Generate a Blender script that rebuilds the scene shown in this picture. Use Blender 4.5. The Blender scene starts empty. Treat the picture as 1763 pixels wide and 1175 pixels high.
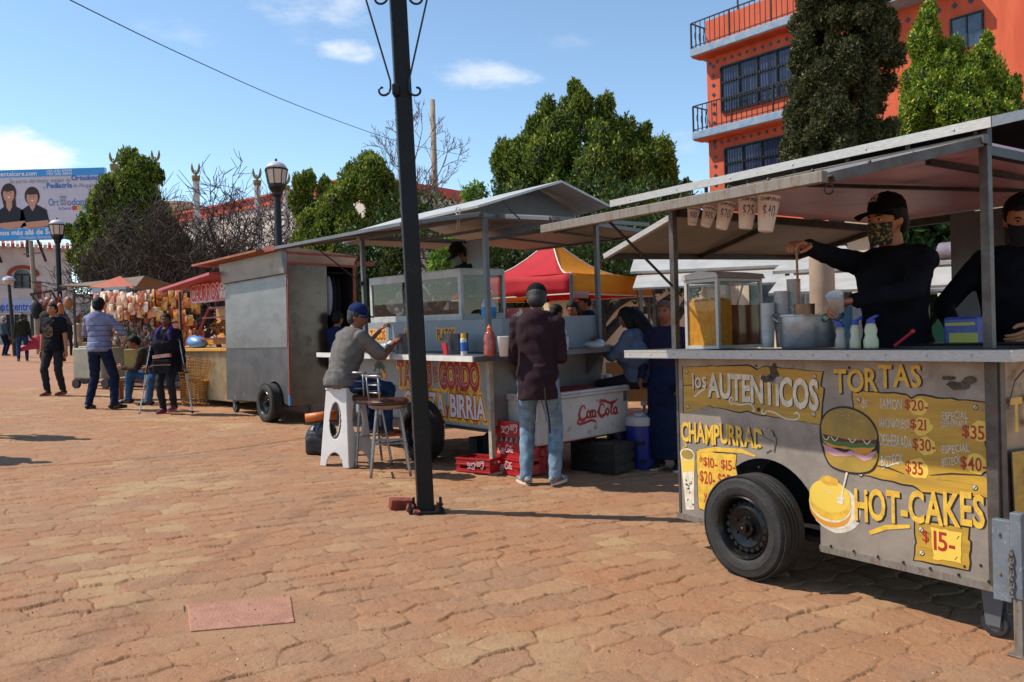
import bpy, bmesh, math, random
import numpy as np
from mathutils import Matrix, Vector, Euler
R=math.radians; PI=math.pi
random.seed(7); RNG=np.random.default_rng(7)
SC=bpy.context.scene; COL=SC.collection
# ------------------------------------------------------------------ camera
F_=1410.; CX_,CY_=881.5,587.5; CP,CR=-.0124,-.0285; H0=1.30
def gz(x,y): return -.0486*x-.005*y
def ray(px,py):
    a,b=px-CX_,py-CY_;c,s=math.cos(CR),math.sin(CR)
    u=c*a+s*b; v=-s*a+c*b; zz=-v/F_
    return Vector((u/F_, math.cos(CP)-zz*math.sin(CP), math.sin(CP)+zz*math.cos(CP)))
CAM0=Vector((0,0,H0))
def at(px,py,Y):                      # a point Y metres ahead of the viewpoint
    d=ray(px,py); return CAM0+d*(Y/d.y)
def gnd(px,py):
    d=ray(px,py); return CAM0+d*(-H0/(d.z+.0486*d.x+.005*d.y))
cd=bpy.data.cameras.new('camera'); cam=bpy.data.objects.new('camera',cd); COL.objects.link(cam); SC.camera=cam
cd.sensor_width=36; cd.lens=F_/1763*36; cd.clip_start=.05; cd.clip_end=3000
_c,_s=math.cos(CR),math.sin(CR); _X=Vector((1,0,0)); _U=Vector((0,-math.sin(CP),math.cos(CP))); _Fw=Vector((0,math.cos(CP),math.sin(CP)))
_r=_X*_c+_U*_s; _u=_U*_c-_X*_s
m=Matrix((_r,_u,-_Fw)).transposed().to_4x4(); m.translation=CAM0; cam.matrix_world=m
SC.render.resolution_x=1024; SC.render.resolution_y=682
# ------------------------------------------------------------------ light
SUN_EL,SUN_AZ=50.,-86.                # azimuth from +Y towards +X
sdir=Vector((math.sin(R(SUN_AZ))*math.cos(R(SUN_EL)),math.cos(R(SUN_AZ))*math.cos(R(SUN_EL)),math.sin(R(SUN_EL))))
sl=bpy.data.lights.new('sun','SUN'); sl.energy=5.0; sl.angle=R(.5); sl.color=(1,.93,.82)
so=bpy.data.objects.new('sun',sl); COL.objects.link(so); so.rotation_euler=sdir.to_track_quat('Z','Y').to_euler()
W=bpy.data.worlds.new('World'); SC.world=W; W.use_nodes=True
nt=W.node_tree; nt.nodes.clear()
def N(nt,t,**k):
    n=nt.nodes.new(t)
    for a,b in k.items():
        if a.startswith('i_'):
            n.inputs[int(a[2:]) if a[2:].isdigit() else a[2:]].default_value=b
        else: setattr(n,a,b)
    return n
def Mth(nt,op,a,b=None,clamp=False):
    n=nt.nodes.new('ShaderNodeMath'); n.operation=op; n.use_clamp=clamp
    for i,x in enumerate((a,b)):
        if x is None: continue
        if isinstance(x,(int,float)): n.inputs[i].default_value=x
        else: nt.links.new(x,n.inputs[i])
    return n.outputs[0]
def Mix(nt,f,a,b,bt='MIX'):
    n=nt.nodes.new('ShaderNodeMix'); n.data_type='RGBA'; n.blend_type=bt
    for s,x in ((n.inputs[0],f),(n.inputs[6],a),(n.inputs[7],b)):
        if isinstance(x,(int,float)): s.default_value=x
        elif isinstance(x,tuple): s.default_value=x if len(x)==4 else (*x,1)
        else: nt.links.new(x,s)
    return n.outputs[2]
def Ramp(nt,x,a,b):
    n=nt.nodes.new('ShaderNodeMapRange'); n.interpolation_type='SMOOTHSTEP'; nt.links.new(x,n.inputs[0]); n.inputs[1].default_value=a; n.inputs[2].default_value=b
    return n.outputs[0]
sky=N(nt,'ShaderNodeTexSky',sky_type='NISHITA',sun_disc=False,sun_elevation=R(SUN_EL),sun_rotation=R(SUN_AZ),altitude=1500,air_density=1.0,dust_density=0.,ozone_density=4.)
tc=N(nt,'ShaderNodeTexCoord')
no=N(nt,'ShaderNodeTexNoise',i_Scale=7.,i_Detail=9.,i_Roughness=.62); mp=N(nt,'ShaderNodeMapping'); mp.inputs['Scale'].default_value=(1,1,2.6); mp.inputs['Rotation'].default_value=(0,.25,0)
nt.links.new(tc.outputs['Generated'],mp.inputs[0]); nt.links.new(mp.outputs[0],no.inputs['Vector'])
tot=None
for px,py,sx,sy,lo,hi,am in ((10,262,85,40,.34,.56,.95),(75,278,50,22,.36,.6,.8),(520,35,150,60,.40,.72,.65),(590,85,60,22,.36,.62,.75),(830,132,130,30,.36,.68,.6),(975,85,80,30,.38,.7,.5),(300,60,110,36,.44,.75,.35),(430,10,90,40,.42,.72,.45),(640,310,60,40,.46,.7,.3),(1180,260,120,60,.46,.7,.25)):
    d=ray(px,py).normalized()
    mq=N(nt,'ShaderNodeMapping'); mq.inputs['Scale'].default_value=(F_/sx,F_/(sx+sy),F_/sy); mq.vector_type='POINT'
    mq.inputs['Location'].default_value=(-d.x*F_/sx,-d.y*F_/(sx+sy),-d.z*F_/sy)
    nt.links.new(tc.outputs['Generated'],mq.inputs[0])
    ln=N(nt,'ShaderNodeVectorMath',operation='LENGTH'); nt.links.new(mq.outputs[0],ln.inputs[0])
    f=Ramp(nt,ln.outputs['Value'],1.5,0.); th=Mth(nt,'ADD',no.outputs[0],Mth(nt,'MULTIPLY',Mth(nt,'SUBTRACT',f,1.),.25))
    g=Mth(nt,'MULTIPLY',Ramp(nt,th,lo,hi),am); g=Mth(nt,'MULTIPLY',g,Ramp(nt,ln.outputs['Value'],2.,.8))
    tot=g if tot is None else Mth(nt,'MAXIMUM',tot,g)
hs=N(nt,'ShaderNodeHueSaturation'); hs.inputs['Saturation'].default_value=1.0; nt.links.new(sky.outputs[0],hs.inputs['Color'])
sk=Mix(nt,1.,hs.outputs[0],(1.52,1.46,1.26),'MULTIPLY'); cm=Mix(nt,tot,sk,(6.6,6.7,7.))
bg=N(nt,'ShaderNodeBackground'); bg.inputs[1].default_value=.15; nt.links.new(cm,bg.inputs[0])
wo=N(nt,'ShaderNodeOutputWorld'); nt.links.new(bg.outputs[0],wo.inputs[0])
SC.view_settings.view_transform='Standard'; SC.view_settings.look='None'; SC.view_settings.exposure=.16; SC.view_settings.gamma=1
SC.render.engine='CYCLES'; SC.cycles.max_bounces=6; SC.cycles.transparent_max_bounces=12
# ------------------------------------------------------------------ helpers
def lin(h):
    if isinstance(h,tuple): return h
    h=h.lstrip('#'); o=[]
    for i in (0,2,4):
        c=int(h[i:i+2],16)/255; o.append(c/12.92 if c<=.04045 else ((c+.055)/1.055)**2.4)
    return tuple(o)
MC={}
def mat(name,c,c2=None,ns=6.,rough=.6,metal=0.,bump=0.,bs=80.,spec=.5,trans=0.,alpha=1.,emit=0.,st=(1,1,1),det=6.,c3=None,n3=2.,lo=.35,hi=.65,attr=None,coat=0.,sub=0.,r2=None):
    if name in MC: return MC[name]
    M=bpy.data.materials.new(name); M.use_nodes=True; t=M.node_tree; b=t.nodes['Principled BSDF']
    b.inputs['Roughness'].default_value=rough; b.inputs['Metallic'].default_value=metal; b.inputs['Specular IOR Level'].default_value=spec
    b.inputs['Transmission Weight'].default_value=trans; b.inputs['Alpha'].default_value=alpha; b.inputs['Coat Weight'].default_value=coat
    if sub: b.inputs['Subsurface Weight'].default_value=sub; b.inputs['Subsurface Radius'].default_value=(.02,.008,.004)
    c=lin(c); b.inputs['Base Color'].default_value=(*c,1)
    tc=N(t,'ShaderNodeTexCoord'); mp=N(t,'ShaderNodeMapping'); mp.inputs['Scale'].default_value=st; t.links.new(tc.outputs['Object'],mp.inputs[0])
    col=None
    if c2 is not None:
        n=N(t,'ShaderNodeTexNoise',i_Scale=ns,i_Detail=det,i_Roughness=.65); t.links.new(mp.outputs[0],n.inputs['Vector'])
        r=Ramp(t,n.outputs[0],lo,hi); col=Mix(t,r,c,lin(c2))
        if r2 is not None:
            rr=N(t,'ShaderNodeMapRange'); t.links.new(r,rr.inputs[0]); rr.inputs[3].default_value=rough; rr.inputs[4].default_value=r2; t.links.new(rr.outputs[0],b.inputs['Roughness'])
    if c3 is not None:
        n=N(t,'ShaderNodeTexNoise',i_Scale=n3,i_Detail=8.,i_Roughness=.7); t.links.new(tc.outputs['Object'],n.inputs['Vector'])
        col=Mix(t,Ramp(t,n.outputs[0],.56,.7),col if col is not None else c,lin(c3))
    if attr:
        a=N(t,'ShaderNodeAttribute',attribute_name=attr); col=Mix(t,1.,col if col is not None else c,a.outputs['Color'],'MULTIPLY')
    if col is not None: t.links.new(col,b.inputs['Base Color'])
    if bump:
        n=N(t,'ShaderNodeTexNoise',i_Scale=bs,i_Detail=4.); t.links.new(mp.outputs[0],n.inputs['Vector'])
        bb=N(t,'ShaderNodeBump',i_Strength=bump,i_Distance=.02); t.links.new(n.outputs[0],bb.inputs['Height']); t.links.new(bb.outputs[0],b.inputs['Normal'])
    if emit: b.inputs['Emission Strength'].default_value=emit; b.inputs['Emission Color'].default_value=(*c,1)
    MC[name]=M; return M
def frame(X,Y,Z,O=(0,0,0)):
    m=Matrix((Vector(X),Vector(Y),Vector(Z))).transposed().to_4x4(); m.translation=Vector(O); return m
def TR(loc=(0,0,0),rot=(0,0,0),s=1.):
    S=Matrix.Diagonal((s,s,s,1)) if not isinstance(s,tuple) else Matrix.Diagonal((*s,1))
    return Matrix.Translation(loc)@Euler(rot).to_matrix().to_4x4()@S
class MB:
    def __init__(s): s.V=[];s.Fc=[];s.Mi=[];s.n=0;s.col=None
    def add(s,v,f,mi=0,T=None):
        v=np.asarray(v,float).reshape(-1,3)
        if T is not None:
            A=np.array(T); v=v@A[:3,:3].T+A[:3,3]
        s.V.append(v); n=s.n
        for q in f: s.Fc.append([i+n for i in q])
        s.Mi+= [mi]*len(f); s.n+=len(v); return s
    def box(s,c,d,rot=(0,0,0),mi=0,T=None):
        x,y,z=[q/2 for q in d]; v=[(a*x,b*y,e*z) for a in(-1,1) for b in(-1,1) for e in(-1,1)]
        f=[(0,1,3,2),(4,6,7,5),(0,4,5,1),(2,3,7,6),(0,2,6,4),(1,5,7,3)]
        m=TR(c,rot); 
        if T is not None: m=T@m
        return s.add(v,f,mi,m)
    def bx(s,a,b,mi=0,T=None):      # box from min to max
        return s.box([(p+q)/2 for p,q in zip(a,b)],[abs(q-p) for p,q in zip(a,b)],(0,0,0),mi,T)
    def tube(s,pts,r,n=8,mi=0,T=None,cap=True,sq=False):
        P=[Vector(p) for p in pts]; k=len(P)
        rr=r if isinstance(r,(list,tuple,np.ndarray)) else [r]*k
        V=[];t0=(P[1]-P[0]).normalized(); u=t0.orthogonal().normalized()
        if abs(t0.z)<.95: u=t0.cross(Vector((0,0,1))).normalized()
        else: u=Vector((1,0,0)); u=(u-t0*u.dot(t0)).normalized()
        for i in range(k):
            a=P[max(i-1,0)];b=P[min(i+1,k-1)]; t=(b-a).normalized() if (b-a).length>1e-9 else t0
            u=(u-t*u.dot(t)); u=u.normalized() if u.length>1e-6 else t.orthogonal().normalized(); w=t.cross(u)
            for j in range(n):
                an=2*PI*j/n+(PI/4 if sq else 0); V.append(P[i]+(u*math.cos(an)+w*math.sin(an))*rr[i]*(1.414 if sq else 1))
        Fc=[]
        for i in range(k-1):
            for j in range(n): Fc.append((i*n+j,i*n+(j+1)%n,(i+1)*n+(j+1)%n,(i+1)*n+j))
        if cap: Fc.append(tuple(range(n))[::-1]); Fc.append(tuple((k-1)*n+j for j in range(n)))
        return s.add([tuple(v) for v in V],Fc,mi,T)
    def bar(s,a,b,w,mi=0,T=None): return s.tube([a,b],w/2,4,mi,T,sq=True)
    def lathe(s,prof,n=24,mi=0,T=None,cap=True):
        V=[(r*math.cos(2*PI*j/n),r*math.sin(2*PI*j/n),z) for r,z in prof for j in range(n)]; Fc=[]
        for i in range(len(prof)-1):
            for j in range(n): Fc.append((i*n+j,i*n+(j+1)%n,(i+1)*n+(j+1)%n,(i+1)*n+j))
        if cap: Fc.append(tuple(range(n))[::-1]); Fc.append(tuple((len(prof)-1)*n+j for j in range(n)))
        return s.add(V,Fc,mi,T)
    def ell(s,c,r,rot=(0,0,0),n=16,mi=0,T=None):
        r=(r,r,r) if isinstance(r,(int,float)) else r
        pr=[(max(math.sin(PI*i/(n//2+1)),1e-3),-math.cos(PI*i/(n//2+1))) for i in range(0,n//2+2)]
        m=TR(c,rot,tuple(r))
        if T is not None: m=T@m
        return s.lathe(pr,n,mi,m)
    def prism(s,poly,h0,h1,T=None,mi=0):   # polygon in xy, extruded z h0..h1
        n=len(poly); v=[(x,y,h0) for x,y in poly]+[(x,y,h1) for x,y in poly]
        f=[tuple(range(n))[::-1],tuple(range(n,2*n))]+[(i,(i+1)%n,(i+1)%n+n,i+n) for i in range(n)]
        return s.add(v,f,mi,T)
    def flat(s,poly,h=0,T=None,mi=0):
        return s.add([(x,y,h) for x,y in poly],[tuple(range(len(poly)))],mi,T)
    def grid(s,fn,nu,nv,mi=0,T=None):
        V=[fn(i/nu,j/nv) for j in range(nv+1) for i in range(nu+1)]
        Fc=[(j*(nu+1)+i,j*(nu+1)+i+1,(j+1)*(nu+1)+i+1,(j+1)*(nu+1)+i) for j in range(nv) for i in range(nu)]
        return s.add(V,Fc,mi,T)
    def build(s,name,mats,parent=None,smooth=False,bevel=0,solid=0,subd=0,auto=None):
        me=bpy.data.meshes.new(name); V=np.concatenate(s.V) if s.V else np.zeros((0,3))
        me.from_pydata(V.tolist(),[],s.Fc); me.update()
        for m in (mats if isinstance(mats,(list,tuple)) else [mats]): me.materials.append(m)
        me.polygons.foreach_set('material_index',s.Mi)
        if smooth: me.polygons.foreach_set('use_smooth',[True]*len(s.Fc))
        o=bpy.data.objects.new(name,me); COL.objects.link(o)
        if parent is not None: o.parent=parent
        if solid: q=o.modifiers.new('s','SOLIDIFY'); q.thickness=solid; q.offset=0
        if bevel: q=o.modifiers.new('b','BEVEL'); q.width=bevel; q.segments=2; q.limit_method='ANGLE'; q.angle_limit=R(50)
        if subd: q=o.modifiers.new('u','SUBSURF'); q.levels=subd; q.render_levels=subd
        if auto: 
            try: me.set_sharp_from_angle(angle=R(auto))
            except Exception: pass
        return o
def tag(o,label=None,cat=None,group=None,kind=None):
    if label: o['label']=label
    if cat: o['category']=cat
    if group: o['group']=group
    if kind: o['kind']=kind
    return o
def thing(name,label,cat,loc=(0,0,0),rz=0.,group=None,M=None):
    o=bpy.data.objects.new(name,None); COL.objects.link(o); o.empty_display_size=.1
    if M is not None: o.matrix_world=M
    else: o.location=loc; o.rotation_euler=(0,0,rz)
    return tag(o,label,cat,group)
def solo(mb,name,mats,label,cat,loc=(0,0,0),rz=0.,group=None,M=None,**k):
    o=mb.build(name,mats,None,**k)
    if M is not None: o.matrix_world=M
    else: o.location=loc; o.rotation_euler=(0,0,rz)
    return tag(o,label,cat,group)
def copy_tree(o,parent=None):
    c=o.copy(); COL.objects.link(c); c.parent=parent
    for ch in list(o.children): copy_tree(ch,c)
    return c
_tc={}
def glyph(t,bold=0.,shear=0.):
    k=(t,bold,shear)
    if k not in _tc:
        cu=bpy.data.curves.new('t','FONT'); cu.body=t; cu.offset=bold; cu.shear=shear; cu.resolution_u=3; cu.size=1
        o=bpy.data.objects.new('t',cu); COL.objects.link(o); dg=bpy.context.evaluated_depsgraph_get(); me=bpy.data.meshes.new_from_object(o.evaluated_get(dg))
        v=np.array([x.co[:] for x in me.vertices]); f=[tuple(p.vertices) for p in me.polygons]
        bpy.data.objects.remove(o); bpy.data.curves.remove(cu); bpy.data.meshes.remove(me); _tc[k]=(v,f)
    return _tc[k]
def write(mb,t,T,u0,u1,v0,v1,h=.001,mi=0,bold=0.,shear=0.,slope=0.,jit=0.,v0b=None,v1b=None,grow=0.,dark=None,seed=1):
    # fit the string, letter by letter, in the box u0..u1, v0..v1 of the plane T (x=u,y=v,z=out)
    rr=random.Random(seed); L=[]; x=0.
    for ch in t:
        if ch==' ': x+=.3; L.append(None); continue
        v,f=glyph(ch,0,shear); w=v[:,0].max()-v[:,0].min(); L.append((ch,x,w)); x+=w+.09
    tw=x-.09; sc=(u1-u0)/tw
    for q in L:
        if q is None: continue
        ch,x,w=q; vb,_=glyph(ch,0,shear); v,f=glyph(ch,bold+grow,shear); v=v.copy()
        a=(x+w/2)/tw; yb=v0+(v0b-v0)*a if v0b is not None else v0; yt=v1+(v1b-v1)*a if v1b is not None else v1
        lo,hi=vb[:,1].min(),vb[:,1].max(); cap=.7
        if ch in '-~.,\u00b7': lo,hi=0,.7
        elif ch.isupper() or ch.isdigit() or ch in '$!?&': pass
        else: lo=min(lo,0) if ch in 'gpqyj' else 0; hi=.72
        if ch in 'gpqyj': lo=0
        k=(yt-yb)/max(hi-lo,.3)
        X=(v[:,0]-vb[:,0].min()+x)*sc+u0; Y=(v[:,1]-lo)*k+yb+slope*(x*sc)
        if jit: Y+=rr.uniform(-jit,jit); an=rr.uniform(-jit,jit)*3; cx=X.mean(); Y=Y+(X-cx)*an
        o=np.stack([X,Y,np.full(len(X),h)],1)
        mb.add(o,f,mi,T)
def stroke(mb,pts,w,T,h=.002,mi=0,n=None):
    # brush stroke: polyline with width(s), flat
    P=[Vector((p[0],p[1],0)) for p in pts]; k=len(P); ww=w if isinstance(w,(list,tuple)) else [w]*k; V=[]
    for i in range(k):
        t=(P[min(i+1,k-1)]-P[max(i-1,0)]); t=t.normalized() if t.length>0 else Vector((1,0,0)); nn=Vector((-t.y,t.x,0))*ww[i]/2
        V+= [(P[i]+nn)[:2]+(h,),(P[i]-nn)[:2]+(h,)]
    mb.add(V,[(2*i,2*i+1,2*i+3,2*i+2) for i in range(k-1)],mi,T)
def spline(pts,n=6):
    P=[Vector(p) for p in pts]; out=[]
    for i in range(len(P)-1):
        p0=P[max(i-1,0)];p1=P[i];p2=P[i+1];p3=P[min(i+2,len(P)-1)]
        for j in range(n):
            t=j/n; out.append(.5*((2*p1)+(p2-p0)*t+(2*p0-5*p1+4*p2-p3)*t*t+(3*p1-p0-3*p2+p3)*t**3))
    out.append(P[-1]); return [tuple(p) for p in out]
def circ(cx,cy,rx,ry=None,n=24,a0=0,a1=2*PI):
    ry=rx if ry is None else ry
    full=abs(a1-a0-2*PI)<1e-6
    return [(cx+rx*math.cos(a0+(a1-a0)*i/(n if full else n-1)),cy+ry*math.sin(a0+(a1-a0)*i/(n if full else n-1))) for i in range(n)]
# ------------------------------------------------------------------ ground
mg=bpy.data.materials.new('paving'); mg.use_nodes=True; t=mg.node_tree; b=t.nodes['Principled BSDF']; b.inputs['Roughness'].default_value=.85; b.inputs['Specular IOR Level'].default_value=.25
a=N(t,'ShaderNodeAttribute',attribute_name='tint'); tc=N(t,'ShaderNodeTexCoord')
n1=N(t,'ShaderNodeTexNoise',i_Scale=1.3,i_Detail=8.,i_Roughness=.6); n2=N(t,'ShaderNodeTexNoise',i_Scale=55.,i_Detail=6.,i_Roughness=.75); n3=N(t,'ShaderNodeTexNoise',i_Scale=240.,i_Detail=2.); n4=N(t,'ShaderNodeTexNoise',i_Scale=9.,i_Detail=8.,i_Roughness=.7)
for q in (n1,n2,n3,n4): t.links.new(tc.outputs['Object'],q.inputs['Vector'])
sp=N(t,'ShaderNodeSeparateColor'); t.links.new(a.outputs['Color'],sp.inputs[0])
# tint.r stone random, tint.g joint depth, tint.b dirt streak
cA=Mix(t,Ramp(t,sp.outputs[0],0.,1.),lin('#9c7659'),lin('#aa8361'))
cA=Mix(t,Ramp(t,n1.outputs[0],.35,.68),cA,lin('#a67552'))
cA=Mix(t,Mth(t,'MULTIPLY',Ramp(t,n4.outputs[0],.5,.72),.6),cA,lin('#86664f'))
n5=N(t,'ShaderNodeTexNoise',i_Scale=.55,i_Detail=6.,i_Roughness=.6); t.links.new(tc.outputs['Object'],n5.inputs['Vector'])
cA=Mix(t,Mth(t,'MULTIPLY',Ramp(t,Mth(t,'ADD',n5.outputs[0],Mth(t,'MULTIPLY',sp.outputs[0],.12)),.60,.72),.7),cA,lin('#b0946c'))
cA=Mix(t,Mth(t,'MULTIPLY',Ramp(t,n5.outputs[0],.46,.36),.45),cA,lin('#8c6c56'))
cA=Mix(t,Mth(t,'MULTIPLY',sp.outputs[1],Ramp(t,n4.outputs[0],.35,.6)),cA,lin('#b27e54'))
cA=Mix(t,Mth(t,'MULTIPLY',Mth(t,'MULTIPLY',sp.outputs[1],Ramp(t,n4.outputs[0],.53,.4)),.8),cA,lin('#2c1f18'))
cA=Mix(t,Mth(t,'MULTIPLY',sp.outputs[2],.45),cA,lin('#4a3228'))
cA=Mix(t,Mth(t,'MULTIPLY',Ramp(t,n2.outputs[0],.52,.7),.35),cA,lin('#63493b'))
cA=Mix(t,Mth(t,'MULTIPLY',Ramp(t,n3.outputs[0],.58,.72),.6),cA,lin('#cfb096'))
t.links.new(cA,b.inputs['Base Color'])
bb=N(t,'ShaderNodeBump',i_Strength=.9,i_Distance=.01); t.links.new(Mth(t,'ADD',n2.outputs[0],Mth(t,'MULTIPLY',n3.outputs[0],.4)),bb.inputs['Height']); t.links.new(bb.outputs[0],b.inputs['Normal'])
def vnoise(x,y,s,seed=0):
    x=x*s+seed*17.3; y=y*s+seed*9.1; xi=np.floor(x).astype(np.int64); yi=np.floor(y).astype(np.int64); fx=x-xi; fy=y-yi; fx=fx*fx*(3-2*fx); fy=fy*fy*(3-2*fy)
    def h(a,b): 
        q=(a*374761393+b*668265263+seed*1274126177)&0x7fffffff; q=((q^(q>>13))*1274126177)&0x7fffffff; return ((q^(q>>16))&0xffff)/65535.
    return (h(xi,yi)*(1-fx)+h(xi+1,yi)*fx)*(1-fy)+(h(xi,yi+1)*(1-fx)+h(xi+1,yi+1)*fx)*fy
def hsh(a,b,k):
    q=(a*73856093^b*19349663^k*83492791)&0x7fffffff; q=((q^(q>>15))*2246822519)&0x7fffffff; return ((q^(q>>13))&0xffff)/65535.
def stones(x,y):
    c,s=math.cos(R(34)),math.sin(R(34)); wx=x+.07*(vnoise(x,y,2.2,1)-.5)+.030*(vnoise(x,y,13,2)-.5)+.012*(vnoise(x,y,40,15)-.5); wy=y+.07*(vnoise(x,y,2.2,3)-.5)+.030*(vnoise(x,y,13,4)-.5)+.012*(vnoise(x,y,40,16)-.5)
    u=(c*wx+s*wy)/.25; v=(-s*wx+c*wy)/.175
    j=np.floor(v).astype(np.int64); i=np.floor(u-.5*(j&1)).astype(np.int64)
    d1=np.full(x.shape,9.);d2=d1.copy(); hh=np.zeros(x.shape); tt=np.zeros(x.shape); gx=np.zeros(x.shape)
    for dj in(-1,0,1):
        for di in(-1,0,1):
            jj=j+dj; ii=np.floor(u-.5*(jj&1)).astype(np.int64)+di
            px=ii+.5+.5*(jj&1)+(hsh(ii,jj,1)-.5)*.34; py=jj+.5+(hsh(ii,jj,2)-.5)*.3
            du=u-px; dv=v-py; d=np.sqrt(du*du*.85+dv*dv*1.2)
            nw=d<d1; d2=np.where(nw,d1,np.minimum(d2,d)); 
            H=(hsh(ii,jj,3)-.5)*.0035+du*(hsh(ii,jj,4)-.5)*.009-dv*(.001+hsh(ii,jj,5)**2*.0125)
            hh=np.where(nw,H,hh); tt=np.where(nw,hsh(ii,jj,6),tt); d1=np.where(nw,d,d1)
    e=d2-d1; wj=.025+.04*vnoise(x,y,5,5)
    joint=np.clip(1-e/wj,0,1); fill=np.clip(vnoise(x,y,2.2,6)*1.7+.05,0,1)*np.clip(.45+vnoise(x,y,8,7)*1.1,0,1)
    hgt=hh-joint*.0085*(1-.95*fill)-.002*np.clip(1-e/.3,0,1)
    hgt+=.004*(vnoise(x,y,7,8)-.5)+.0035*(vnoise(x,y,24,9)-.5)+.0024*(vnoise(x,y,70,10)-.5)
    return hgt,tt,joint
def seg_d(x,y,a,b):
    ax,ay=a;bx,by=b; L=(bx-ax)**2+(by-ay)**2; tt=np.clip(((x-ax)*(bx-ax)+(y-ay)*(by-ay))/L,0,1); return np.hypot(x-ax-tt*(bx-ax),y-ay-tt*(by-ay))
NU,NV=1150,920
yy=np.exp(np.linspace(math.log(2.25),math.log(17.),NV)); uu=np.linspace(-.98,.86,NU)
Yg,Ug=np.meshgrid(yy,uu,indexing='ij'); Xg=Ug*(Yg+.6)
hg,tt,jo=stones(Xg,Yg)
dirt=np.zeros_like(hg)
stk=[gnd(*p) for p in ((60,1160),(230,1050),(430,930),(600,845))]
dd=np.full(Xg.shape,9.)
for p,q in zip(stk,stk[1:]): dd=np.minimum(dd,seg_d(Xg,Yg,p[:2],q[:2]))
dirt+=np.clip(1-dd/(.07+.05*vnoise(Xg,Yg,2,11)),0,1)*.55*(.4+vnoise(Xg,Yg,6,12))
ln=[gnd(*p) for p in ((-60,812),(150,797),(300,785),(420,770),(545,752),(700,738))]
dd=np.full(Xg.shape,9.)
for p,q in zip(ln,ln[1:]): dd=np.minimum(dd,seg_d(Xg,Yg,p[:2],q[:2]))
dd+=.02*(vnoise(Xg,Yg,8,13)-.5); hg-=np.clip(1-dd/.03,0,1)*.02; dirt+=np.clip(1-dd/.035,0,1)*.9
for (qx,qy,qr) in ((340,700,.5),(1500,1090,.3),(900,760,.6)):
    c_=gnd(qx,qy); dirt+=.5*np.clip(1-np.hypot(Xg-c_.x,Yg-c_.y)/qr,0,1)*vnoise(Xg,Yg,7,14)
# settle the paving flat round the utility cover
sc_=[gnd(*p) for p in ((322,1040),(500,1025),(507,1070),(328,1086))]; scx=sum(p.x for p in sc_)/4; scy=sum(p.y for p in sc_)/4
dv_=np.hypot((Xg-scx)/1.0,(Yg-scy)/.8); k_=np.clip((.48-dv_)/.08,0,1); hg=hg*(1-k_)-.008*k_
Zg=gz(Xg,Yg)+hg
V=np.stack([Xg,Yg,Zg],-1).reshape(-1,3)
I=np.arange(NU*NV).reshape(NV,NU); Q=np.stack([I[:-1,:-1],I[:-1,1:],I[1:,1:],I[1:,:-1]],-1).reshape(-1,4)
def npmesh(name,V,Q,mats,cols=None,smooth=False,k=4,mi=None):
    me=bpy.data.meshes.new(name); me.vertices.add(len(V)); me.vertices.foreach_set('co',np.ascontiguousarray(V,dtype=np.float32).ravel())
    me.loops.add(Q.size); me.loops.foreach_set('vertex_index',np.ascontiguousarray(Q,dtype=np.int32).ravel())
    me.polygons.add(len(Q)); me.polygons.foreach_set('loop_start',np.arange(0,Q.size,k,dtype=np.int32))
    try: me.polygons.foreach_set('loop_total',np.full(len(Q),k,dtype=np.int32))
    except Exception: pass
    if smooth: me.polygons.foreach_set('use_smooth',np.ones(len(Q),dtype=bool))
    for m_ in mats: me.materials.append(m_)
    if mi is not None: me.polygons.foreach_set('material_index',np.asarray(mi,dtype=np.int32))
    me.update(calc_edges=True)
    if cols is not None:
        ca=me.color_attributes.new('tint','FLOAT_COLOR','POINT'); c4=np.ones((len(V),4),dtype=np.float32); c4[:,:3]=cols; ca.data.foreach_set('color',c4.ravel())
    o=bpy.data.objects.new(name,me); COL.objects.link(o); return o
go=npmesh('paving',V,Q,[mg],np.stack([tt,jo,np.clip(dirt,0,1)],-1).reshape(-1,3),smooth=True); tag(go,kind='structure')
mfar=mat('ground_far','#a67656','#986c50',ns=.6,rough=.9,bump=.3,bs=20,c3='#8d6b58',n3=3.)
g=MB(); pts=[(-900,-300),(900,-300),(900,1200),(-900,1200)]; g.add([(x,y,gz(max(min(x,60),-60),y)-.035) for x,y in pts],[(0,1,2,3)])
g=MB()
xs=[-900,-60,-30,30,60,900]; ys=[-200,0,24,100,1200]
g.add([(x,y,gz(max(min(x,60),-60),min(max(y,-20),100))-.03) for y in ys for x in xs],[(j*6+i,j*6+i+1,j*6+i+7,j*6+i+6) for j in range(4) for i in range(5)])
tag(g.build('ground',mfar),kind='structure')
# utility cover slab
sl_=MB(); c0=Vector((scx,scy,0)); P4=[(p.x-scx,p.y-scy) for p in (sc_[3],sc_[2],sc_[1],sc_[0])]
sl_.prism(P4,-.04,-.001)
msl=mat('slab_concrete','#ab7961','#9a6b55',ns=7,rough=.85,bump=.4,bs=90,c3='#c08a70',n3=5)
slab=thing('utility_cover','flat reddish concrete utility cover set in the paving at front left','cover',(scx,scy,gz(scx,scy)))
ob=sl_.build('cover_slab',msl,slab,bevel=.004)
slab.rotation_euler=(-.005,.0486,0)
rim=MB()
for i in range(4):
    a_=Vector((*P4[i],-.012)); b_=Vector((*P4[(i+1)%4],-.012)); mid=Vector((0,0,0)); dv=(b_-a_).normalized(); nn=Vector((dv.y,-dv.x,0))*.012
    rim.bar(a_+nn,b_+nn,.008)
rim.build('cover_rim',mat('dark_iron','#2c2420',rough=.7,bump=.2),slab)

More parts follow.
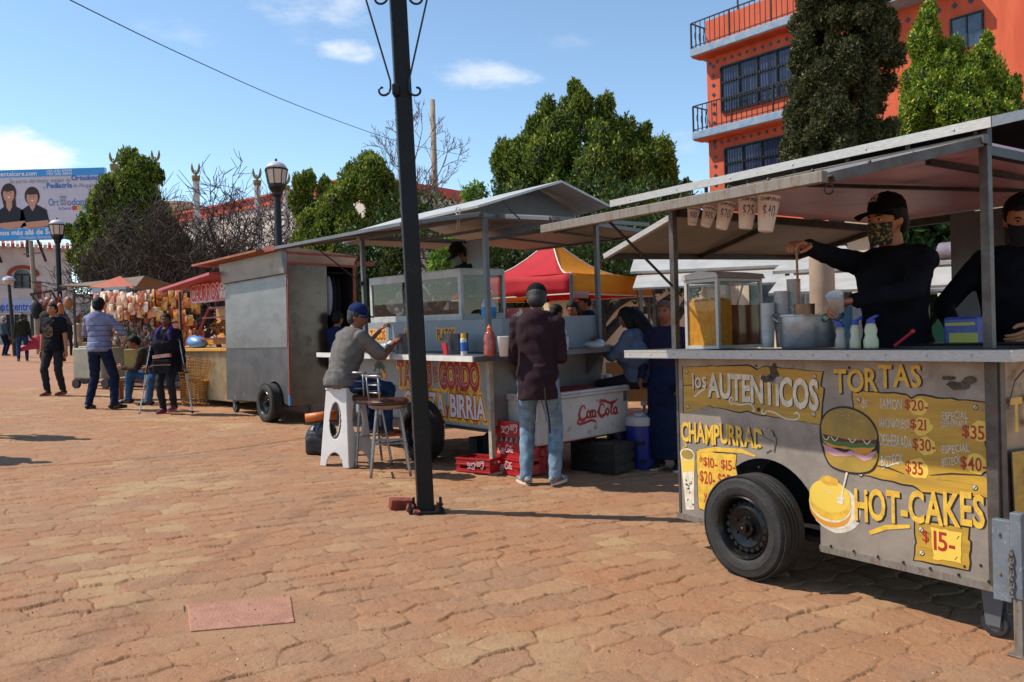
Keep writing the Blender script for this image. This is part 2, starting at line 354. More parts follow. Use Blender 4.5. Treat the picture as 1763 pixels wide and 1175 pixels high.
# grit and small litter lying on the paving
g=MB(); rr=random.Random(21)
for i in range(2600):
    y=2.6+rr.random()**1.6*7; x=rr.uniform(-.62,.6)*(y+.6); s=rr.uniform(.0015,.005)*(1.4 if rr.random()<.08 else 1); z=gz(x,y)+rr.uniform(-.001,.003)
    a=rr.random()*6; v=[(x+s*math.cos(a+k*2.1)*rr.uniform(.7,1.3),y+s*math.sin(a+k*2.1)*rr.uniform(.7,1.3),z) for k in range(3)]+[(x+rr.uniform(-.4,.4)*s,y+rr.uniform(-.4,.4)*s,z+s*.9)]
    g.add(v,[(0,1,3),(1,2,3),(2,0,3),(0,2,1)],0 if rr.random()<.6 else (1 if rr.random()<.7 else 2))
tag(g.build('grit',[mat('grit_dark','#4a352a',rough=.9),mat('grit_tan','#b08a6a',rough=.9),mat('grit_pale','#cfc2b2',rough=.9)]),'small dark and pale grit scattered over the paving','grit',kind='stuff')
# ================================================================== far buildings
def up(o): return tuple(o)
mwh=mat('white_render','#c9c4bf','#b5afab',ns=.5,rough=.85,c3='#a39d98',n3=.9)
mtile=mat('roof_tile_red','#a8452f','#c06048',ns=9,rough=.7)
mtw=mat('tile_white','#d8d0c8',rough=.7)
mglass=mat('dark_glass','#20262c','#39434c',ns=3,rough=.12,spec=.8)
mbrick=mat('arch_brick','#a34334','#7c3026',ns=30,rough=.8)
mblack=mat('black_iron','#08090a','#15110e',ns=12,rough=.45,spec=.4)
def vplane(px0,px1,py,Y0,Y1):     # vertical facade frame from two pixel columns: origin ground level at left end
    a=at(px0,py,Y0); b=at(px1,py,Y1); X=Vector((b.x-a.x,b.y-a.y,0)); L=X.length; X.normalize(); return a,X,L
# --- shop building on the left
Y=55; a=at(-60,600,Y); b=at(128,600,Y+4); X=Vector((b.x-a.x,b.y-a.y,0)); Lb=X.length; X.normalize(); g0=Vector((a.x,a.y,gz(-33,Y)-.6)); Zt=at(60,424,Y+2).z-g0.z
Fb=frame(X,Vector((0,0,1)),X.cross(Vector((0,0,1))),g0)
tb=thing('shop_building','white shop building with tiled cornice and brick arched window at far left','building',M=Fb)
u_=lambda px,Yq=None:((at(px,500,Y+2)-g0).dot(X)); v_=lambda py:at(60,py,Y+2).z-g0.z
w=MB(); w.bx((0,0,-9),(Lb,Zt,0)); w.build('wall',mwh,tb)
w=MB()
for i in range(int(Lb/.28)):
    w.box((i*.28+.14,Zt+.12,.22),(.17,.3,.5),(.5,0,0),mi=i%2)
w.build('tiled_cornice',[mtile,mtw],tb)
def arch(u0,u1,v0,v1,n=12):
    r=(u1-u0)/2; return [(u0,v0),(u1,v0)]+[((u0+u1)/2+r*math.cos(PI*i/n),v1-r*.75+r*.75*math.sin(PI*i/n)) for i in range(n+1)]
ua,ub=u_(18),u_(66); va,vb=v_(496),v_(462)
w=MB(); P=arch(ua,ub,va,vb)
for p,q in zip(P[2:],P[3:]):
    w.prism([p,q,((q[0]-(ua+ub)/2)*1.28+(ua+ub)/2,(q[1]-va)*1.18+va),((p[0]-(ua+ub)/2)*1.28+(ua+ub)/2,(p[1]-va)*1.18+va)],0,.12)
w.bx((ub,va-.7,0),(ub+.28,va+.5,.1)); wn=w.build('arch_surround',mbrick,tb)
w=MB(); w.flat(arch(u_(25),u_(54),va,vb-.05),.02); wi=w.build('window',mglass,tb)
w=MB(); 
for uu_ in (u_(25),u_(39),u_(54)): w.bx((uu_-.05,va,.03),(uu_+.05,vb-.5,.1))
w.bx((u_(25),va+.9,.03),(u_(54),va+1.0,.1)); w.build('frame',mblack,wi)
w=MB(); w.bx((u_(2),v_(537),.02),(u_(120),v_(515),.12)); sg=w.build('shop_sign',mat('sign_pale','#aab6d4','#9fb0d6',ns=.4,rough=.5),tb)
w=MB(); write(w,'opticentro',TR(),u_(-10),u_(58),v_(534),v_(520),.13,bold=.02); write(w,'XEROX',TR(),u_(63),u_(104),v_(534),v_(519),.13)
w.build('sign_lettering',mat('sign_blue','#1a49b0',rough=.5),tb)
w=MB(); w.bx((u_(4),v_(600),.02),(u_(125),v_(541),.06)); w.build('shop_window',mglass,tb)
w=MB()
for k in range(9): uu_=u_(4+k*15); w.bx((uu_-.08,v_(604),.05),(uu_+.08,v_(541),.14))
w.bx((0,v_(541),.03),(Lb,v_(538),.3)); w.build('shop_mullions',mwh,tb)
# --- second pale building between shop and trees
Y=60; a=at(118,600,Y); b=at(330,600,Y+8); X=Vector((b.x-a.x,b.y-a.y,0)); L2=X.length; X.normalize(); g0=Vector((a.x,a.y,gz(-30,Y)-.6)); 
Fb2=frame(X,Vector((0,0,1)),X.cross(Vector((0,0,1))),g0); tb2=thing('pale_building','low pale building with brick corner strip behind the leather goods stall','building',M=Fb2)
hh=at(140,505,Y).z-g0.z
w=MB(); w.bx((0,0,-8),(L2,hh,0)); w.build('wall',mwh,tb2); w=MB(); w.bx((-.15,0,0),(.25,hh,.15)); w.build('corner_strip',mbrick,tb2)
for k in range(5): w=MB(); w.bx((1+k*1.9,hh-2.1,.02),(2.2+k*1.9,hh-.7,.06)); w.build('window',mglass,tb2)
def jag(poly,amp,step=.03,seed=0):
    rr=random.Random(seed); o=[]
    for i in range(len(poly)):
        a=poly[i];b=poly[(i+1)%len(poly)]; L=math.hypot(b[0]-a[0],b[1]-a[1]); n=max(1,int(L/step))
        for k in range(n): t_=k/n; o.append((a[0]+(b[0]-a[0])*t_+rr.uniform(-amp,amp),a[1]+(b[1]-a[1])*t_+rr.uniform(-amp,amp)))
    return o
# --- billboard
Y=54; a=at(-80,292,Y); b=at(180,292,Y); 
Wd=b.x-a.x; zt=at(60,292,Y).z; zb=at(60,413,Y).z; Hb=zt-zb
Fq=frame((1,0,-.0),(0,0,1),(0,-1,0),(a.x,Y,zb)); bl=thing('billboard','wide dental clinic billboard with two women printed on it above the shop','billboard',M=Fq)
bu=lambda px:at(px,350,Y).x-a.x; bv=lambda px,py:at(px,py,Y).z-zb
w=MB(); w.bx((0,0,-.3),(Wd,Hb,0)); w.build('board',mat('board_pale','#c8c3cc','#bdb8c4',ns=.3,rough=.6),bl)
w=MB(); mb_=mat('board_blue','#3596d6',rough=.5); w.bx((0,Hb-.48*1,.0),(Wd,Hb,.02)); w.bx((0,0,.0),(bu(100)+3,.9,.02)); w.build('blue_band',mb_,bl)
mw_=mat('print_white','#e6e6ea',rough=.6); mbl=mat('print_blue','#2c6cb8',rough=.6); mgr=mat('print_grey','#8e8f98',rough=.6)
w=MB(); write(w,'dentalcare.com',TR(),bu(-2),bu(65),Hb-.4,Hb-.1,.03,0,bold=.02); write(w,'USA (520) 875478',TR(),bu(83),bu(126),Hb-.22,Hb-.06,.03,0,bold=.02); write(w,'MEX (631) 3131934',TR(),bu(83),bu(126),Hb-.42,Hb-.26,.03,0,bold=.02)
write(w,'nos m\u00e1s all\u00e1 de Sonora',TR(),bu(-2),bu(112),.35,.68,.03,0,bold=.03); write(w,'Nos Apasiona El Trabajo Bien Hecho',TR(),bu(26),bu(122),.72,.84,.03,0); write(w,'(Trabajos Garantizados)',TR(),bu(32),bu(104),.08,.25,.03,0)
zz=lambda py:bv(60,py)
write(w,'Ortodoncia',TR(),bu(125),bu(178),zz(313),zz(304),.03,1,bold=.025); write(w,'Pediatr\u00eda',TR(),bu(82),bu(125),zz(325),zz(316),.03,1,bold=.025)
write(w,'Se parte del mejor equipo de',TR(),bu(18),bu(123),zz(315),zz(308),.03,2); write(w,'y',TR(),bu(76),bu(79),zz(326),zz(320),.03,2); write(w,'de Nogales',TR(),bu(127),bu(166),zz(325),zz(318),.03,2)
write(w,'Ort',TR(),bu(84),bu(101),zz(356),zz(343),.03,1); write(w,'odontho',TR(),bu(116),bu(165),zz(356),zz(343),.03,1)
for i in range(2):
    for j in range(3): w.bx((bu(104+5.5*i),zz(355-6*j),.02),(bu(108+5.5*i),zz(351-6*j),.04),2)
write(w,'& Dental',TR(),bu(101),bu(122),zz(363),zz(358),.03,1)
w.bx((bu(124),zz(364),.01),(bu(132),zz(357),.02),3); w.bx((bu(133),zz(364),.01),(bu(141),zz(357),.02),4); w.bx((bu(142),zz(364),.01),(bu(152),zz(357),.02),5)
w.build('lettering',[mw_,mbl,mgr,mat('print_red','#c8402f'),mat('print_yellow','#d2b13a'),mat('print_teal','#3f9fae')],bl)
w=MB(); pn='#c58f75'   # two printed women
for cx,hy,ln_ in ((16,330,1),(56,337,0)):
    H=lambda px,py,h=.03:(bu(px),zz(py))
    hair=circ(bu(cx),zz(hy+1),.5,.62,20); w.flat(hair,.022,mi=1)
    if ln_: w.flat([H(cx-14,hy),H(cx-8,hy+32),H(cx+12,hy+30),H(cx+11,hy)],.0225,mi=1)
    w.flat([H(cx-24,392),H(cx-20,362),H(cx-4,352),H(cx+6,352),H(cx+24,362),H(cx+30,392)],.024,mi=2)
    w.flat([H(cx-5,356),H(cx-5,345),H(cx+5,345),H(cx+5,356),H(cx,364)],.026,mi=0)
    w.flat(circ(bu(cx),zz(hy+4.5),.37,.5,20),.028,mi=0); w.flat(jag(circ(bu(cx),zz(hy-6),.40,.2,16),.03,.1,int(cx)),.029,mi=1)
    w.flat([H(cx-22,390),H(cx-16,383),H(cx+26,380),H(cx+29,389),H(cx,395)],.03,mi=0)
    w.flat([H(cx-3,hy+8),H(cx,hy+10.5),H(cx+4,hy+8)],.032,mi=3)
    for e in(-1,1): w.flat(circ(bu(cx+e*3),zz(hy+1.5),.05,.03,8),.032,mi=2)
w.build('printed_picture',[mat('print_skin',pn),mat('print_hair','#3a241a'),mat('print_navy','#10131f'),mw_],bl)
w=MB()
for px in (-40,40,120): 
    w.bar((bu(px),0,-.4),(bu(px),-1.1,-.4),.2); w.bar((bu(px),.4*Hb,-.4),(bu(px),-1.2,-2.4),.12)
w.build('support_frame',mblack,bl)
# --- white building with red coping behind the columns, brown dome
a=at(300,600,75); b=at(640,600,58.5); X=Vector((b.x-a.x,b.y-a.y,0)); L=X.length; X.normalize(); g0=Vector((a.x,a.y,0)); Fw_=frame(X,Vector((0,0,1)),X.cross(Vector((0,0,1))),g0)
tw=thing('white_hall','long white hall with red coping behind the winged columns','building',M=Fw_)
zt=at(492,341,65.5).z; zt=(zt+at(320,372,74).z)/2
w=MB(); w.bx((0,-1,-12),(L,zt-.6,0)); w.build('wall',mat('hall_white','#cdbfb2','#c2b3a6',ns=.4,rough=.85),tw)
w=MB(); w.bx((-.2,zt-.6,-12),(L+.1,zt+.25,.2)); w.bx((-.2,zt+.1,.2),(L+.1,zt+.25,.4)); w.build('red_coping',mat('coping_red','#c0503c','#ad4030',ns=2,rough=.7),tw)
w=MB(); w.bx((.5,zt-1.3,-.02),(L-.5,zt-1.15,.06)); w.build('string_course',MC['hall_white'],tw)
c=at(312,600,82); w=MB(); dz=at(312,347,82).z
w.lathe([(5.2*math.cos(i*PI/20),dz-3.6+3.6*math.sin(i*PI/20)) for i in range(10)]+[(.2,dz)],28); w.lathe([(5.2,-2),(5.2,dz-3.6)],28)
solo(w,'dome',mat('dome_brown','#7e5b3c','#6a4a32',ns=2,rough=.7),'brown dome rising behind the white hall','dome',(c.x,c.y,0),smooth=True)
# --- columns with gilded wings
mcol=mat('column_white','#ccc6c0','#b9b2ad',ns=3,rough=.8); mgold=mat('gilt','#6f5e3c','#8d7a4c',ns=6,rough=.45,metal=.6)
for i,(px,py,Y,lab) in enumerate(((207,283,44,'white column with gold wings half hidden by the leftmost conifer'),(279,280,47,'white column whose wing tip shows above the leftmost conifer'),(347,303,52,'white column with gold wings above the bare shrubs'),(452,311,55,'white column with gold wings just left of the lantern lamp'),(501,320,58,'white column with gold wings right of the lantern lamp'))):
    zt=at(px,py,Y).z; p=at(px,600,Y); r=.215*Y/52
    T=thing('winged_column',lab,'column',(p.x,p.y,gz(p.x,Y)),group='winged columns in front of the white hall'); z0=T.location.z; h=zt-z0
    w=MB(); n=40
    V=[]; 
    for zz_ in np.linspace(.5,h-.3,6):
        for j in range(n): rr=r*(1-.1*zz_/h)*(1 if j%2 else .9); V.append((rr*math.cos(2*PI*j/n),rr*math.sin(2*PI*j/n),zz_))
    w.add(V,[(k*n+j,k*n+(j+1)%n,(k+1)*n+(j+1)%n,(k+1)*n+j) for k in range(5) for j in range(n)]); w.lathe([(r*1.3,0),(r*1.3,.3),(r*1.1,.5)],24)
    w.build('shaft',mcol,T)
    w=MB(); w.lathe([(r*.95,h-.35),(r*1.15,h-.2),(r*1.2,h),(r*.6,h+.02)],24); w.build('capital',mgold,T,smooth=False)
    w=MB(); s=r/.42
    w.ell((0,0,h+.28*s),(.16*s,.2*s,.28*s)); w.ell((0,-.1*s,h+.62*s),(.09*s,.12*s,.1*s))
    for e in(-1,1):
        out=[(.05,.15),(.28,.22),(.52,.55),(.6,1.0),(.52,1.42),(.44,1.62),(.36,1.35),(.27,.95),(.14,.6)]
        w.prism([(e*x*s,y*s) for x,y in out][::e],-.06*s,.06*s,frame((1,0,0),(0,0,1),(0,-1,0),(0,0,h)))
    w.build('wings',mgold,T,smooth=False,bevel=.03)
# --- tall concrete shaft
p=at(757,600,62); zt=at(757,172,62).z; w=MB(); w.lathe([(.34,gz(p.x,62)),(.26,zt*.5),(.19,zt)],20)
solo(w,'concrete_mast',mat('mast_concrete','#9a8672','#84705e',ns=2,rough=.85,st=(1,1,.2)),'tall tapering concrete mast behind the leafless tree','mast',(p.x,p.y,0),smooth=True)
# --- orange building
mor=mat('orange_render','#c85a38','#b84c2c',st=(1,1,.25),ns=2.2,rough=.85,bump=.3,bs=12,c3='#b84a2c',n3=1.6); mslab=mat('slab_blue','#6f86a0','#8b99a8',ns=4,rough=.8,c3='#a07050',n3=5); mdia=mat('tile_navy','#1c2440',rough=.3)
c=at(1229,598,30); ang=R(-50.3); X=Vector((math.cos(ang),math.sin(ang),0)); Yv=Vector((-X.y,X.x,0)); Fo=frame(X,Yv,(0,0,1),(c.x,c.y,0))
def onO(px,py,yl=0.):     # pixel -> local (x,z) on the facade plane
    d=ray(px,py); o=CAM0-Vector((c.x,c.y,0)); t_=(yl-o.dot(Yv))/d.dot(Yv); q=o+d*t_; return q.dot(X),q.z
ob_=thing('orange_building','bright orange three storey building with balconies and blue slabs at upper right','building',M=Fo)
LO=11.; zr=onO(1240,28)[1]
w=MB(); w.bx((0,0,-3),(LO,7,zr)); w.bx((5.4,.6,zr),(LO,7,zr+4)); w.bx((5.9,-.9,-3),(LO+3,0,zr+4)); w.build('wall',mor,ob_)
zs1=onO(1217,92)[1]; zs2=onO(1217,235)[1]
for zs,xe in ((zs1,4.6),(zs2,4.6)):
    w=MB(); w.bx((-.32,-.55,zs-.16),(xe,0,zs+.12)); w.bx((-.32,0,zs-.16),(0,1.2,zs+.12))
    w.build('balcony_slab',mslab,ob_,bevel=.03)
    w=MB(); w.bx((-.28,-.5,zs-.2),(xe-.02,0,zs-.162)); w.build('slab_soffit',mor,ob_)
    w=MB(); zh=zs+1.05
    w.bar((-.28,-.5,zh),(xe,-.5,zh),.04); w.bar((-.28,-.5,zs+.2),(xe,-.5,zs+.2),.025); w.bar((-.28,-.5,zh),(-.28,1.1,zh),.04); w.bar((-.28,-.5,zs+.2),(-.28,1.1,zs+.2),.025)
    for k in range(24): w.bar((-.28+k*.205,-.5,zs+.12),(-.28+k*.205,-.5,zh),.022 if k%8 else .05)
    for k in range(1,8):
        yv=-.5+k*.25; w.bar((-.28,yv,zs+.12),(-.28,yv,zh),.02); w.tube([(-.28,yv+.05*math.sin(t_*.9),zs+.2+t_*.09) for t_ in range(10)],.012,5)
    w.build('railing',mblack,ob_)
# brackets
for (x0,y0,x1,y1) in ((1243,115,1333,192),(1250,255,1342,300)):
    a0,za=onO(x0,y0); 
    xb_,zb2=onO(x1,y1); a1=onO(x0,y0+ (94 if y0<200 else 94))[1]
    L_=3.0; z1_=za-.05; z0_=z1_-1.6
    w=MB(); w.bx((a0,-.03,z0_),(a0+L_,.02,z1_)); wn=w.build('window',mat('curtained_glass','#141a2a','#3a3f63',ns=2.,rough=.15,st=(3,3,.2)),ob_)
    w=MB()
    for k in range(5): w.bx((a0+k*L_/4-.04,-.09,z0_),(a0+k*L_/4+.04,-.03,z1_))
    for zc in (z0_,z0_+.42,z1_-.55,z1_): w.bx((a0,-.088,zc-.035),(a0+L_,-.032,zc+.035))
    for k in range(28): w.bar((a0+k*L_/28,-.11,z0_),(a0+k*L_/28,-.11,z1_),.014)
    w.build('grille',mblack,wn)
    w=MB(); 
    for k in range(14): w.prism([(0,-.07),(.07,0),(0,.07),(-.07,0)],0,.02,frame((1,0,0),(0,0,1),(0,-1,0),(a0-.5+k*.31,-.001,z1_+.28)))
    for k in range(9): w.prism([(0,-.08),(.08,0),(0,.08),(-.08,0)],0,.02,frame((1,0,0),(0,0,1),(0,-1,0),(.28,-.001,z1_+.15-k*.34)))
    w.build('diamond_tiles',mdia,ob_)
x2,z2=onO(1640,55,-.9); w=MB(); w.bx((x2,-.93,z2-.55),(x2+.75,-.89,z2+.3)); wn=w.build('window',mglass,ob_)
w=MB(); w.bx((x2-.05,-.96,z2-.6),(x2,-.9,z2+.35)); w.bx((x2+.75,-.96,z2-.6),(x2+.8,-.9,z2+.35)); w.bx((x2,-.96,z2+.3),(x2+.75,-.9,z2+.35)); w.bx((x2+.36,-.96,z2-.6),(x2+.4,-.9,z2+.35)); w.build('frame',mblack,wn)
x2,z2=onO(1600,10,-.9); w=MB(); w.bx((5.3,-1.7,z2+.15),(9.2,-.9,z2+.42)); w.build('balcony_slab',mslab,ob_)
w=MB()
for k in range(9): w.prism([(0,-.08),(.08,0),(0,.08),(-.08,0)],0,.02,frame((1,0,0),(0,0,1),(0,-1,0),(6.4+k*.42,-.901,z2-.22)))
w.build('diamond_tiles',mdia,ob_)
w=MB(); w.bar((.7,1,zr),(.7,1,zr+2.4),.05); w.tube([(.7,1,zr+1.8),(1.5,1.2,zr+1.2),(2.5,1.2,zr+.9)],.008,4); w.build('roof_aerial',mblack,ob_)
# --- sunlit cream wall behind the market
a=at(880,600,30); b=at(1800,600,18.5); X=Vector((b.x-a.x,b.y-a.y,0)); L=X.length; X.normalize(); Fm=frame(X,Vector((0,0,1)),X.cross(Vector((0,0,1))),(a.x,a.y,-2))
tm=thing('cream_building','long low cream building filling the gap behind the market stalls','building',M=Fm)
w=MB(); w.bx((0,0,-6),(L,5.6,0)); w.build('wall',mat('cream_wall','#d6bfa2','#cdb496',ns=.5,rough=.85),tm)
w=MB(); w.bx((-.1,5.6,-6.1),(L+.1,5.9,.25)); w.bx((0,0,0),(L,.9,.06)); w.build('moulding',mat('cream_trim','#b09a80',rough=.8),tm)
for k in range(3): w=MB(); w.bx((9.5+k*3.4,3.2,.01),(11.1+k*3.4,4.8,.05)); w.build('window',mglass,tm)
# ================================================================== trees
def leafmesh(name,cl,nper,size,cols,parent,asp=2.2,inner=.72,up_=.5,mats=None,seed=1,flat=.0):
    rg=np.random.default_rng(seed); Vs=[];Cs=[]
    for (cx,cy,cz,rx,ry,rz_,*wt) in cl:
        n=int(nper*(wt[0] if wt else 1)); d=rg.normal(size=(n,3)); d/=np.linalg.norm(d,axis=1)[:,None]
        rad=inner+(1-inner)*rg.random(n)**.6; rad*=1+.16*np.sin(d[:,0]*7+cx*3)*np.sin(d[:,2]*9+cz*5)+.08*rg.normal(size=n)
        c=np.array([cx,cy,cz])+d*rad[:,None]*np.array([rx,ry,rz_])
        s=size*(.6+.8*rg.random(n))
        ax=d*(1-up_)+np.array([0,0,up_])+.55*rg.normal(size=(n,3)); ax/=np.linalg.norm(ax,axis=1)[:,None]
        sd=np.cross(ax,rg.normal(size=(n,3))); sd/=np.linalg.norm(sd,axis=1)[:,None]+1e-9
        p0=c-ax*s[:,None]*.5; p1=c+ax*s[:,None]*.7; 
        q0=c+sd*(s/asp)[:,None]*.5; q1=c-sd*(s/asp)[:,None]*.5
        Vs.append(np.stack([p0,q0,p1,q1],1).reshape(-1,3))
        k=rg.random(n); co=np.array(cols); ci=np.minimum((k*len(co)).astype(int),len(co)-1); cc=co[ci]*(.8+.6*rg.random(n))[:,None]
        Cs.append(np.repeat(cc,4,axis=0))
    V=np.concatenate(Vs); C=np.concatenate(Cs); Q=np.arange(len(V)).reshape(-1,4)
    o=npmesh(name,V,Q,[mleaf],C); o.parent=parent; return o
mleaf=bpy.data.materials.new('foliage'); mleaf.use_nodes=True; t=mleaf.node_tree; b=t.nodes['Principled BSDF']; b.inputs['Roughness'].default_value=.6; b.inputs['Specular IOR Level'].default_value=.25
a_=N(t,'ShaderNodeAttribute',attribute_name='tint'); t.links.new(a_.outputs['Color'],b.inputs['Base Color'])
tr=N(t,'ShaderNodeBsdfTranslucent'); t.links.new(a_.outputs['Color'],tr.inputs[0]); mx=N(t,'ShaderNodeMixShader',i_0=.22); t.links.new(b.outputs[0],mx.inputs[1]); t.links.new(tr.outputs[0],mx.inputs[2]); t.links.new(mx.outputs[0],t.nodes['Material Output'].inputs[0])
mbark=mat('bark','#4a3a2c','#2e241c',ns=14,rough=.9,bump=.8,bs=30,st=(1,1,.3)); mbarkg=mat('bark_grey','#7a6a5c','#554a42',ns=10,rough=.9)
gA=[lin('#3d581f'),lin('#566c20'),lin('#75822a'),lin('#2c431a'),lin('#949a38')]
gB=[lin('#3f4426'),lin('#4d4f2c'),lin('#2c311a'),lin('#64613a')]
gC=[lin('#5d7c26'),lin('#789026'),lin('#4a6a22'),lin('#a0a034')]
gD=[lin('#2b3f1a'),lin('#38501f'),lin('#22331a')]
def conifer(name,label,px,Y,outline,basepy,cols,nper=240,leaf=.3,clr=1.,seed=1,depth=1.,group=None,dens=1.,upw=.55,inner=.72,core=True,trunk=True,spire=1.3):
    # outline: list of (px,py,halfwidth_px) up the crown, in photo measure, turned into metres at distance Y
    p=at(px,basepy,Y); g=gz(p.x,Y); T=thing(name,label,'tree',(p.x,p.y,g),group=group); rg=random.Random(seed); k=Y/F_
    cl=[]
    for (ox,oy,hw) in outline:
        q=at(ox,oy,Y); x=q.x-p.x; z=q.z-g; w=hw*k
        r=min(clr,w*.6+.1)
        n=max(2,int(2.2*(w/r)**1.6*depth*dens))
        for i in range(n):
            a=rg.uniform(0,2*PI); rad=(w-r*.75)*math.sqrt(rg.uniform(.25,1)) if w>r else 0
            rr=r*rg.uniform(.65,1.1)
            cl.append((x+rad*math.cos(a),rad*math.sin(a)*depth*.8,z+rg.uniform(-.6,.6)*r,rr*.62,rr*.62,rr*spire*.8,(rr/clr)**1.6+.15))
    leafmesh('crown',cl,nper,leaf,cols,T,seed=seed,up_=upw,inner=inner)
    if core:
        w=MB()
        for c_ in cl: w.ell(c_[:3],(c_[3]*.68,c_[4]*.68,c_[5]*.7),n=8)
        w.build('crown_core',mat('core_shade','#1b2412','#121a0c',ns=6,rough=.95),T)  # filler blobs close the crown, its inner shade put into their dark green
    if trunk:
        w=MB(); zt=at(outline[-1][0],outline[-1][1],Y).z-g; zb_=(at(outline[0][0],outline[0][1],Y).z-g)
        tk=min(1.,(zt-zb_)/6); w.tube([(0,0,-.3),(.1,0,zb_*.5),(0,.1,zb_),((at(outline[-1][0],0,Y).x-p.x)*.6,0,zb_+(zt-zb_)*.7)],[.28*tk,.22*tk,.18*tk,.05*tk],9)
        for i in range(7):
            a=i*2.4; z_=zb_*.9+i*(zt-zb_)*.1; q_=tk*min(1,outline[0][2]*k/1.8); w.tube([(0,0,z_),(.5*q_*math.cos(a),.5*q_*math.sin(a),z_+.5*q_),(q_*math.cos(a),q_*math.sin(a),z_+1.2*q_)],[.07*tk,.05*tk,.03*tk],6)
        w.build('trunk',mbark,T)
    return T
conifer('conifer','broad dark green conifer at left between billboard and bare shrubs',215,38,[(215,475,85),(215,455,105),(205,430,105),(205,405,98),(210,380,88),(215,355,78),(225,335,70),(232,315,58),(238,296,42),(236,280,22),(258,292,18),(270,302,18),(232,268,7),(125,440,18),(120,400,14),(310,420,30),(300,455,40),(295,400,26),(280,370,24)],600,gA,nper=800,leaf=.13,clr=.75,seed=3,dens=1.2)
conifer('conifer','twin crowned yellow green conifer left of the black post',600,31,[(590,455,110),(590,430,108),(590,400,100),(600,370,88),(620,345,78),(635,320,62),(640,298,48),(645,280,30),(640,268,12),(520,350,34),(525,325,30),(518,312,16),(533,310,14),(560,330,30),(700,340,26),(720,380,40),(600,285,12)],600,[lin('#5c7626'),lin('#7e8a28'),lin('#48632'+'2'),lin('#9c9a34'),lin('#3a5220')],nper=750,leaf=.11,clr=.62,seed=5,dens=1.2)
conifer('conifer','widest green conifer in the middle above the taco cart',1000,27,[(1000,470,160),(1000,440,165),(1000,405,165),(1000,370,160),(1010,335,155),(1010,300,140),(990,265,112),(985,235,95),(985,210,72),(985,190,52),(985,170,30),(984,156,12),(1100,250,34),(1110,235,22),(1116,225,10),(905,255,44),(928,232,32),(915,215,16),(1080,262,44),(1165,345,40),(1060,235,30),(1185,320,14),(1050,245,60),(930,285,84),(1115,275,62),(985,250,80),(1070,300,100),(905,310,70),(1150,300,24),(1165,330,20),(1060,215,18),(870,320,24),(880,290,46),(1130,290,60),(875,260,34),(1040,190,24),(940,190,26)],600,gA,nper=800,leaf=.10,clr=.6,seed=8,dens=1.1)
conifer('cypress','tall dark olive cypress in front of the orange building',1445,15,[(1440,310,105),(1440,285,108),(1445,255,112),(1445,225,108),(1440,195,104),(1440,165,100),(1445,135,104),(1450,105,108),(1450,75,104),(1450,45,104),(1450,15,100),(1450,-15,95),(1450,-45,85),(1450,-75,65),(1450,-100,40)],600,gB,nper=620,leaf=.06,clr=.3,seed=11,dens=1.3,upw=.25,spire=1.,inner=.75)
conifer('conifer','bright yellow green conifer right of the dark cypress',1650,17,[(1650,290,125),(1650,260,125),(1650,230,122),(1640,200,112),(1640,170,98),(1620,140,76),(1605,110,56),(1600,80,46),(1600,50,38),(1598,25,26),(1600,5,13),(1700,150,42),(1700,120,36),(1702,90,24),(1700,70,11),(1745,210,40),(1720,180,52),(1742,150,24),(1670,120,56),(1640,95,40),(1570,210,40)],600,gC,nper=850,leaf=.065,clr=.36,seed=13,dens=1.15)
conifer('conifer','shaded green tree showing under the front cart roof',1600,13.5,[(1620,520,60),(1600,480,90),(1600,440,95),(1600,400,95),(1590,360,90),(1590,320,90)],620,gD,nper=320,leaf=.16,clr=.5,seed=17,dens=1.)
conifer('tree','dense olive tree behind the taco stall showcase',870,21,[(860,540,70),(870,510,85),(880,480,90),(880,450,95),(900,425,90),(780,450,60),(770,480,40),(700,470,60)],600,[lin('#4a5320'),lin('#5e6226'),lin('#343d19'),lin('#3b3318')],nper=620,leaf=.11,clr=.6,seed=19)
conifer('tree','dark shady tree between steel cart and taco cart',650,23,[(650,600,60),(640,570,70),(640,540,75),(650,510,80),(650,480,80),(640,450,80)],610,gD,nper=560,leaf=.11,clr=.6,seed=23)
conifer('shrub','small light green leafy shrub behind the cook',758,15,[(770,470,22),(755,452,26),(765,438,20),(785,425,14)],600,[lin('#6f8a34'),lin('#88a044'),lin('#4c6a28')],nper=150,leaf=.13,clr=.4,seed=29,core=False,upw=.1)
conifer('shrub','yellow green shrub behind the second vendor',1660,11.5,[(1655,490,26),(1665,470,26),(1670,455,18)],640,[lin('#9a9a30'),lin('#b0a83a'),lin('#6a7a28')],nper=160,leaf=.1,clr=.3,seed=31,core=False,upw=.1)
conifer('shrub','light green shrub at the foot of the leafless tree',815,30,[(815,345,22),(820,330,22),(800,335,15)],600,[lin('#6c8a3a'),lin('#87a348')],nper=120,leaf=.2,clr=.6,seed=37,core=False,upw=.1)
conifer('tree','dark bushes behind the market tent at right of centre',1120,24,[(1120,470,60),(1160,470,60),(1200,475,60),(1100,490,40)],600,gD,nper=600,leaf=.10,clr=.55,seed=41)
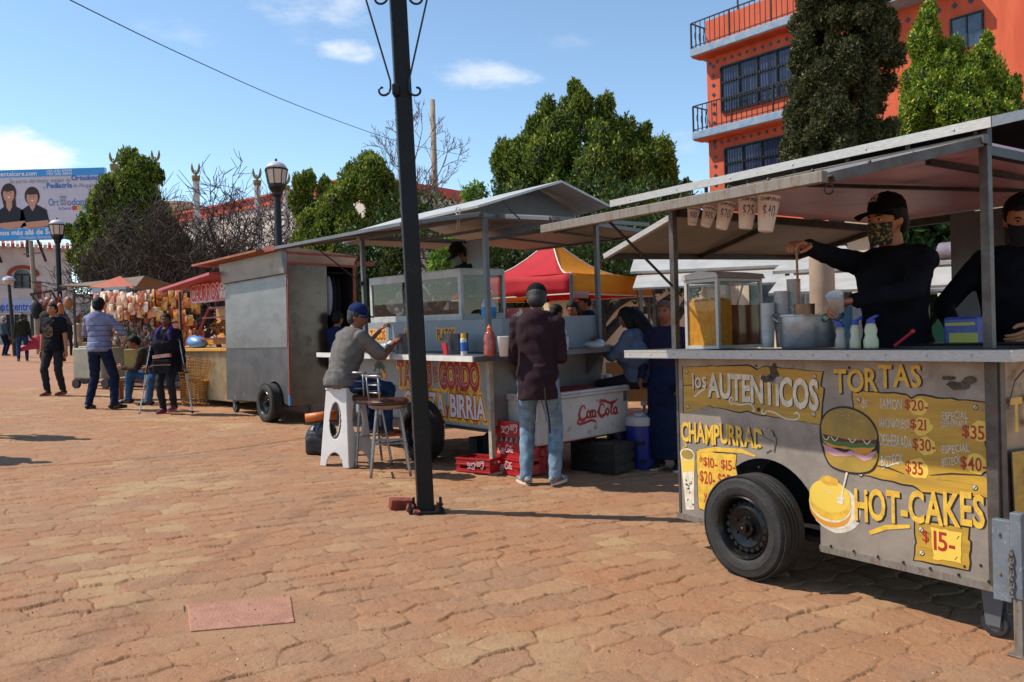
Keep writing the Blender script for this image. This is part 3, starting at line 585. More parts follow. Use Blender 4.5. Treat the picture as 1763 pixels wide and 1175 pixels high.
def bare(name,label,px,basepy,Y,H,spread,n0=5,depth=5,seed=1,col=None,r0=.09,fan=.9,cat='tree',grow=.72,minr=.006):
    p=at(px,basepy,Y); g=gz(p.x,Y); T=thing(name,label,cat,(p.x,p.y,g)); rg=random.Random(seed); w=MB(); tips=MB()
    def br(P,d,L,r,k):
        mid=P+d*L*.5+Vector((rg.uniform(-1,1),rg.uniform(-1,1),rg.uniform(-1,1)))*L*.07; E=P+d*L+Vector((rg.uniform(-1,1),rg.uniform(-1,1),rg.uniform(-.5,1)))*L*.1
        (w if k>depth-3 else tips).tube([P,mid,E],[r,r*.85,r*.68],6 if k>depth-3 else 3,cap=False)
        if k==0: return
        for i in range(rg.choice((2,3,3)) if k<depth else n0):
            a=Vector((rg.gauss(0,1),rg.gauss(0,1),rg.gauss(0,.7))).normalized(); nd=(d*(1-.45*fan)+a*fan*.55+Vector((0,0,.14))).normalized()
            br(E if rg.random()<.6 else mid,nd,L*rg.uniform(.6,.92)*grow/.72,max(r*.6,minr),k-1)
    w.add([],[]) if False else None
    z0=g
    br(Vector((0,0,-.2)),Vector((rg.uniform(-.1,.1),0,1)).normalized(),H*.3,r0,depth)
    w.build('trunk',col or mbark,T); 
    if tips.Fc: tips.build('twigs',col or mbark,T)
    return T
mtw_=mat('twigs_brown','#4f4138','#3a2f29',ns=4,rough=.9)
mtw2=mat('twigs_grey','#75665a','#5a4d44',ns=4,rough=.9)
for i,(px,Y,H,l) in enumerate(((225,33,5.4,'lowest brown leafless shrub at the foot of the leftmost conifer'),(275,31,7.0,'brown leafless shrub between the leftmost conifer and the dome'),(400,33,7.6,'brown leafless shrub right in front of the second winged column from right'),(455,32,5.6,'leafless shrub at the foot of the lantern lamp'),(245,34,6.0,'brown leafless shrub in front of the leftmost conifer, behind the snack stalls'),(305,33,6.6,'dense brown leafless shrub left of the middle winged column'),(375,35,7.2,'grey leafless shrub in front of the middle winged column'),(425,34,6.6,'leafless shrub with upright twigs left of the lantern lamp'),(345,31,5.6,'low leafless shrub above the churro stall'))):
    bare('leafless_shrub',l,px,590,Y,H,1,n0=7,depth=6,seed=40+i,col=mtw_ if i!=7 else mtw2,r0=.12,fan=1.05,cat='shrub',minr=.014)
bare('leafless_tree','leafless grey tree around the tall concrete mast',795,600,40,17.4,1,n0=7,depth=7,seed=63,col=mtw2,r0=.17,fan=.85,grow=.60,minr=.014)
# dark forked trunks behind the red tent
mtrunk=mat('dark_trunk','#241c17','#352a22',ns=8,rough=.9,bump=.6,bs=14)
for i,(px,Y,pts,lab) in enumerate(((1025,17,[[(1020,640),(1030,560),(1020,500),(1000,470)],[(1030,560),(1060,525),(1100,505),(1140,500)],[(1030,590),(1080,540),(1120,532),(1165,505)],[(1040,530),(1045,490)]],'dark forked tree trunks behind the woman with the phone'),
      (880,19,[[(880,640),(885,580),(875,530),(850,490)],[(885,580),(905,550),(925,520),(940,490)],[(890,600),(860,560),(835,545)]],'crooked dark trunk seen under the red tent left corner'),
      (1120,18,[[(1140,640),(1145,580),(1120,520),(1105,480)],[(1145,570),(1170,540),(1190,500)]],'dark slanting trunk behind the taco counter right end'),(720,20,[[(738,600),(742,560),(735,520),(712,490)],[(742,550),(765,515),(772,480)]],'dark branching trunk behind the glass showcase'))):
    p=at(px,640,Y); T=thing('tree',lab,'tree',(p.x,p.y,gz(p.x,Y))); w=MB()
    for k,q in enumerate(pts):
        P=[at(x,y,Y+.3*k*math.sin(j))-T.location for j,(x,y) in enumerate(q)]; P=spline(P,5); n=len(P); w.tube(P,[(.2 if k==0 else .12)*(1-.5*j/n) for j in range(n)],9)
    w.build('trunk',mtrunk,T,smooth=True)
    q=at(px,440,Y)-T.location; leafmesh('crown',[(q.x+rx,ry,q.z+rz_,1.1,1,.7,1) for rx,ry,rz_ in ((-.9,0,.2),(.4,.4,.5),(1.4,-.3,.1),(0,-.5,.9))],900,.09,gD,T,seed=70+i)
# ================================================================== carts
def FM(x,y,z,yaw,pit,rol): 
    m=Euler((rol,pit,R(yaw)),'XYZ').to_matrix().to_4x4(); m.translation=(x,y,z); return m
FA=FM(1.0212,5.1018,.132,-56.2146,-.0044,-.0037); FB=FM(-1.6114,9.272,.4038,-49.74,.0091,.0173); FC=FM(-4.5299,12.93,.3415,-48.8673,-.0068,-.0195)
def on(M,px,py,ax=1,val=0.):
    I=M.inverted(); o=I@CAM0; d=I.to_3x3()@ray(px,py); t_=(val-o[ax])/d[ax]; return o+d*t_
def zg(M,x,y):      # ground height in the frame's own coordinates
    p=M@Vector((x,y,0)); return (gz(p.x,p.y)-p.z)
PF=frame((1,0,0),(0,0,1),(0,-1,0))           # painting plane on a front panel
def PE(x): return frame((0,1,0),(0,0,1),(1,0,0),(x,0,0))     # painting plane on a right end
mal=mat('aluminium','#b9b4ad','#a39d96',ns=30,rough=.45,metal=.35,st=(1,1,8),bump=.1,bs=60)
mss=mat('scuffed_steel','#978c80','#857a6f',ns=5,rough=.42,metal=.3,c3='#6e6257',n3=3.,bump=.25,bs=9,det=10,r2=.55)
mst2=mat('grey_painted_steel','#66696c','#5a5d60',ns=4,rough=.5,metal=.2,c3='#6a655f',n3=7)
mrust=mat('rusty_galvanised','#7d776e','#6f5743',ns=24,rough=.65,metal=.35,c3='#6b452f',n3=34,st=(2.5,1,.25),lo=.42,hi=.72)
mdark=mat('dark_steel','#3a3836','#2a2220',ns=12,rough=.5,metal=.4,c3='#4a2f24',n3=18)
mpost=mat('worn_steel_post','#5d5852','#4b423c',ns=10,rough=.5,metal=.45,c3='#6b4534',n3=16)
mrub=mat('tyre_rubber','#1d1b1a','#2b2826',ns=9,rough=.75,bump=.2,bs=60,c3='#3a332d',n3=5)
mrim=mat('rim_black','#141414','#1f1e1d',ns=6,rough=.3,metal=.5)
mwhite=mat('white_paint','#b5b3b0','#a5a29e',ns=8,rough=.45,c3='#a39c92',n3=10)
mdeck=mat('counter_deck','#8f8a83','#6a6560',ns=8,rough=.4,metal=.5)
minner=mat('canopy_underside','#86837f','#787570',ns=3,rough=.45,metal=.25,c3='#8a8179',n3=3.5)
mpink=mat('pink_ceiling','#d0a2b0','#bd8e9d',ns=2,rough=.35,c3='#8d6c76',n3=4)
cpoly=lambda *p:list(p)
def wheel(parent,c,D,w,M=None,n=56,name='wheel',tag_=None):
    # tyre with axis along local y, outer face towards -y
    r=D/2; T=frame((1,0,0),(0,0,1),(0,-1,0),c)   # lathe axis -> -y
    g_=MB(); ri=r*.62
    prof=[(ri,-w/2+.01),(r*.8,-w/2),(r*.95,-w/2+.012),(r,-w/2+.035)]
    for k in range(-2,3): prof+=[(r+.004,k*w*.15-.008),(r-.006,k*w*.15-.004),(r-.006,k*w*.15+.004),(r+.004,k*w*.15+.008)]
    prof+=[(r,w/2-.035),(r*.955,w/2-.01),(r*.93,w/2-.003),(r*.82,w/2),(r*.8,w/2+.003),(r*.72,w/2),(r*.66,w/2-.004),(ri,w/2-.014)]
    g_.lathe(prof,n,0,T,cap=False)
    for k in range(n*2): 
        a=2*PI*k/(n*2)
        for e in (-1,1): g_.box((0,0,0),(.014,.006,w*.19),(0,0,0),0,T@Matrix.Rotation(a,4,'Z')@TR((0,r+.001,e*w*.33),(0,.35*e,0)))
    ty=g_.build('tyre',mrub,parent,smooth=True,auto=35) if tag_ is None else tag_
    g_=MB(); 
    g_.lathe([(ri,-w/2+.01),(ri+.006,w/2-.018),(ri-.006,w/2-.006),(ri-.018,w/2-.02),(ri-.03,w/2-.07),(ri*.86,w/2-.075),(ri*.8,w/2-.05),(ri*.62,w/2-.035),(ri*.5,w/2-.045),(ri*.34,w/2-.05),(ri*.3,w/2-.03),(ri*.17,w/2-.03),(ri*.16,w/2-.01),(.004,w/2-.008)],n,0,T,cap=False)
    for k in range(5):
        a=2*PI*k/5; g_.lathe([(.008,0),(.008,.014),(.004,.016)],6,0,T@TR((ri*.27*math.cos(a)*1.25,ri*.27*math.sin(a)*1.25,w/2-.032)))
    rm=g_.build('rim',mrim,parent,smooth=True,auto=35)
    g_=MB()
    for k in range(20):
        a=2*PI*k/20; g_.lathe([(.013,0),(.013,.003)],10,0,T@TR((ri*.73*math.cos(a),ri*.73*math.sin(a),w/2-.0432)))
    g_.build('rim_holes',mat('hole_black','#020202',rough=.9),rm)
def caster(parent,c,D,w,top,name='caster'):
    g_=MB(); T=frame((1,0,0),(0,0,1),(0,-1,0),c); r=D/2
    g_.lathe([(r*.6,-w/2),(r*.93,-w/2),(r,-w/4),(r,w/4),(r*.93,w/2),(r*.6,w/2)],24,0,T,cap=False); ca=g_.build(name,mrub,parent,smooth=True,auto=40)
    g_=MB(); g_.lathe([(.01,-w*.55),(r*.62,-w*.4),(r*.62,w*.4),(.01,w*.55)],20,0,T); 
    for e in(-1,1): g_.prism([(-.03,-.01),(.03,-.01),(.05,top-c[2]),(-.05,top-c[2])],0,.006,frame((1,0,0),(0,0,1),(0,-1,0),(c[0],c[1]+e*(w*.62),c[2])))
    g_.box((c[0],c[1],top),(.13,w*1.6,.02)); g_.build('fork',mst2,ca)
def coke(mb,T,u0,v0,w,h,hh=.002,mi=0,k=1.):
    L=w; S=lambda pts,ww:stroke(mb,[(u0+x*w,v0+y*h) for x,y in spline([(a,b,0) for a,b in pts],5) for x,y in ((x,y),)] if False else [(u0+p[0]*w,v0+p[1]*h) for p in spline([(a,b,0) for a,b in pts],5)],[q*w*k for q in np.interp(np.linspace(0,1,(len(pts)-1)*5+1),np.linspace(0,1,len(ww)),ww)],T,hh,mi)
    S([(.17,.7),(.15,.86),(.1,.88),(.05,.72),(.02,.48),(.04,.27),(.1,.2),(.17,.28),(.22,.42)],[.015,.02,.035,.04,.02])
    S([(.03,.3),(-.02,.15),(.02,.03),(.14,.05),(.28,.12),(.38,.08),(.44,.0)],[.012,.03,.03,.03,.03,.01])
    for cx in (.245,.375,.715,.915): S([(cx+.03,.55),(cx-.01,.6),(cx-.04,.45),(cx-.025,.3),(cx+.01,.28),(cx+.035,.42),(cx+.03,.55)],[.022,.026,.022])
    S([(.35,.50),(.34,.58),(.31,.6),(.285,.46),(.29,.31),(.32,.26),(.355,.36)],[.03,.022,.026,.012])
    for cx in (.41,.95): S([(cx,.6),(cx-.005,.35),(cx+.015,.26),(cx+.04,.34)],[.022,.02,.01])
    S([(.45,.47),(.48,.49)],[.03,.03])
    S([(.64,.66),(.62,.82),(.58,.86),(.53,.74),(.5,.52),(.52,.32),(.57,.24),(.64,.32),(.68,.45)],[.015,.02,.035,.04,.02])
    S([(.52,.9),(.58,1.0),(.66,.98),(.78,.86),(.88,.86),(.99,1.02)],[.01,.03,.03,.03,.03,.01])
    S([(.77,.36),(.84,.66),(.86,.86),(.835,.9),(.815,.7),(.81,.4),(.83,.27),(.87,.36)],[.012,.02,.022,.02,.012])
# ------------------------------------------------------------------ cart A (front, right)
A=thing('food_cart','weathered steel snack cart with painted yellow menu boards, nearest at right','food cart',M=FA)
LA,HA,WA=1.9,.965,2.1
AP=lambda px,py,y=0.:(lambda q:(q.x,q.z))(on(FA,px,py,1,y))
wc=on(FA,1275,908,1,-.215); wx,wz=wc.x,wc.z
arc=[(wx+.35*math.cos(a),max(wz+.35*math.sin(a),0)) for a in np.linspace(0,PI,24)]
arc=[p for p in arc]; arc[0]=(wx+.345,0); arc[-1]=(wx-.345,0)
w=MB(); w.prism([(0,0)]+arc[::-1]+[(LA,0),(LA,HA),(0,HA)],-.012,0,PF); w.build('front_panel',mss,A)
w=MB(); w.bx((0,.0125,0),(.012,WA,HA)); w.bx((0,WA,0),(LA,WA+.012,HA)); w.build('side_panel',mss,A)
w=MB(); w.bx((LA-.012,.013,0),(LA,WA,HA)); w.build('end_panel',mat('tan_panel','#a88d70','#937a62',ns=4,rough=.5,metal=.3,c3='#6d5a4a',n3=5),A)
w=MB(); w.bx((.01,.02,.0),(LA-.01,WA,.03)); w.build('floor',mdark,A)
w=MB(); w.bx((-.01,-.018,-.03),(wx-.35,.03,.004)); w.bx((wx+.35,-.018,-.03),(LA+.01,.03,.004)); w.bx((LA-.03,.03,-.03),(LA+.012,WA,.004)); w.bx((0,.03,-.03),(.03,WA,.004))
w.build('chassis_rail',mrust,A)
w=MB()
for x in list(np.arange(wx+.42,LA,.13)): w.lathe([(.008,0),(.006,.006),(.001,.007)],8,0,PF@TR((x,.012,.0185)))
for x,z in ((.62,.93),(1.2,.93),(.62,.47),(.62,.36),(1.28,.30),(1.82,.07),(1.75,.05)): w.lathe([(.007,0),(.005,.004),(.001,.005)],8,0,PF@TR((x,z,.001)))
w.build('rivets',mdark,A)
w=MB(); w.bx((LA-.035,-.022,.0),(LA+.012,-.0005,HA)); w.bx((LA+.001,.0,.0),(LA+.02,.045,HA)); w.bx((-.004,-.006,0),(.012,.0,HA)); w.build('corner_trim',mpost,A)
# painted decoration
moch=mat('paint_ochre','#c0922c','#a37f2a',ns=6,rough=.5,c3='#857050',n3=9,st=(.4,1,3)); myel=mat('paint_yellow','#e0b43a','#c79a34',ns=16,rough=.5,c3='#9a845a',n3=34); mcre=mat('paint_cream','#e2d6bd','#c2b69e',ns=18,rough=.5,c3='#93867a',n3=30)
mout=mat('paint_black','#17140f',rough=.6); mred=mat('paint_red','#a3201a',rough=.5); mpy=mat('paint_pale_yellow','#dcb94a',rough=.5); mbun=mat('paint_bun','#a38432','#8a7030',ns=5,rough=.5); mgrn=mat('paint_green','#3e6a2a',rough=.5); mpnk=mat('paint_pink','#c28f96',rough=.5); mor2=mat('paint_orange','#d08a2a',rough=.5); mgy=mat('paint_grey_worn','#cfc8b8','#b5ab98',ns=20,rough=.6); mmar=mat('paint_maroon','#5e1e18',rough=.5)
PM=[moch,myel,mcre,mout,mred,mpy,mbun,mgrn,mpnk,mor2,mgy,mmar]
OC,YE,CR_,BK,RD,PY,BU,GR,PK,OR,GW,MA=range(12)
def offs(poly,d):
    cx=sum(p[0] for p in poly)/len(poly); cy=sum(p[1] for p in poly)/len(poly); o=[]
    for x,y in poly:
        l=math.hypot(x-cx,y-cy)+1e-9; o.append((x+(x-cx)/l*d,y+(y-cy)/l*d))
    return o
def jag(poly,amp,step=.03,seed=0):
    rr=random.Random(seed); o=[]
    for i in range(len(poly)):
        a=poly[i];b=poly[(i+1)%len(poly)]; L=math.hypot(b[0]-a[0],b[1]-a[1]); n=max(1,int(L/step))
        for k in range(n): t_=k/n; o.append((a[0]+(b[0]-a[0])*t_+rr.uniform(-amp,amp),a[1]+(b[1]-a[1])*t_+rr.uniform(-amp,amp)))
    return o
def board(w,poly,seed,screws=True,T=PF,notch=True,h0=.001):
    P=jag(poly,.0035,.03,seed)
    w.flat(offs(P,.009),h0,T,BK); w.flat(P,h0+.001,T,OC)
    xs=[p[0] for p in poly]; zs=[p[1] for p in poly]; x0,x1,z0,z1=min(xs),max(xs),min(zs),max(zs); rr=random.Random(seed)
    for k in range(7):
        z=rr.uniform(z0+.03,z1-.03); xa=rr.uniform(x0,x1-.15)+.0; stroke(w,[(xa,z),(xa+.05,z+.003),(xa+rr.uniform(.1,.2),z-.002)],[.001,.004,.001],T,h0+.0015,BU)
    if screws:
        for sx,sz in ((x0+.035,z1-.045),(x1-.05,z1-.05),(x0+.035,z0+.04),(x1-.06,z0+.05)): w.flat(circ(sx,sz,.013),h0+.002,T,BK); w.flat(circ(sx-.001,sz+.001,.01),h0+.0025,T,GW); stroke(w,[(sx-.006,sz-.008),(sx+.006,sz+.008)],.003,T,h0+.003,BK)
w=MB()
board(w,[(.06,.915),(.58,.93),(.62,.905),(.66,.925),(1.045,.905),(1.03,.83),(1.05,.82),(1.04,.745),(1.03,.70),(1.03,.63),(.62,.66),(.55,.675),(.5,.665),(.3,.68),(.26,.695),(.22,.67),(.055,.63)],1)
stroke(w,[(.06,.80),(.12,.805),(.25,.80)],[.004,.006,.001],PF,.003,BK)
def shadowed(t_,u0,u1,v0,v1,mi,bold=.03,**k):
    write(w,t_,PF,u0+.007,u1+.007,v0-.007,v1-.007,.0028,BK,bold=bold,**{a:b for a,b in k.items()}); write(w,t_,PF,u0,u1,v0,v1,.0034,mi,bold=bold,**k)
shadowed('los',.135,.245,.785,.885,CR_,.01,slope=.12,jit=.004)
stroke(w,[(.145,.735),(.19,.765),(.24,.79)],[.008,.014,.008],PF,.0034,CR_)
shadowed('AUTENTICOS',.26,1.015,.745,.88,CR_,.034,v0b=.705,v1b=.86,seed=4)
stroke(w,spline([(.44,.70),(.42,.72),(.43,.745),(.45,.735),(.44,.715),(.5,.705),(.56,.715),(.59,.70),(.6,.675),(.585,.68)],5),.008,PF,.0036,CR_)
stroke(w,spline([(.66,.69),(.65,.67),(.67,.665),(.69,.68),(.74,.675),(.8,.65),(.87,.645),(.9,.665),(.885,.685),(.865,.675)],5),.008,PF,.0036,CR_)
w.flat(circ(.63,.685,.012),.0036,PF,BK)
shadowed('CHAMPURRADO',.03,.73,.46,.575,YE,.03,v0b=.47,v1b=.575,jit=.008,seed=3)
stroke(w,[(.17,.405),(.3,.43),(.5,.44),(.6,.42)],[.02,.026,.026,.01],PF,.003,YE)
# cup
w.flat([(.0+.015,.36),(.13,.36),(.12,.04),(.05,.03)],.002,PF,CR_); w.flat([(.02,.37),(.135,.37),(.13,.28),(.03,.26)],.0025,PF,PY); w.flat(circ(.075,.375,.062,.038),.003,PF,CR_); w.flat(circ(.075,.375,.052,.030),.0035,PF,BU)
for i in range(16): 
    r_=random.Random(i); w.flat(circ(.05+r_.random()*.065,.07+r_.random()*.17,.002+.006*r_.random(),n=7),.003,PF,BK)
w.flat(circ(.085,.075,.022),.0032,PF,GW)
stroke(w,spline([(.05,.45),(.07,.43),(.045,.415),(.06,.395)],5),.008,PF,.004,YE)
P=[(.15,.405),(.46,.415),(.45,.35),(.465,.30),(.45,.05),(.16,.055)]; w.flat(offs(jag(P,.003,.03,5),.006),.001,PF,BK); w.flat(jag(P,.003,.03,5),.002,PF,YE)
write(w,'de',PF,.175,.20,.34,.385,.003,RD,slope=.3); write(w,'$10- $15-',PF,.205,.45,.315,.375,.003,RD,bold=.01); write(w,'$20- $25-',PF,.175,.43,.215,.29,.003,RD,bold=.012); write(w,'y $30-',PF,.2,.38,.12,.18,.003,RD)
# TORTAS + menu
shadowed('TORTAS',1.115,1.57,.80,.915,YE,.022,v0b=.855,v1b=.955,jit=.006,seed=9)
board(w,[(1.215,.815),(1.5,.805),(1.525,.79),(1.55,.805),(1.86,.785),(1.855,.68),(1.84,.66),(1.86,.56),(1.865,.50),(1.83,.475),(1.865,.455),(1.855,.375),(1.56,.36),(1.54,.375),(1.52,.38),(1.24,.40)],2)
stroke(w,[(1.6,.44),(1.7,.46),(1.84,.47)],[.002,.007,.004],PF,.004,BK); stroke(w,[(1.32,.455),(1.4,.45),(1.48,.43)],[.002,.007,.002],PF,.004,BK)
def blot(cx,cz,rx,rz,s): w.flat(jag(circ(cx,cz,rx,rz,14),.006,.03,s),.003,PF,PY)
blot(1.555,.755,.05,.04,1); blot(1.57,.665,.05,.042,2); blot(1.585,.575,.05,.042,3); blot(1.545,.465,.055,.048,4); blot(1.83,.665,.045,.045,5); blot(1.815,.515,.05,.045,6)
for t_,a,b,c,d,sl in (('\u00b7JAMON',1.355,1.475,.735,.785,0),('\u00b7JAMON&QUESO',1.35,1.51,.645,.69,0),('\u00b7DESHEBRADA',1.352,1.52,.555,.61,0),('\u00b7BISTECK',1.355,1.475,.45,.50,.25),('\u00b7ESPECIAL',1.66,1.78,.70,.735,.12),('DESHEBRADA',1.66,1.78,.668,.695,.1),('\u00b7ESPECIAL',1.655,1.785,.545,.58,.2),('BISTECK',1.66,1.745,.49,.525,.25)): write(w,t_,PF,a,b,c,d,.0034,GW,bold=.006,slope=sl,jit=.003)
write(w,'de:',PF,1.265,1.30,.73,.79,.0034,GW,slope=.3)
stroke(w,[(1.365,.44),(1.41,.465),(1.47,.49)],.006,PF,.0035,GW)
for t_,a,b,c,d in (('$20-',1.49,1.60,.735,.785),('$21',1.515,1.59,.645,.695),('$30-',1.525,1.63,.55,.605),('$35',1.485,1.57,.435,.495),('$35',1.755,1.85,.625,.685),('$40-',1.745,1.855,.485,.545)): write(w,t_,PF,a,b,c,d,.004,RD,bold=.012)
# burger
def blobp(pts): return [p[:2] for p in spline([(a,b,0) for a,b in pts],4)]
top=blobp([(1.035,.575),(1.035,.64),(1.08,.70),(1.17,.725),(1.27,.70),(1.33,.64),(1.335,.575),(1.2,.56),(1.035,.575)]); bot=blobp([(1.045,.52),(1.06,.46),(1.1,.42),(1.2,.405),(1.29,.42),(1.33,.46),(1.34,.52),(1.2,.5),(1.045,.52)])
w.flat(offs(blobp([(1.03,.55),(1.035,.64),(1.08,.70),(1.17,.725),(1.27,.70),(1.33,.64),(1.345,.55),(1.33,.46),(1.29,.42),(1.2,.405),(1.1,.42),(1.06,.46),(1.03,.55)]),.010),.0036,PF,BK)
w.flat(bot,.0045,PF,BU); w.flat(top,.0045,PF,BU)
w.flat([(1.04,.585),(1.2,.565),(1.34,.58),(1.34,.55),(1.2,.545),(1.04,.555)],.0048,PF,MA)
w.flat(jag([(1.035,.565),(1.2,.55),(1.335,.56),(1.33,.535),(1.22,.52),(1.2,.505),(1.18,.525),(1.045,.54)],.004,.02,4),.005,PF,GR)
w.flat(jag([(1.04,.545),(1.1,.53),(1.2,.53),(1.335,.54),(1.3,.515),(1.24,.5),(1.2,.52),(1.08,.515)],.004,.03,5),.0052,PF,OR)
w.flat(jag([(1.035,.535),(1.1,.515),(1.16,.495),(1.2,.51),(1.28,.495),(1.34,.53),(1.31,.48),(1.27,.47),(1.22,.49),(1.1,.475),(1.06,.49)],.003,.03,6),.0054,PF,PK)
for cx in (1.06,1.11,1.21,1.29): stroke(w,[(cx-.02+.04*k/6,.575-.02*math.sin(PI*k/6)) for k in range(7)],.005,PF,.0056,CR_)
for i in range(16): r_=random.Random(i+50); w.flat(circ(1.12+r_.random()*.15,.66+r_.random()*.05,.003,.002,6),.005,PF,YE)
# pancakes
w.flat(jag(circ(1.10,.205,.145,.125,28),.003,.05,8),.0012,PF,GW); w.flat(circ(1.085,.215,.138,.115,28),.002,PF,CR_)
w.flat(circ(1.07,.20,.122,.095,28),.0026,PF,OR); w.flat(circ(1.07,.225,.124,.095,28),.003,PF,CR_); w.flat(circ(1.07,.235,.122,.093,28),.0034,PF,YE); w.flat(circ(1.07,.265,.12,.085,28),.0038,PF,PY)
w.flat(jag(circ(1.07,.345,.055,.025,16),.004,.02,9),.0042,PF,YE)
for i in range(5): stroke(w,[(1.03+i*.018,.34),(1.045+i*.018,.325)],.005,PF,.0046,OR)
stroke(w,[(1.175,.40),(1.155,.33),(1.14,.27)],[.012,.008,.01],PF,.005,CR_); w.flat([(1.12,.275),(1.155,.27),(1.15,.235),(1.115,.235)],.005,PF,CR_)
for i in range(6): r_=random.Random(i+9); w.flat(circ(1.03+.08*r_.random(),.27+.03*r_.random(),.004,n=8),.0046,PF,CR_)
shadowed('HOT-CAKES',1.215,1.84,.17,.32,YE,.026,v0b=.245,v1b=.385,jit=.006,seed=13)
stroke(w,[(1.29,.115),(1.38,.16),(1.5,.185)],[.02,.024,.016],PF,.003,YE)
board(w,[(1.525,.215),(1.775,.225),(1.765,.175),(1.775,.165),(1.77,.04),(1.52,.03),(1.525,.10),(1.53,.115)],6); w.flat(jag([(1.60,.20),(1.74,.20),(1.735,.06),(1.61,.055)],.004,.02,3),.0038,PF,PY)
write(w,'$',PF,1.56,1.59,.12,.18,.0045,RD); write(w,'15-',PF,1.615,1.71,.10,.185,.0045,RD,bold=.015)
# soot and worn patches
mso=12; PM2=PM+[mat('soot','#3a332b','#5a5045',ns=20,rough=.8),mss]
for i,(cx,cz,rx,rz,m_) in enumerate(((.74,.895,.03,.045,12),(.70,.86,.05,.02,12),(.76,.86,.05,.02,13),(.73,.845,.03,.012,13),(1.74,.86,.05,.02,12),(1.79,.885,.03,.015,12),(1.70,.89,.03,.01,12),(.69,.52,.05,.06,13),(.56,.53,.012,.02,13))):
    w.flat(jag(circ(cx,cz,rx,rz,18),min(rx,rz)*.35,.01,i+30),.0062,PF,m_)
w.build('painted_menu',PM2,A)
w=MB(); T_=PE(LA+.0215); 
write(w,'TORTAS',T_,.08,.75,.66,.80,.002,YE,bold=.03,slope=.1); w.flat([(.07,.58),(.9,.56),(.88,.18),(.09,.2)],.001,T_,BK); w.flat([(.08,.57),(.89,.55),(.87,.19),(.1,.21)],.002,T_,OC); write(w,'$20',T_,.18,.4,.4,.5,.003,RD,bold=.02)
stroke(w,[(.05,.76),(.12,.88),(.3,.97)],.012,T_,.002,BK); w.build('painted_end_sign',PM,A)
# counter
w=MB(); cy=-.23
w.bx((-.22,cy-.004,HA+.012),(LA+.18,cy+.0,HA+.06)); w.bx((LA+.176,cy,HA+.012),(LA+.18,WA,HA+.06)); w.bx((-.22,cy,HA+.055),(LA+.176,cy+.045,HA+.06)); w.bx((-.22,cy-.006,HA+.016),(LA+.18,cy-.004,HA+.022)); w.bx((-.22,cy-.006,HA+.05),(LA+.18,cy-.004,HA+.056))
w.bx((-.22,cy,HA+.012),(-.216,.25,HA+.06))
for x in np.arange(-.17,LA+.15,.19): w.lathe([(.006,0),(.004,.004),(.001,.005)],8,0,PF@TR((x,HA+.036,-cy+.004)))
lip=w.build('counter_lip',mal,A)
w=MB(); w.bx((-.215,cy+.002,HA+.014),(LA+.175,.34,HA+.053)); w.bx((LA-.3,.34,HA+.014),(LA+.175,WA,HA+.0525)); w.build('counter',mdeck,A)
DZ=HA+.06
# posts and frame
ps=.019
w=MB()
def post(par,x,y,z0,z1,s=ps,m=None,nm='post'): 
    q=MB(); q.bx((x-s,y-s,z0),(x+s,y+s,z1)); return q.build(nm,m or mpost,par,bevel=.002)
for x,y in ((0,0),(LA-.02,0),(.02,WA),(LA-.02,WA)): post(A,x,y,DZ if y==0 else 0,1.9)
RZ=1.90
AZ0,AZ1=1.765,1.74; ax0,ax1,ay=-.235,1.66,-.82
w=MB(); w.add([(ax0-.02,ay-.015,AZ0-.025),(ax1,ay-.015,AZ1-.025),(ax1,ay-.015,AZ1+.022),(ax0-.02,ay-.015,AZ0+.022),(ax0-.02,ay+.025,AZ0-.025),(ax1,ay+.025,AZ1-.025),(ax1,ay+.025,AZ1+.022),(ax0-.02,ay+.025,AZ0+.022)],[(0,1,2,3),(5,4,7,6),(0,4,5,1),(3,2,6,7),(0,3,7,4),(1,5,6,2)]); aw=w.build('awning_rail',mrust,A,bevel=.003)
w=MB(); w.add([(ax0,ay+.02,AZ0),(ax1,ay+.02,AZ1),(LA-.03,-.03,RZ+.035),(-.03,-.03,RZ+.035)],[(0,1,2,3)]); w.build('awning_sheet',minner,A,solid=.005)
w=MB(); w.bar((ax1-.0,ay+.05,AZ1),(LA-.03,-.03,RZ+.015),.042); w.bar((ax0+.02,ay+.05,AZ0-.015),(-.02,-.03,RZ+.01),.03,1); w.bar((.75,ay+.05,AZ0-.02),(.85,-.03,RZ+.005),.025,1); w.build('awning_frame',[mpost,mdark],A)
w=MB(); w.bx((-.02,-.045,RZ+.004),(LA,-.004,RZ+.047)); w.build('front_rail',mpost,A,bevel=.003)
w=MB()
for k in range(9): x=ax0+.08+k*.22; w.lathe([(.008,0),(.008,.012),(.004,.018)],6,0,TR((x,ay+.005,AZ0+.02+(AZ1-AZ0)*(x-ax0)/1.9)))
for k in range(3): w.lathe([(.008,0),(.008,.012),(.004,.018)],6,0,TR((ax1+.04+k*.06,ay+.25+k*.22,AZ1+.062+k*.045)))
for x in (-.1,.22): w.tube([(x+.012*math.cos(a),ay,AZ0+.035+.016*math.sin(a)) for a in np.linspace(0,6.3,12)],.003,5)
w.build('bolts',mdark,A)
w=MB(); w.tube([(x,y,z) for x,y,z in [(ax1+.02*math.cos(a),ay+.03,AZ1-.05+.02*math.sin(a)) for a in np.linspace(0,6,14)]],.004,5); w.build('hook_ring',mdark,A)
w=MB(); w.bx((.0,.02,RZ-.05),(.045,WA,RZ)); w.bx((.0,WA,RZ-.045),(LA,WA+.045,RZ+.0)); w.bx((LA-.045,.02,RZ-.04),(LA-.002,WA,RZ)); w.build('top_frame',mdark,A)
w=MB(); w.bx((.05,.0,RZ+.008),(LA-.02,WA,RZ+.02)); w.build('ceiling',mpink,A)
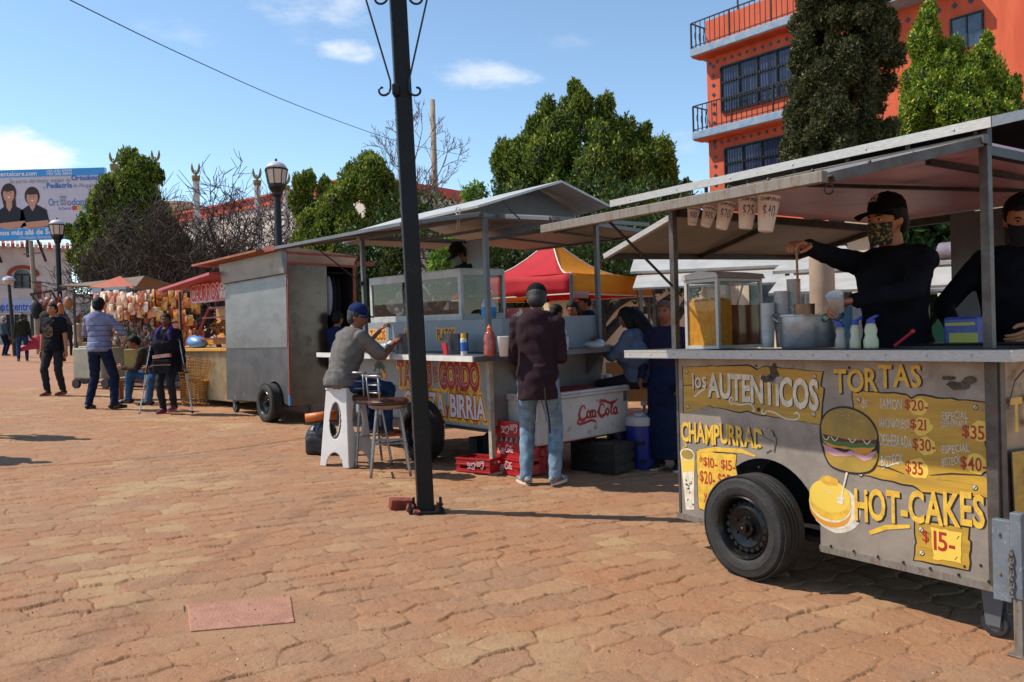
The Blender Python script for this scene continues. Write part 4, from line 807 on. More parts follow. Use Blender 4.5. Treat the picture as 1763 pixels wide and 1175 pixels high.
w=MB(); w.bar((.95,.05,RZ-.008),(1.6,WA-.05,RZ-.008),.02); w.bar((LA-.3,.05,RZ-.01),(LA-.3,WA-.05,RZ-.01),.025); w.build('ceiling_batten',mdark,A)
q0=Vector((-.12,-.45,1.84)); q1=Vector((0,-.02,1.42)); w=MB(); w.tube([q0,q1],.009,8); w.build('brace',mdark,A)
# roof: fascia, sheets
e0=on(FA,1050,357,1,-.06); e1=on(FA,1706,219,1,-.06); RL,RR=e0.x,e1.x; zr0,zr1=e0.z,e1.z
def rz_(x): return zr0+(zr1-zr0)*(x-RL)/(RR-RL)
w=MB(); rY=1.05; rH=.26; bY=WA+.08
w.add([(RL,-.06,zr0),(RR,-.06,zr1),(RR,-.06,zr1+.045),(RL,-.06,zr0+.045),(RL,-.05,zr0),(RR,-.05,zr1),(RR,-.05,zr1+.045),(RL,-.05,zr0+.045)],[(0,1,2,3),(5,4,7,6),(0,4,5,1),(3,2,6,7),(0,3,7,4),(1,5,6,2)])
for x in np.arange(RL+.2,RR,.42): w.lathe([(.006,0),(.004,.004),(.001,.005)],8,0,frame((1,0,0),(0,0,1),(0,-1,0),(x,-.06,rz_(x)+.02)))
for sx in (RR,RL): 
    w.add([(sx-.004,-.06,rz_(sx)),(sx+.004,-.06,rz_(sx)),(sx+.004,-.06,rz_(sx)+.045),(sx-.004,-.06,rz_(sx)+.045)]+[(sx-.004,rY,rz_(sx)+rH),(sx+.004,rY,rz_(sx)+rH),(sx+.004,rY,rz_(sx)+rH+.045),(sx-.004,rY,rz_(sx)+rH+.045)]+[(sx-.004,bY,rz_(sx)),(sx+.004,bY,rz_(sx)),(sx+.004,bY,rz_(sx)+.045),(sx-.004,bY,rz_(sx)+.045)],[(0,1,5,4),(1,2,6,5),(2,3,7,6),(3,0,4,7),(4,5,9,8),(5,6,10,9),(6,7,11,10),(7,4,8,11)])
w.build('roof_fascia',mal,A)
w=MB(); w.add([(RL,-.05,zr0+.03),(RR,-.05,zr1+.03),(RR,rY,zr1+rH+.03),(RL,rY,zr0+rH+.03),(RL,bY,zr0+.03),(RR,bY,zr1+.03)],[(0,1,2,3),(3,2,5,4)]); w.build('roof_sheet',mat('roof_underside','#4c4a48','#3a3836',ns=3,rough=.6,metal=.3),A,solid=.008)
w=MB()
for x in np.arange(.0,LA,.31): w.bar((x,-.03,RZ+.05),(x,-.03,rz_(x)+.02),.015)
w.bar((LA-.02,0,RZ),(LA-.02,0,rz_(LA)+.05),.04); w.build('roof_stays',mdark,A)
# left flap propped open
f0=on(FA,1042,437,1,0.); f1=on(FA,1372,440,1,WA); hz=RZ-.03
w=MB(); a_=Vector((0,0,hz)); b_=Vector((0,WA,hz)); c_=Vector((f1.x,WA,f1.z)); d_=Vector((f0.x,0,f0.z))
w.add([a_,b_,c_,d_],[(0,1,2,3)]); w.build('side_flap',minner,A,solid=.006)
w=MB(); dn=Vector((0,0,-.02))
w.bar(a_+dn,d_+dn,.035,0); w.bar(c_+dn,d_+dn,.035,1); w.bar(b_+dn,c_+dn,.035,1); m1=a_.lerp(b_,.45); m2=d_.lerp(c_,.45); w.bar(m1+dn,m2+dn,.03,1)
w.build('flap_frame',[mal,mdark],A)
# rear door panel + post
w=MB(); w.bx((.62,WA-.02,HA),(.98,WA,RZ)); w.build('rear_panel',mst2,A); post(A,1.02,WA-.03,0,RZ,.025,mdark)
# light right-rear prop
w=MB(); w.bar((LA-.05,WA,RZ-.1),(1.2,WA+.9,RZ+.0),.03); w.bar((LA-.25,.9,RZ-.05),(LA+.2,-.1+.3,RZ-.4),.018); w.build('prop_bar',mal,A)
# wheel, caster, jack leg
wT=thing('wheel',None,None); wT.parent=A; wheel(wT,(wx,-.215+.095,wz-.006),.555,.185)
w=MB(); w.prism([(wx+.34*math.cos(a),wz+.34*math.sin(a)) for a in np.linspace(0,PI,20)]+[(wx-.34,-.02),(wx+.34,-.02)],-.3,-.29,PF); w.build('wheel_well',mat('well_black','#0b0a09',rough=.9),A)
cq=on(FA,1715,1066,1,.1); cg=zg(FA,cq.x,.1); caster(A,(cq.x,.1,cg+.062),.125,.04,-.03)
g_=on(FA,1690,1035,1,.08)
b0=on(FA,1711,889,1,-.06); b1=on(FA,1763,1018,1,-.06)
w=MB(); w.bx((LA+.0,-.062,-.045),(LA+.075,-.024,.30)); w.bx((LA+.078,-.075,-.02),(LA+.125,-.03,.34)); w.build('bracket_tube',mat('blue_grey_paint','#686e74','#5a6068',ns=9,rough=.5,c3='#96918a',n3=40),A,bevel=.004)
gl=zg(FA,LA+.1,-.05)
w=MB(); w.bx((LA+.083,-.07,gl),(LA+.118,-.035,-.021)); w.bx((LA+.06,-.09,gl),(LA+.14,-.015,gl+.006)); w.build('jack_leg',mrust,A,bevel=.002)
w=MB()
for k in range(7): w.tube([(LA+.085+.010*math.cos(a)*(1 if k%2 else .3),-.08+.010*math.cos(a)*(.3 if k%2 else 1)-.004,.17-k*.026+.017*math.sin(a)) for a in np.linspace(0,2*PI,9)],.0035,5)
w.lathe([(.009,0),(.006,.01)],6,0,PF@TR((LA+.03,.24,.062))); w.lathe([(.009,0),(.006,.006)],8,0,PF@TR((LA+.03,.07,.062))); w.build('chain',mrust,A)
# ------------------------------------------------------------------ cart B (taco)
B=thing('taco_cart','pale grey taco cart with red and yellow lettering behind the black post','food cart',M=FB)
mbp=mat('pale_grey_paint','#8d9092','#808386',ns=3,rough=.5,c3='#8d8a85',n3=6); mbp2=mat('beige_grey_panel','#7c7470','#6e6763',ns=3,rough=.5)
LB,HB,WB=2.15,.665,1.5; bl_=-.35
bq=on(FB,716,752,1,-.16); bx_,bz_=bq.x,bq.z
w=MB(); ar=[(bx_+.32*math.cos(a),max(bz_+.32*math.sin(a),0)) for a in np.linspace(0,PI,18)]
w.prism([(bl_,0)]+ar[::-1]+[(LB,0),(LB,HB),(bl_,HB)],-.012,0,PF); w.build('front_panel',mbp,B)
w=MB(); w.bx((LB-.012,.013,0),(LB,WB,HB)); w.bx((bl_,.013,0),(bl_+.012,WB,HB)); w.bx((bl_,WB,0),(LB,WB+.012,HB)); w.build('end_panel',mbp2,B)
w=MB(); w.bx((bl_,.01,.0),(LB,WB,.03)); w.bx((bl_,-.015,-.03),(bx_-.32,.02,.0)); w.bx((bx_+.32,-.015,-.03),(LB,.02,.0)); w.build('chassis_rail',mdark,B)
w=MB(); w.bx((-.47,-.415,HB),(2.45,-.4,HB+.05)); w.build('counter_lip',mat('white_edge','#d3d0ca','#c4c0b8',ns=10,rough=.5),B)
w=MB(); w.bx((-.47,-.3995,HB+.004),(LB+.3,.2,HB+.042)); w.bx((LB,.2,HB+.004),(LB+.3,1.66,HB+.042)); w.bx((LB+.3005,-.4,HB-.004),(LB+.315,1.66,HB+.045))
w.build('counter',mst2,B)
w=MB(); 
for y in (.35,1.3): w.prism([(LB+.001,HB),(LB+.25,HB),(LB+.001,HB-.25)],0,.01,frame((1,0,0),(0,0,1),(0,-1,0),(0,y,0)))
w.build('counter_bracket',mst2,B)
HZ=HB+.045
w=MB(); w.bx((bl_-.06,.2,HZ),(LB-.02,.22,1.03)); w.bx((LB-.04,.2205,HZ),(LB-.02,1.55,1.03)); w.bx((bl_-.06,.2205,HZ),(bl_-.04,1.5,1.03)); w.build('riser_panel',mbp,B)
for x,y in ((-.06,0),(LB,.02),(LB,WB),(-.02,WB)): post(B,x,y,HZ,2.0,.022,mst2)
p_=on(FB,866,770,1,0.); w=MB(); gl=zg(FB,LB+.02,.0); w.bx((LB-.01,-.02,gl+.02),(LB+.035,.025,HB-.01)); w.bx((LB-.06,-.06,gl),(LB+.08,.08,gl+.02)); w.build('support_leg',mat('leg_beige','#b0a68f','#96897a',ns=9,rough=.6),B)
# lettering
BM=[mat('sign_red','#9c1b17',rough=.5),mat('sign_yellow','#dba81f',rough=.5),mat('sign_white','#c8c2c4',rough=.5),mat('sign_green','#1f4a33',rough=.5),mat('sign_orange','#d0702a',rough=.5),mat('sign_blue2','#2b6fa8',rough=.5),mat('sign_black','#151515',rough=.5)]
w=MB()
def halo(t_,u0,u1,v0,v1,fill,**k):
    write(w,t_,PF,u0,u1,v0,v1,.0015,1,bold=.17,**k); write(w,t_,PF,u0,u1,v0,v1,.0025,0,bold=.075,**k)
    if fill!=0: write(w,t_,PF,u0,u1,v0,v1,.0032,fill,bold=.03,**k)
    else: write(w,t_,PF,u0+.004,u1-.006,v0+.02,v1-.02,.0034,2,bold=-.035,**k)
halo('TACOS',.59,1.21,.37,.615,0); halo('GORDO',1.36,2.0,.365,.61,0)
write(w,'EL',PF,1.25,1.32,.50,.56,.002,0,bold=.02,slope=.15)
for k in range(3): stroke(w,[(1.25,.40+k*.035),(1.33,.435+k*.035)],.012,PF,.002,0)
halo('CABEZA',.70,1.42,.085,.295,2); halo('BIRRIA',1.53,2.08,.085,.295,2); write(w,'y',PF,1.45,1.50,.10,.23,.003,0,bold=.03)
for (t_,a,b) in (('TACOS',-.30,.03),('MENUDO',.45,.8),('PLATOS',1.06,1.36)): 
    T2=frame((1,0,0),(0,0,1),(0,-1,0),(0,.2,0)); w.flat(jag([(a-.02,.815),(b+.02,.815),(b+.02,.955),(a-.02,.955)],.006,.05,3),.001,T2,1); write(w,t_,T2,a,b,.83,.94,.002,0,bold=.04)
stroke(w,spline([(.2,.28),(.22,.38),(.2,.46),(.21,.53)],4),[.012]*13,PF,.002,6)
for a in (20,60,110,150,190,-20): stroke(w,spline([(.21,.53),(.21+.06*math.cos(R(a)),.54+.05*math.sin(R(a))+.01),(.21+.12*math.cos(R(a)),.53+.08*math.sin(R(a))-.03)],4),[.012,.03,.006] if False else .028,PF,.003,3)
w.flat(circ(.3,.46,.05,.06,16),.002,PF,4); w.flat(circ(.3,.46,.03,.04,16),.003,PF,1)
for k in range(3): stroke(w,[(.02,.36+k*.03),(.14,.40+k*.03)],.012,PF,.002,4)
for i,ch in enumerate('Michoac'): write(w,ch,PF,.30+i*.035,.33+i*.035,.30,.38,.003,(0,0,5,5,1,4,3)[i],bold=.04)
w.flat(circ(.28,.03,.05,.04,12),.002,PF,4); w.flat(circ(.23,.02,.03,.03,12),.0025,PF,5)
w.build('painted_lettering',BM,B)
# showcase
s0,s1,sy0,sy1,sz0,sz1=-.38,1.42,.26,.85,1.03,1.545
w=MB(); e_=.035
for x in (s0,s1-e_*1.4): 
    for y in (sy0,sy1-e_): w.bx((x,y,sz0),(x+e_*1.4,y+e_,sz1))
w.bx((.55,sy0,sz0+.06),(.6,sy0+e_,sz1-.07))
for y in (sy0,sy1-e_): w.bx((s0+e_*1.4,y+.001,sz0),(s1-e_*1.4,y+e_-.001,sz0+.065)); w.bx((s0+e_*1.4,y+.001,sz1-.075),(s1-e_*1.4,y+e_-.001,sz1))
for x in (s0,s1-e_): w.bx((x+.001,sy0+e_,sz0),(x+e_-.001,sy1-e_,sz0+.06)); w.bx((x+.001,sy0+e_,sz1-.06),(x+e_-.001,sy1-e_,sz1))
w.bx((s0,sy0,sz1),(s1,sy1,sz1+.012)); w.bx((s0-.01,sy0-.01,sz0-.02),(s1+.01,sy1+.01,sz0)); 
SH=w.build('showcase_frame',mwhite,B,bevel=.003)
gl_=mat('clear_glass','#0c0e10',rough=.02,spec=1.,alpha=.32)
w=MB(); w.bx((s0+.05,sy0+.012,sz0+.065),(s1-.05,sy0+.016,sz1-.075)); w.bx((s1-.02,sy0+e_,sz0+.06),(s1-.016,sy1-e_,sz1-.06)); w.build('glass',gl_,SH)
# roof of B
def Bq(px,py,y): return on(FB,px,py,1,y)
rL,rR,ro,rzz=-.70,LB+.07,.11,2.06; ry,rrz,by_,bzz=.96,2.37,1.64,2.17
mrfB=mat('white_roof_sheet','#b7b5b2','#a5a29e',ns=4,rough=.5,metal=.1,c3='#96908a',n3=5)
w=MB(); fl=lambda x:(x-rR)*.012
w.add([(rL,-ro,rzz+fl(rL)),(rR,-ro,rzz),(rR,ry,rrz),(rL,ry,rrz+fl(rL)),(rL,by_+.5,bzz-.1+fl(rL)),(rR,by_,bzz)],[(0,1,2,3),(3,2,5,4)]); w.build('roof_sheet',mrfB,B,solid=.022)
w=MB(); w.bx((-.08,-.02,1.97),(LB+.04,.025,2.01)); w.bx((-.08,WB-.02,1.97),(LB+.04,WB+.02,2.01)); w.bx((LB-.02,.025,1.97),(LB+.03,WB-.02,2.005)); w.bx((-.08,.025,1.97),(-.03,WB-.02,2.005)); w.bar((0,.75,1.99),(LB,.75,1.99),.03); w.build('top_frame',mst2,B)
w=MB(); w.add([(LB-.3,0.03,2.01),(LB-.3,WB-.03,2.01),(LB-.3,WB-.05,2.16),(LB-.3,ry,rrz-.02),(LB-.3,.0,2.04)],[(0,1,2,3,4)]); w.build('gable_panel',mat('gable_grey','#55585c','#4a4d51',ns=3,rough=.6),B,solid=.006)  # darker than the cart paint: shade under the roof put into the grey
w=MB(); w.add([(-.70,-.12,2.02),(.35,-.13,2.03),(.35,.9,2.1),(-.7,.9,2.06)],[(0,1,2,3)]) if False else None
# flaps: left end, rear, right end
w=MB(); w.add([(-.66,-.75,1.925),(1.95,-.75,1.91),(LB,-.03,2.015),(-.1,-.03,2.015)],[(0,1,2,3)]); w.build('front_awning',minner,B,solid=.02)
w=MB(); w.bar((-.68,-.76,1.915),(1.95,-.76,1.90),.032); w.bar((1.95,-.75,1.90),(LB,-.05,1.995),.03); w.bar((-.66,-.75,1.905),(-.1,-.05,1.99),.03); w.bar((.7,-.75,1.90),(.8,-.05,1.99),.025); w.build('awning_frame',mst2,B)
w=MB(); w.add([(-.7,.1,2.0),(-.1,.1,2.02),(-.1,1.5,2.02),(-.7,1.5,1.97)],[(0,1,2,3)]); w.build('side_flap',minner,B,solid=.02)
w=MB(); w.add([(-.1,WB,1.99),(LB,WB,1.99),(LB,WB+1.0,1.93),(-.1,WB+1.0,1.93)],[(0,1,2,3)]); w.build('rear_flap',minner,B,solid=.02)
w=MB(); w.bar((-.1,WB+1,1.92),(LB,WB+1,1.92),.04); w.bar((.7,WB,1.975),(.7,WB+1,1.915),.03); w.bar((1.5,WB,1.975),(1.5,WB+1,1.915),.03); w.bar((LB,WB,1.975),(LB,WB+1,1.915),.035); w.build('flap_frame',mst2,B)
w=MB(); w.add([(LB+.05,.15,2.0),(LB+.05,1.45,2.0),(LB+.75,1.45,1.9),(LB+.75,.15,1.9)],[(0,1,2,3)]); w.build('side_flap',minner,B,solid=.02)
w=MB(); w.bar((LB+.75,.15,1.89),(LB+.75,1.45,1.89),.035); w.bar((LB+.05,.8,1.985),(LB+.75,.8,1.885),.025); w.bar((LB+.05,.15,1.985),(LB+.75,.15,1.885),.03); w.build('flap_frame',mst2,B)
w=MB(); a_=Vector((-.4,-.45,1.94)); b_=Vector((-.06,-.02,1.48)); w.tube([a_,b_],.008,6); w.ell(b_,.03,n=8); w.build('tie_rope',mat('rope_navy','#1c2238',rough=.8),B)
for px,py in ((790,364),):
    q=Bq(px,py,-.13); w=MB(); w.tube([(q.x+.035*math.cos(a),-.14,q.z+.035*math.sin(a)) for a in np.linspace(0,2*PI,14)],.005,5); w.tube([(q.x,-.14,q.z-.03),(q.x-.04,-.14,q.z-.17)],.005,5); w.tube([(q.x+.03,-.14,q.z-.03),(q.x-.0,-.14,q.z-.15)],.005,5); w.build('roof_latch',mal,B)
w=MB(); q=Bq(866,345,-.12); w.tube([(q.x,-.13,q.z),(q.x+.03,-.05,q.z-.1),(q.x+.08,.0,q.z-.17)],.007,5); w.build('chain',mdark,B)
w=MB(); xa_=Bq(806,440,WB-.2).x; xb_=Bq(838,440,WB-.2).x; w.bx((xa_,WB-.22,1.3),(xb_,WB-.2,1.97)); w.build('rear_panel',mbp,B)
wT=thing('wheel',None,None); wT.parent=B; gg=zg(FB,bx_,-.1); wheel(wT,(bx_,-.09,gg+.3),.6,.19,n=40)
# clutter under cart B
# ------------------------------------------------------------------ cart C (steel box)
C=thing('steel_cart','closed grey sheet steel cart with open end door, left of the taco cart','cart',M=FC)
LC,HC,WC=2.19,2.10,1.07
mc1=mat('sheet_steel_upper','#8b8884','#7e7b77',ns=2,rough=.48,metal=.65,st=(1,1,3),c3='#736d66',n3=3); mc2=mat('sheet_steel_lower','#6d6b6c','#5c5a5a',ns=3,rough=.45,metal=.65,c3='#8a7f72',n3=5)
mc3=mat('sheet_steel_end','#6e655d','#5d544d',ns=2.5,rough=.3,metal=.8,c3='#514943',n3=3); mbr=mat('red_brown_trim','#7a3323','#8f4029',ns=9,rough=.6,c3='#5c2a1e',n3=9)
wq=on(FC,466,692,1,-.06); wxC=wq.x
gw=zg(FC,wxC,-.05); zc=gw+.27
w=MB(); ar=[(wxC+.3*math.cos(a),max(zc+.3*math.sin(a),0)) for a in np.linspace(0,PI,18)]
w.prism([(0,0)]+ar[::-1]+[(LC,0),(LC,.79),(0,.79)],-.012,0,PF); w.build('lower_panel',mc2,C)
w=MB(); w.bx((.03,-.014,.805),(LC-.02,.0,1.80)); w.build('serving_hatch',mc1,C,bevel=.004)
w=MB(); w.bx((.0,.0005,.79),(LC,.01,1.95)); w.build('front_panel',mc1,C)
w=MB(); w.add([(0,-.25,1.93),(LC,-.25,1.93),(LC,-.02,1.78),(0,-.02,1.78)],[(0,1,2,3)]) if False else w.prism([(0,1.82),(-.05,1.83),(-.1,2.13),(0,2.13)],-LC,0,frame((0,1,0),(0,0,1),(1,0,0),(LC,0,0))); w.build('canopy_fascia',mc1,C)
w=MB(); w.bx((-.55,-.32,2.135),(LC-.3,WC+.02,2.165)); w.build('roof_board',mat('roof_board_orange','#9a5a35','#7d4529',ns=5,rough=.7),C)
w=MB(); w.bx((LC-.298,-.2,2.13),(LC+.02,-.005,2.2)); w.bx((LC-.02,0,2.10),(LC+.02,WC+.03,2.13)); w.bx((LC-.0,0,1.955),(LC+.012,WC,1.99)); w.bx((LC-.012,-.006,.0),(LC+.012,.012,1.955)); w.bx((LC-.0,WC-.05,.8),(LC+.012,WC,1.955)); w.bx((LC-.1,WC,2.0),(LC+.04,WC+.3,2.05)); w.build('red_trim',mbr,C)
w=MB(); w.bx((LC-.01,.013,1.99),(LC+.004,WC,2.36) if False else (LC+.004,WC,2.10)); w.add([(LC+.005,0,1.99),(LC+.005,WC,1.99),(LC+.005,WC,2.13),(LC+.005,0,2.2)],[(0,1,2,3)]); w.build('header_panel',mat('copper_steel','#8f6a54','#7a5a4a',ns=3,rough=.35,metal=.7),C)
w=MB(); w.bx((LC-.01,.0125,.0),(LC,.6,1.955)); w.bx((LC-.01,.6,.0),(LC,WC,.79)); w.build('end_panel',mc3,C)
w=MB(); w.bx((0,WC-.01,0),(LC-.01,WC,2.1)); w.bx((0,.013,0),(.01,WC-.01,2.1)); w.bx((.01,.013,0),(LC-.01,WC-.01,.02)); w.bx((.01,.013,2.08),(LC-.01,WC-.01,2.1)); w.build('shell',mdark,C)
w=MB(); 
for i,(y,h_,c_) in enumerate(((.66,.75,0),(.76,.6,1),(.86,.7,2),(.97,.66,2))): w.ell((LC-.2-.05*i,y,1.85-h_/2),(.07,.055,h_/2),n=12,mi=c_)
w.bar((LC-.15,.62,1.88),(LC-.15,1.02,1.88),.02,2); w.build('hanging_clothes',[mat('cloth_grey','#6b6f78',rough=.9),mat('cloth_pale','#a5a6ad',rough=.9),mat('cloth_black','#14151a',rough=.9)],C,smooth=True)
w=MB(); w.bx((LC-.011,-.008,0),(LC+.014,.016,.14)); w.build('blue_tape',mat('blue_tape','#3c83b8',rough=.6),C)
wT=thing('wheel',None,None); wT.parent=C; wheel(wT,(wxC,-.075,zc),.54,.17,n=40)
q=on(FC,404,706,1,.05); gq=zg(FC,q.x,.05); caster(C,(q.x,.08,gq+.085),.17,.05,.0); q=on(FC,515,706,0,LC-.15); caster(C,(LC-.15,.35,zg(FC,LC-.15,.35)+.07),.14,.05,.0); caster(C,(LC-.15,WC-.1,zg(FC,LC-.15,WC)+.09),.18,.05,.0)
# ================================================================== people
def skin(nm,h): return mat('skin_'+nm,h,rough=.5,spec=.35,sub=.15,bump=.06,bs=150)
SK={'tan':skin('tan','#a8714f'),'brown':skin('brown','#86523a'),'dark':skin('dark','#6b4130'),'light':skin('light','#bf8a6a')}
def cloth(nm,h,h2=None,b=.35,bs=16,rough=.9): return mat('cloth_'+nm,h,h2 or h,ns=9,rough=rough,bump=b,bs=bs,spec=.15)
mhair=mat('hair_black','#080706','#120e0c',ns=40,rough=.6,spec=.2,bump=.4,bs=120,st=(1,1,.2)); mhairb=mat('hair_brown','#6a3d20','#4d2b17',ns=30,rough=.5,bump=.4,bs=90,st=(1,1,.2)); mhairg=mat('hair_grey','#2e2b29','#1c1a18',ns=40,rough=.6,bump=.4,bs=120)
def capsule(mb,a,b,ra,rb,n=14,flat=1.,T=None):
    a=Vector(a);b=Vector(b); d=b-a; L=d.length
    if L<1e-6: mb.ell(a,ra); return
    d.normalize(); P=[];r=[]
    for t_ in (-.98,-.8,-.45,0): P.append(a+d*ra*t_); r.append(ra*math.sqrt(max(1-t_*t_,.02)))
    for t_ in (.33,.66): P.append(a.lerp(b,t_)); r.append(ra+(rb-ra)*t_)
    for t_ in (0,.45,.8,.98): P.append(b+d*rb*t_); r.append(rb*math.sqrt(max(1-t_*t_,.02)))
    mb.tube(P,r,n)
def remesh(mb,vox,smooth=4,name='tmp'):
    me=bpy.data.meshes.new(name); me.from_pydata(np.concatenate(mb.V).tolist(),[],mb.Fc); me.update()
    o=bpy.data.objects.new(name,me); COL.objects.link(o)
    r=o.modifiers.new('r','REMESH'); r.mode='VOXEL'; r.voxel_size=vox; r.use_smooth_shade=True
    if smooth: q=o.modifiers.new('s','SMOOTH'); q.factor=.5; q.iterations=smooth
    dg=bpy.context.evaluated_depsgraph_get(); dg.update(); m2=bpy.data.meshes.new_from_object(o.evaluated_get(dg)); bpy.data.objects.remove(o); bpy.data.meshes.remove(me)
    return m2
def addmesh(mb,me,mi=0):
    n=len(me.vertices); v=np.empty(n*3); me.vertices.foreach_get('co',v); mb.add(v.reshape(-1,3),[tuple(p.vertices) for p in me.polygons],mi); bpy.data.meshes.remove(me)
def ik(a,c,l1,l2,pole):
    a=Vector(a);c=Vector(c); d=c-a; L=min(max(d.length,abs(l1-l2)+.01),(l1+l2)*.999); dn=d.normalized(); c=a+dn*L
    x=(l1*l1-l2*l2+L*L)/(2*L); h=math.sqrt(max(l1*l1-x*x,0)); p=Vector(pole); p=(p-dn*p.dot(dn)); p=p.normalized() if p.length>1e-5 else dn.orthogonal().normalized()
    return a+dn*x+p*h,c
def hand(mb,wr,dirv,palm,side,curl=.5,s=1.,grip=0.):
    # wr wrist, dirv pointing along the hand, palm = palm normal, side = +1/-1 thumb side
    d=Vector(dirv).normalized(); p=Vector(palm); p=(p-d*p.dot(d)).normalized(); x=d.cross(p)*side   # x = towards the thumb
    wr=Vector(wr)
    for k,u in enumerate((-.028,-.01,.01,.028)): capsule(mb,wr+x*u*.6*s+d*.012*s,wr+(d*(.085-.004*abs(k-1.5))+x*u)*s,.0155*s,.0125*s,8)
    for k,(u,l) in enumerate(((.031,.072),(.0105,.08),(-.0105,.075),(-.03,.058))):
        b=wr+(d*.086+x*u)*s; a=curl*(.7+.12*k); cur=b; ang=0; rad=.0095*s*(1 if k<3 else .86)
        for j,f in enumerate((.42,.32,.26)):
            ang+=a*(.8 if j==0 else 1.); nd=(d*math.cos(ang)+p*math.sin(ang)); nx=cur+nd*l*f*s; capsule(mb,cur,nx,rad*(1-.1*j),rad*(.92-.1*j),8); cur=nx
    b=wr+(d*.025+x*.03)*s; t1=b+(d*.028+x*.022+p*.012)*s; t2=t1+(d*.03+x*(.008-.012*grip)+p*(.01+.014*grip))*s; t3=t2+(d*.024-x*.006*grip+p*.014*grip)*s
    capsule(mb,b,t1,.015*s,.0125*s,8); capsule(mb,t1,t2,.0115*s,.0105*s,8); capsule(mb,t2,t3,.0105*s,.0085*s,8)
def headgeo(mb,C,Rm,s=1.,fem=False):
    # sculpted head, local: +y = face forward, z up, centre at eye height-ish
    nu,nv=40,30; V=[]
    for j in range(nv+1):
        ph=PI*j/nv; 
        for i in range(nu):
            th=2*PI*i/nu; x=math.sin(ph)*math.sin(th); y=math.sin(ph)*math.cos(th); z=math.cos(ph)
            X=x*.077;Y=y*.097;Z=z*.118
            if z<0:
                k=-z; X*=1-.34*k**1.6; 
                if y>0: Y*=1-.05*k; 
                else: Y*=1-.45*k**1.3
                if y>.2: Y+=.008*k
            if y>0:                         # face relief
                def g(ax,az,wx,wz): return math.exp(-((X-ax)/wx)**2-((Z-az)/wz)**2)
                Y-=.012*(g(-.031,.006,.017,.013)+g(.031,.006,.017,.013)); Y+=.006*(g(-.03,.026,.024,.009)+g(.03,.026,.024,.009))
                Y+=.020*g(0,-.025,.0125,.018)+.011*g(0,-.005,.009,.018)+.007*g(0,-.062,.026,.008)-.003*g(0,-.052,.02,.004)+.006*g(0,-.095,.022,.014)-.004*g(0,-.078,.02,.006)
                Y+=.004*(g(-.045,-.03,.018,.02)+g(.045,-.03,.018,.02))
            V.append((X*s,Y*s,Z*s))
    T=Rm.to_4x4(); T.translation=C
    F=[(j*nu+i,(j+1)*nu+i,(j+1)*nu+(i+1)%nu,j*nu+(i+1)%nu) for j in range(nv) for i in range(nu)]
    mb.add(V,F,0,T)
    for e in(-1,1): mb.ell((e*.078*s,-.008*s,-.012*s),(.012*s,.02*s,.031*s),(0,0,e*.35),10,0,T)
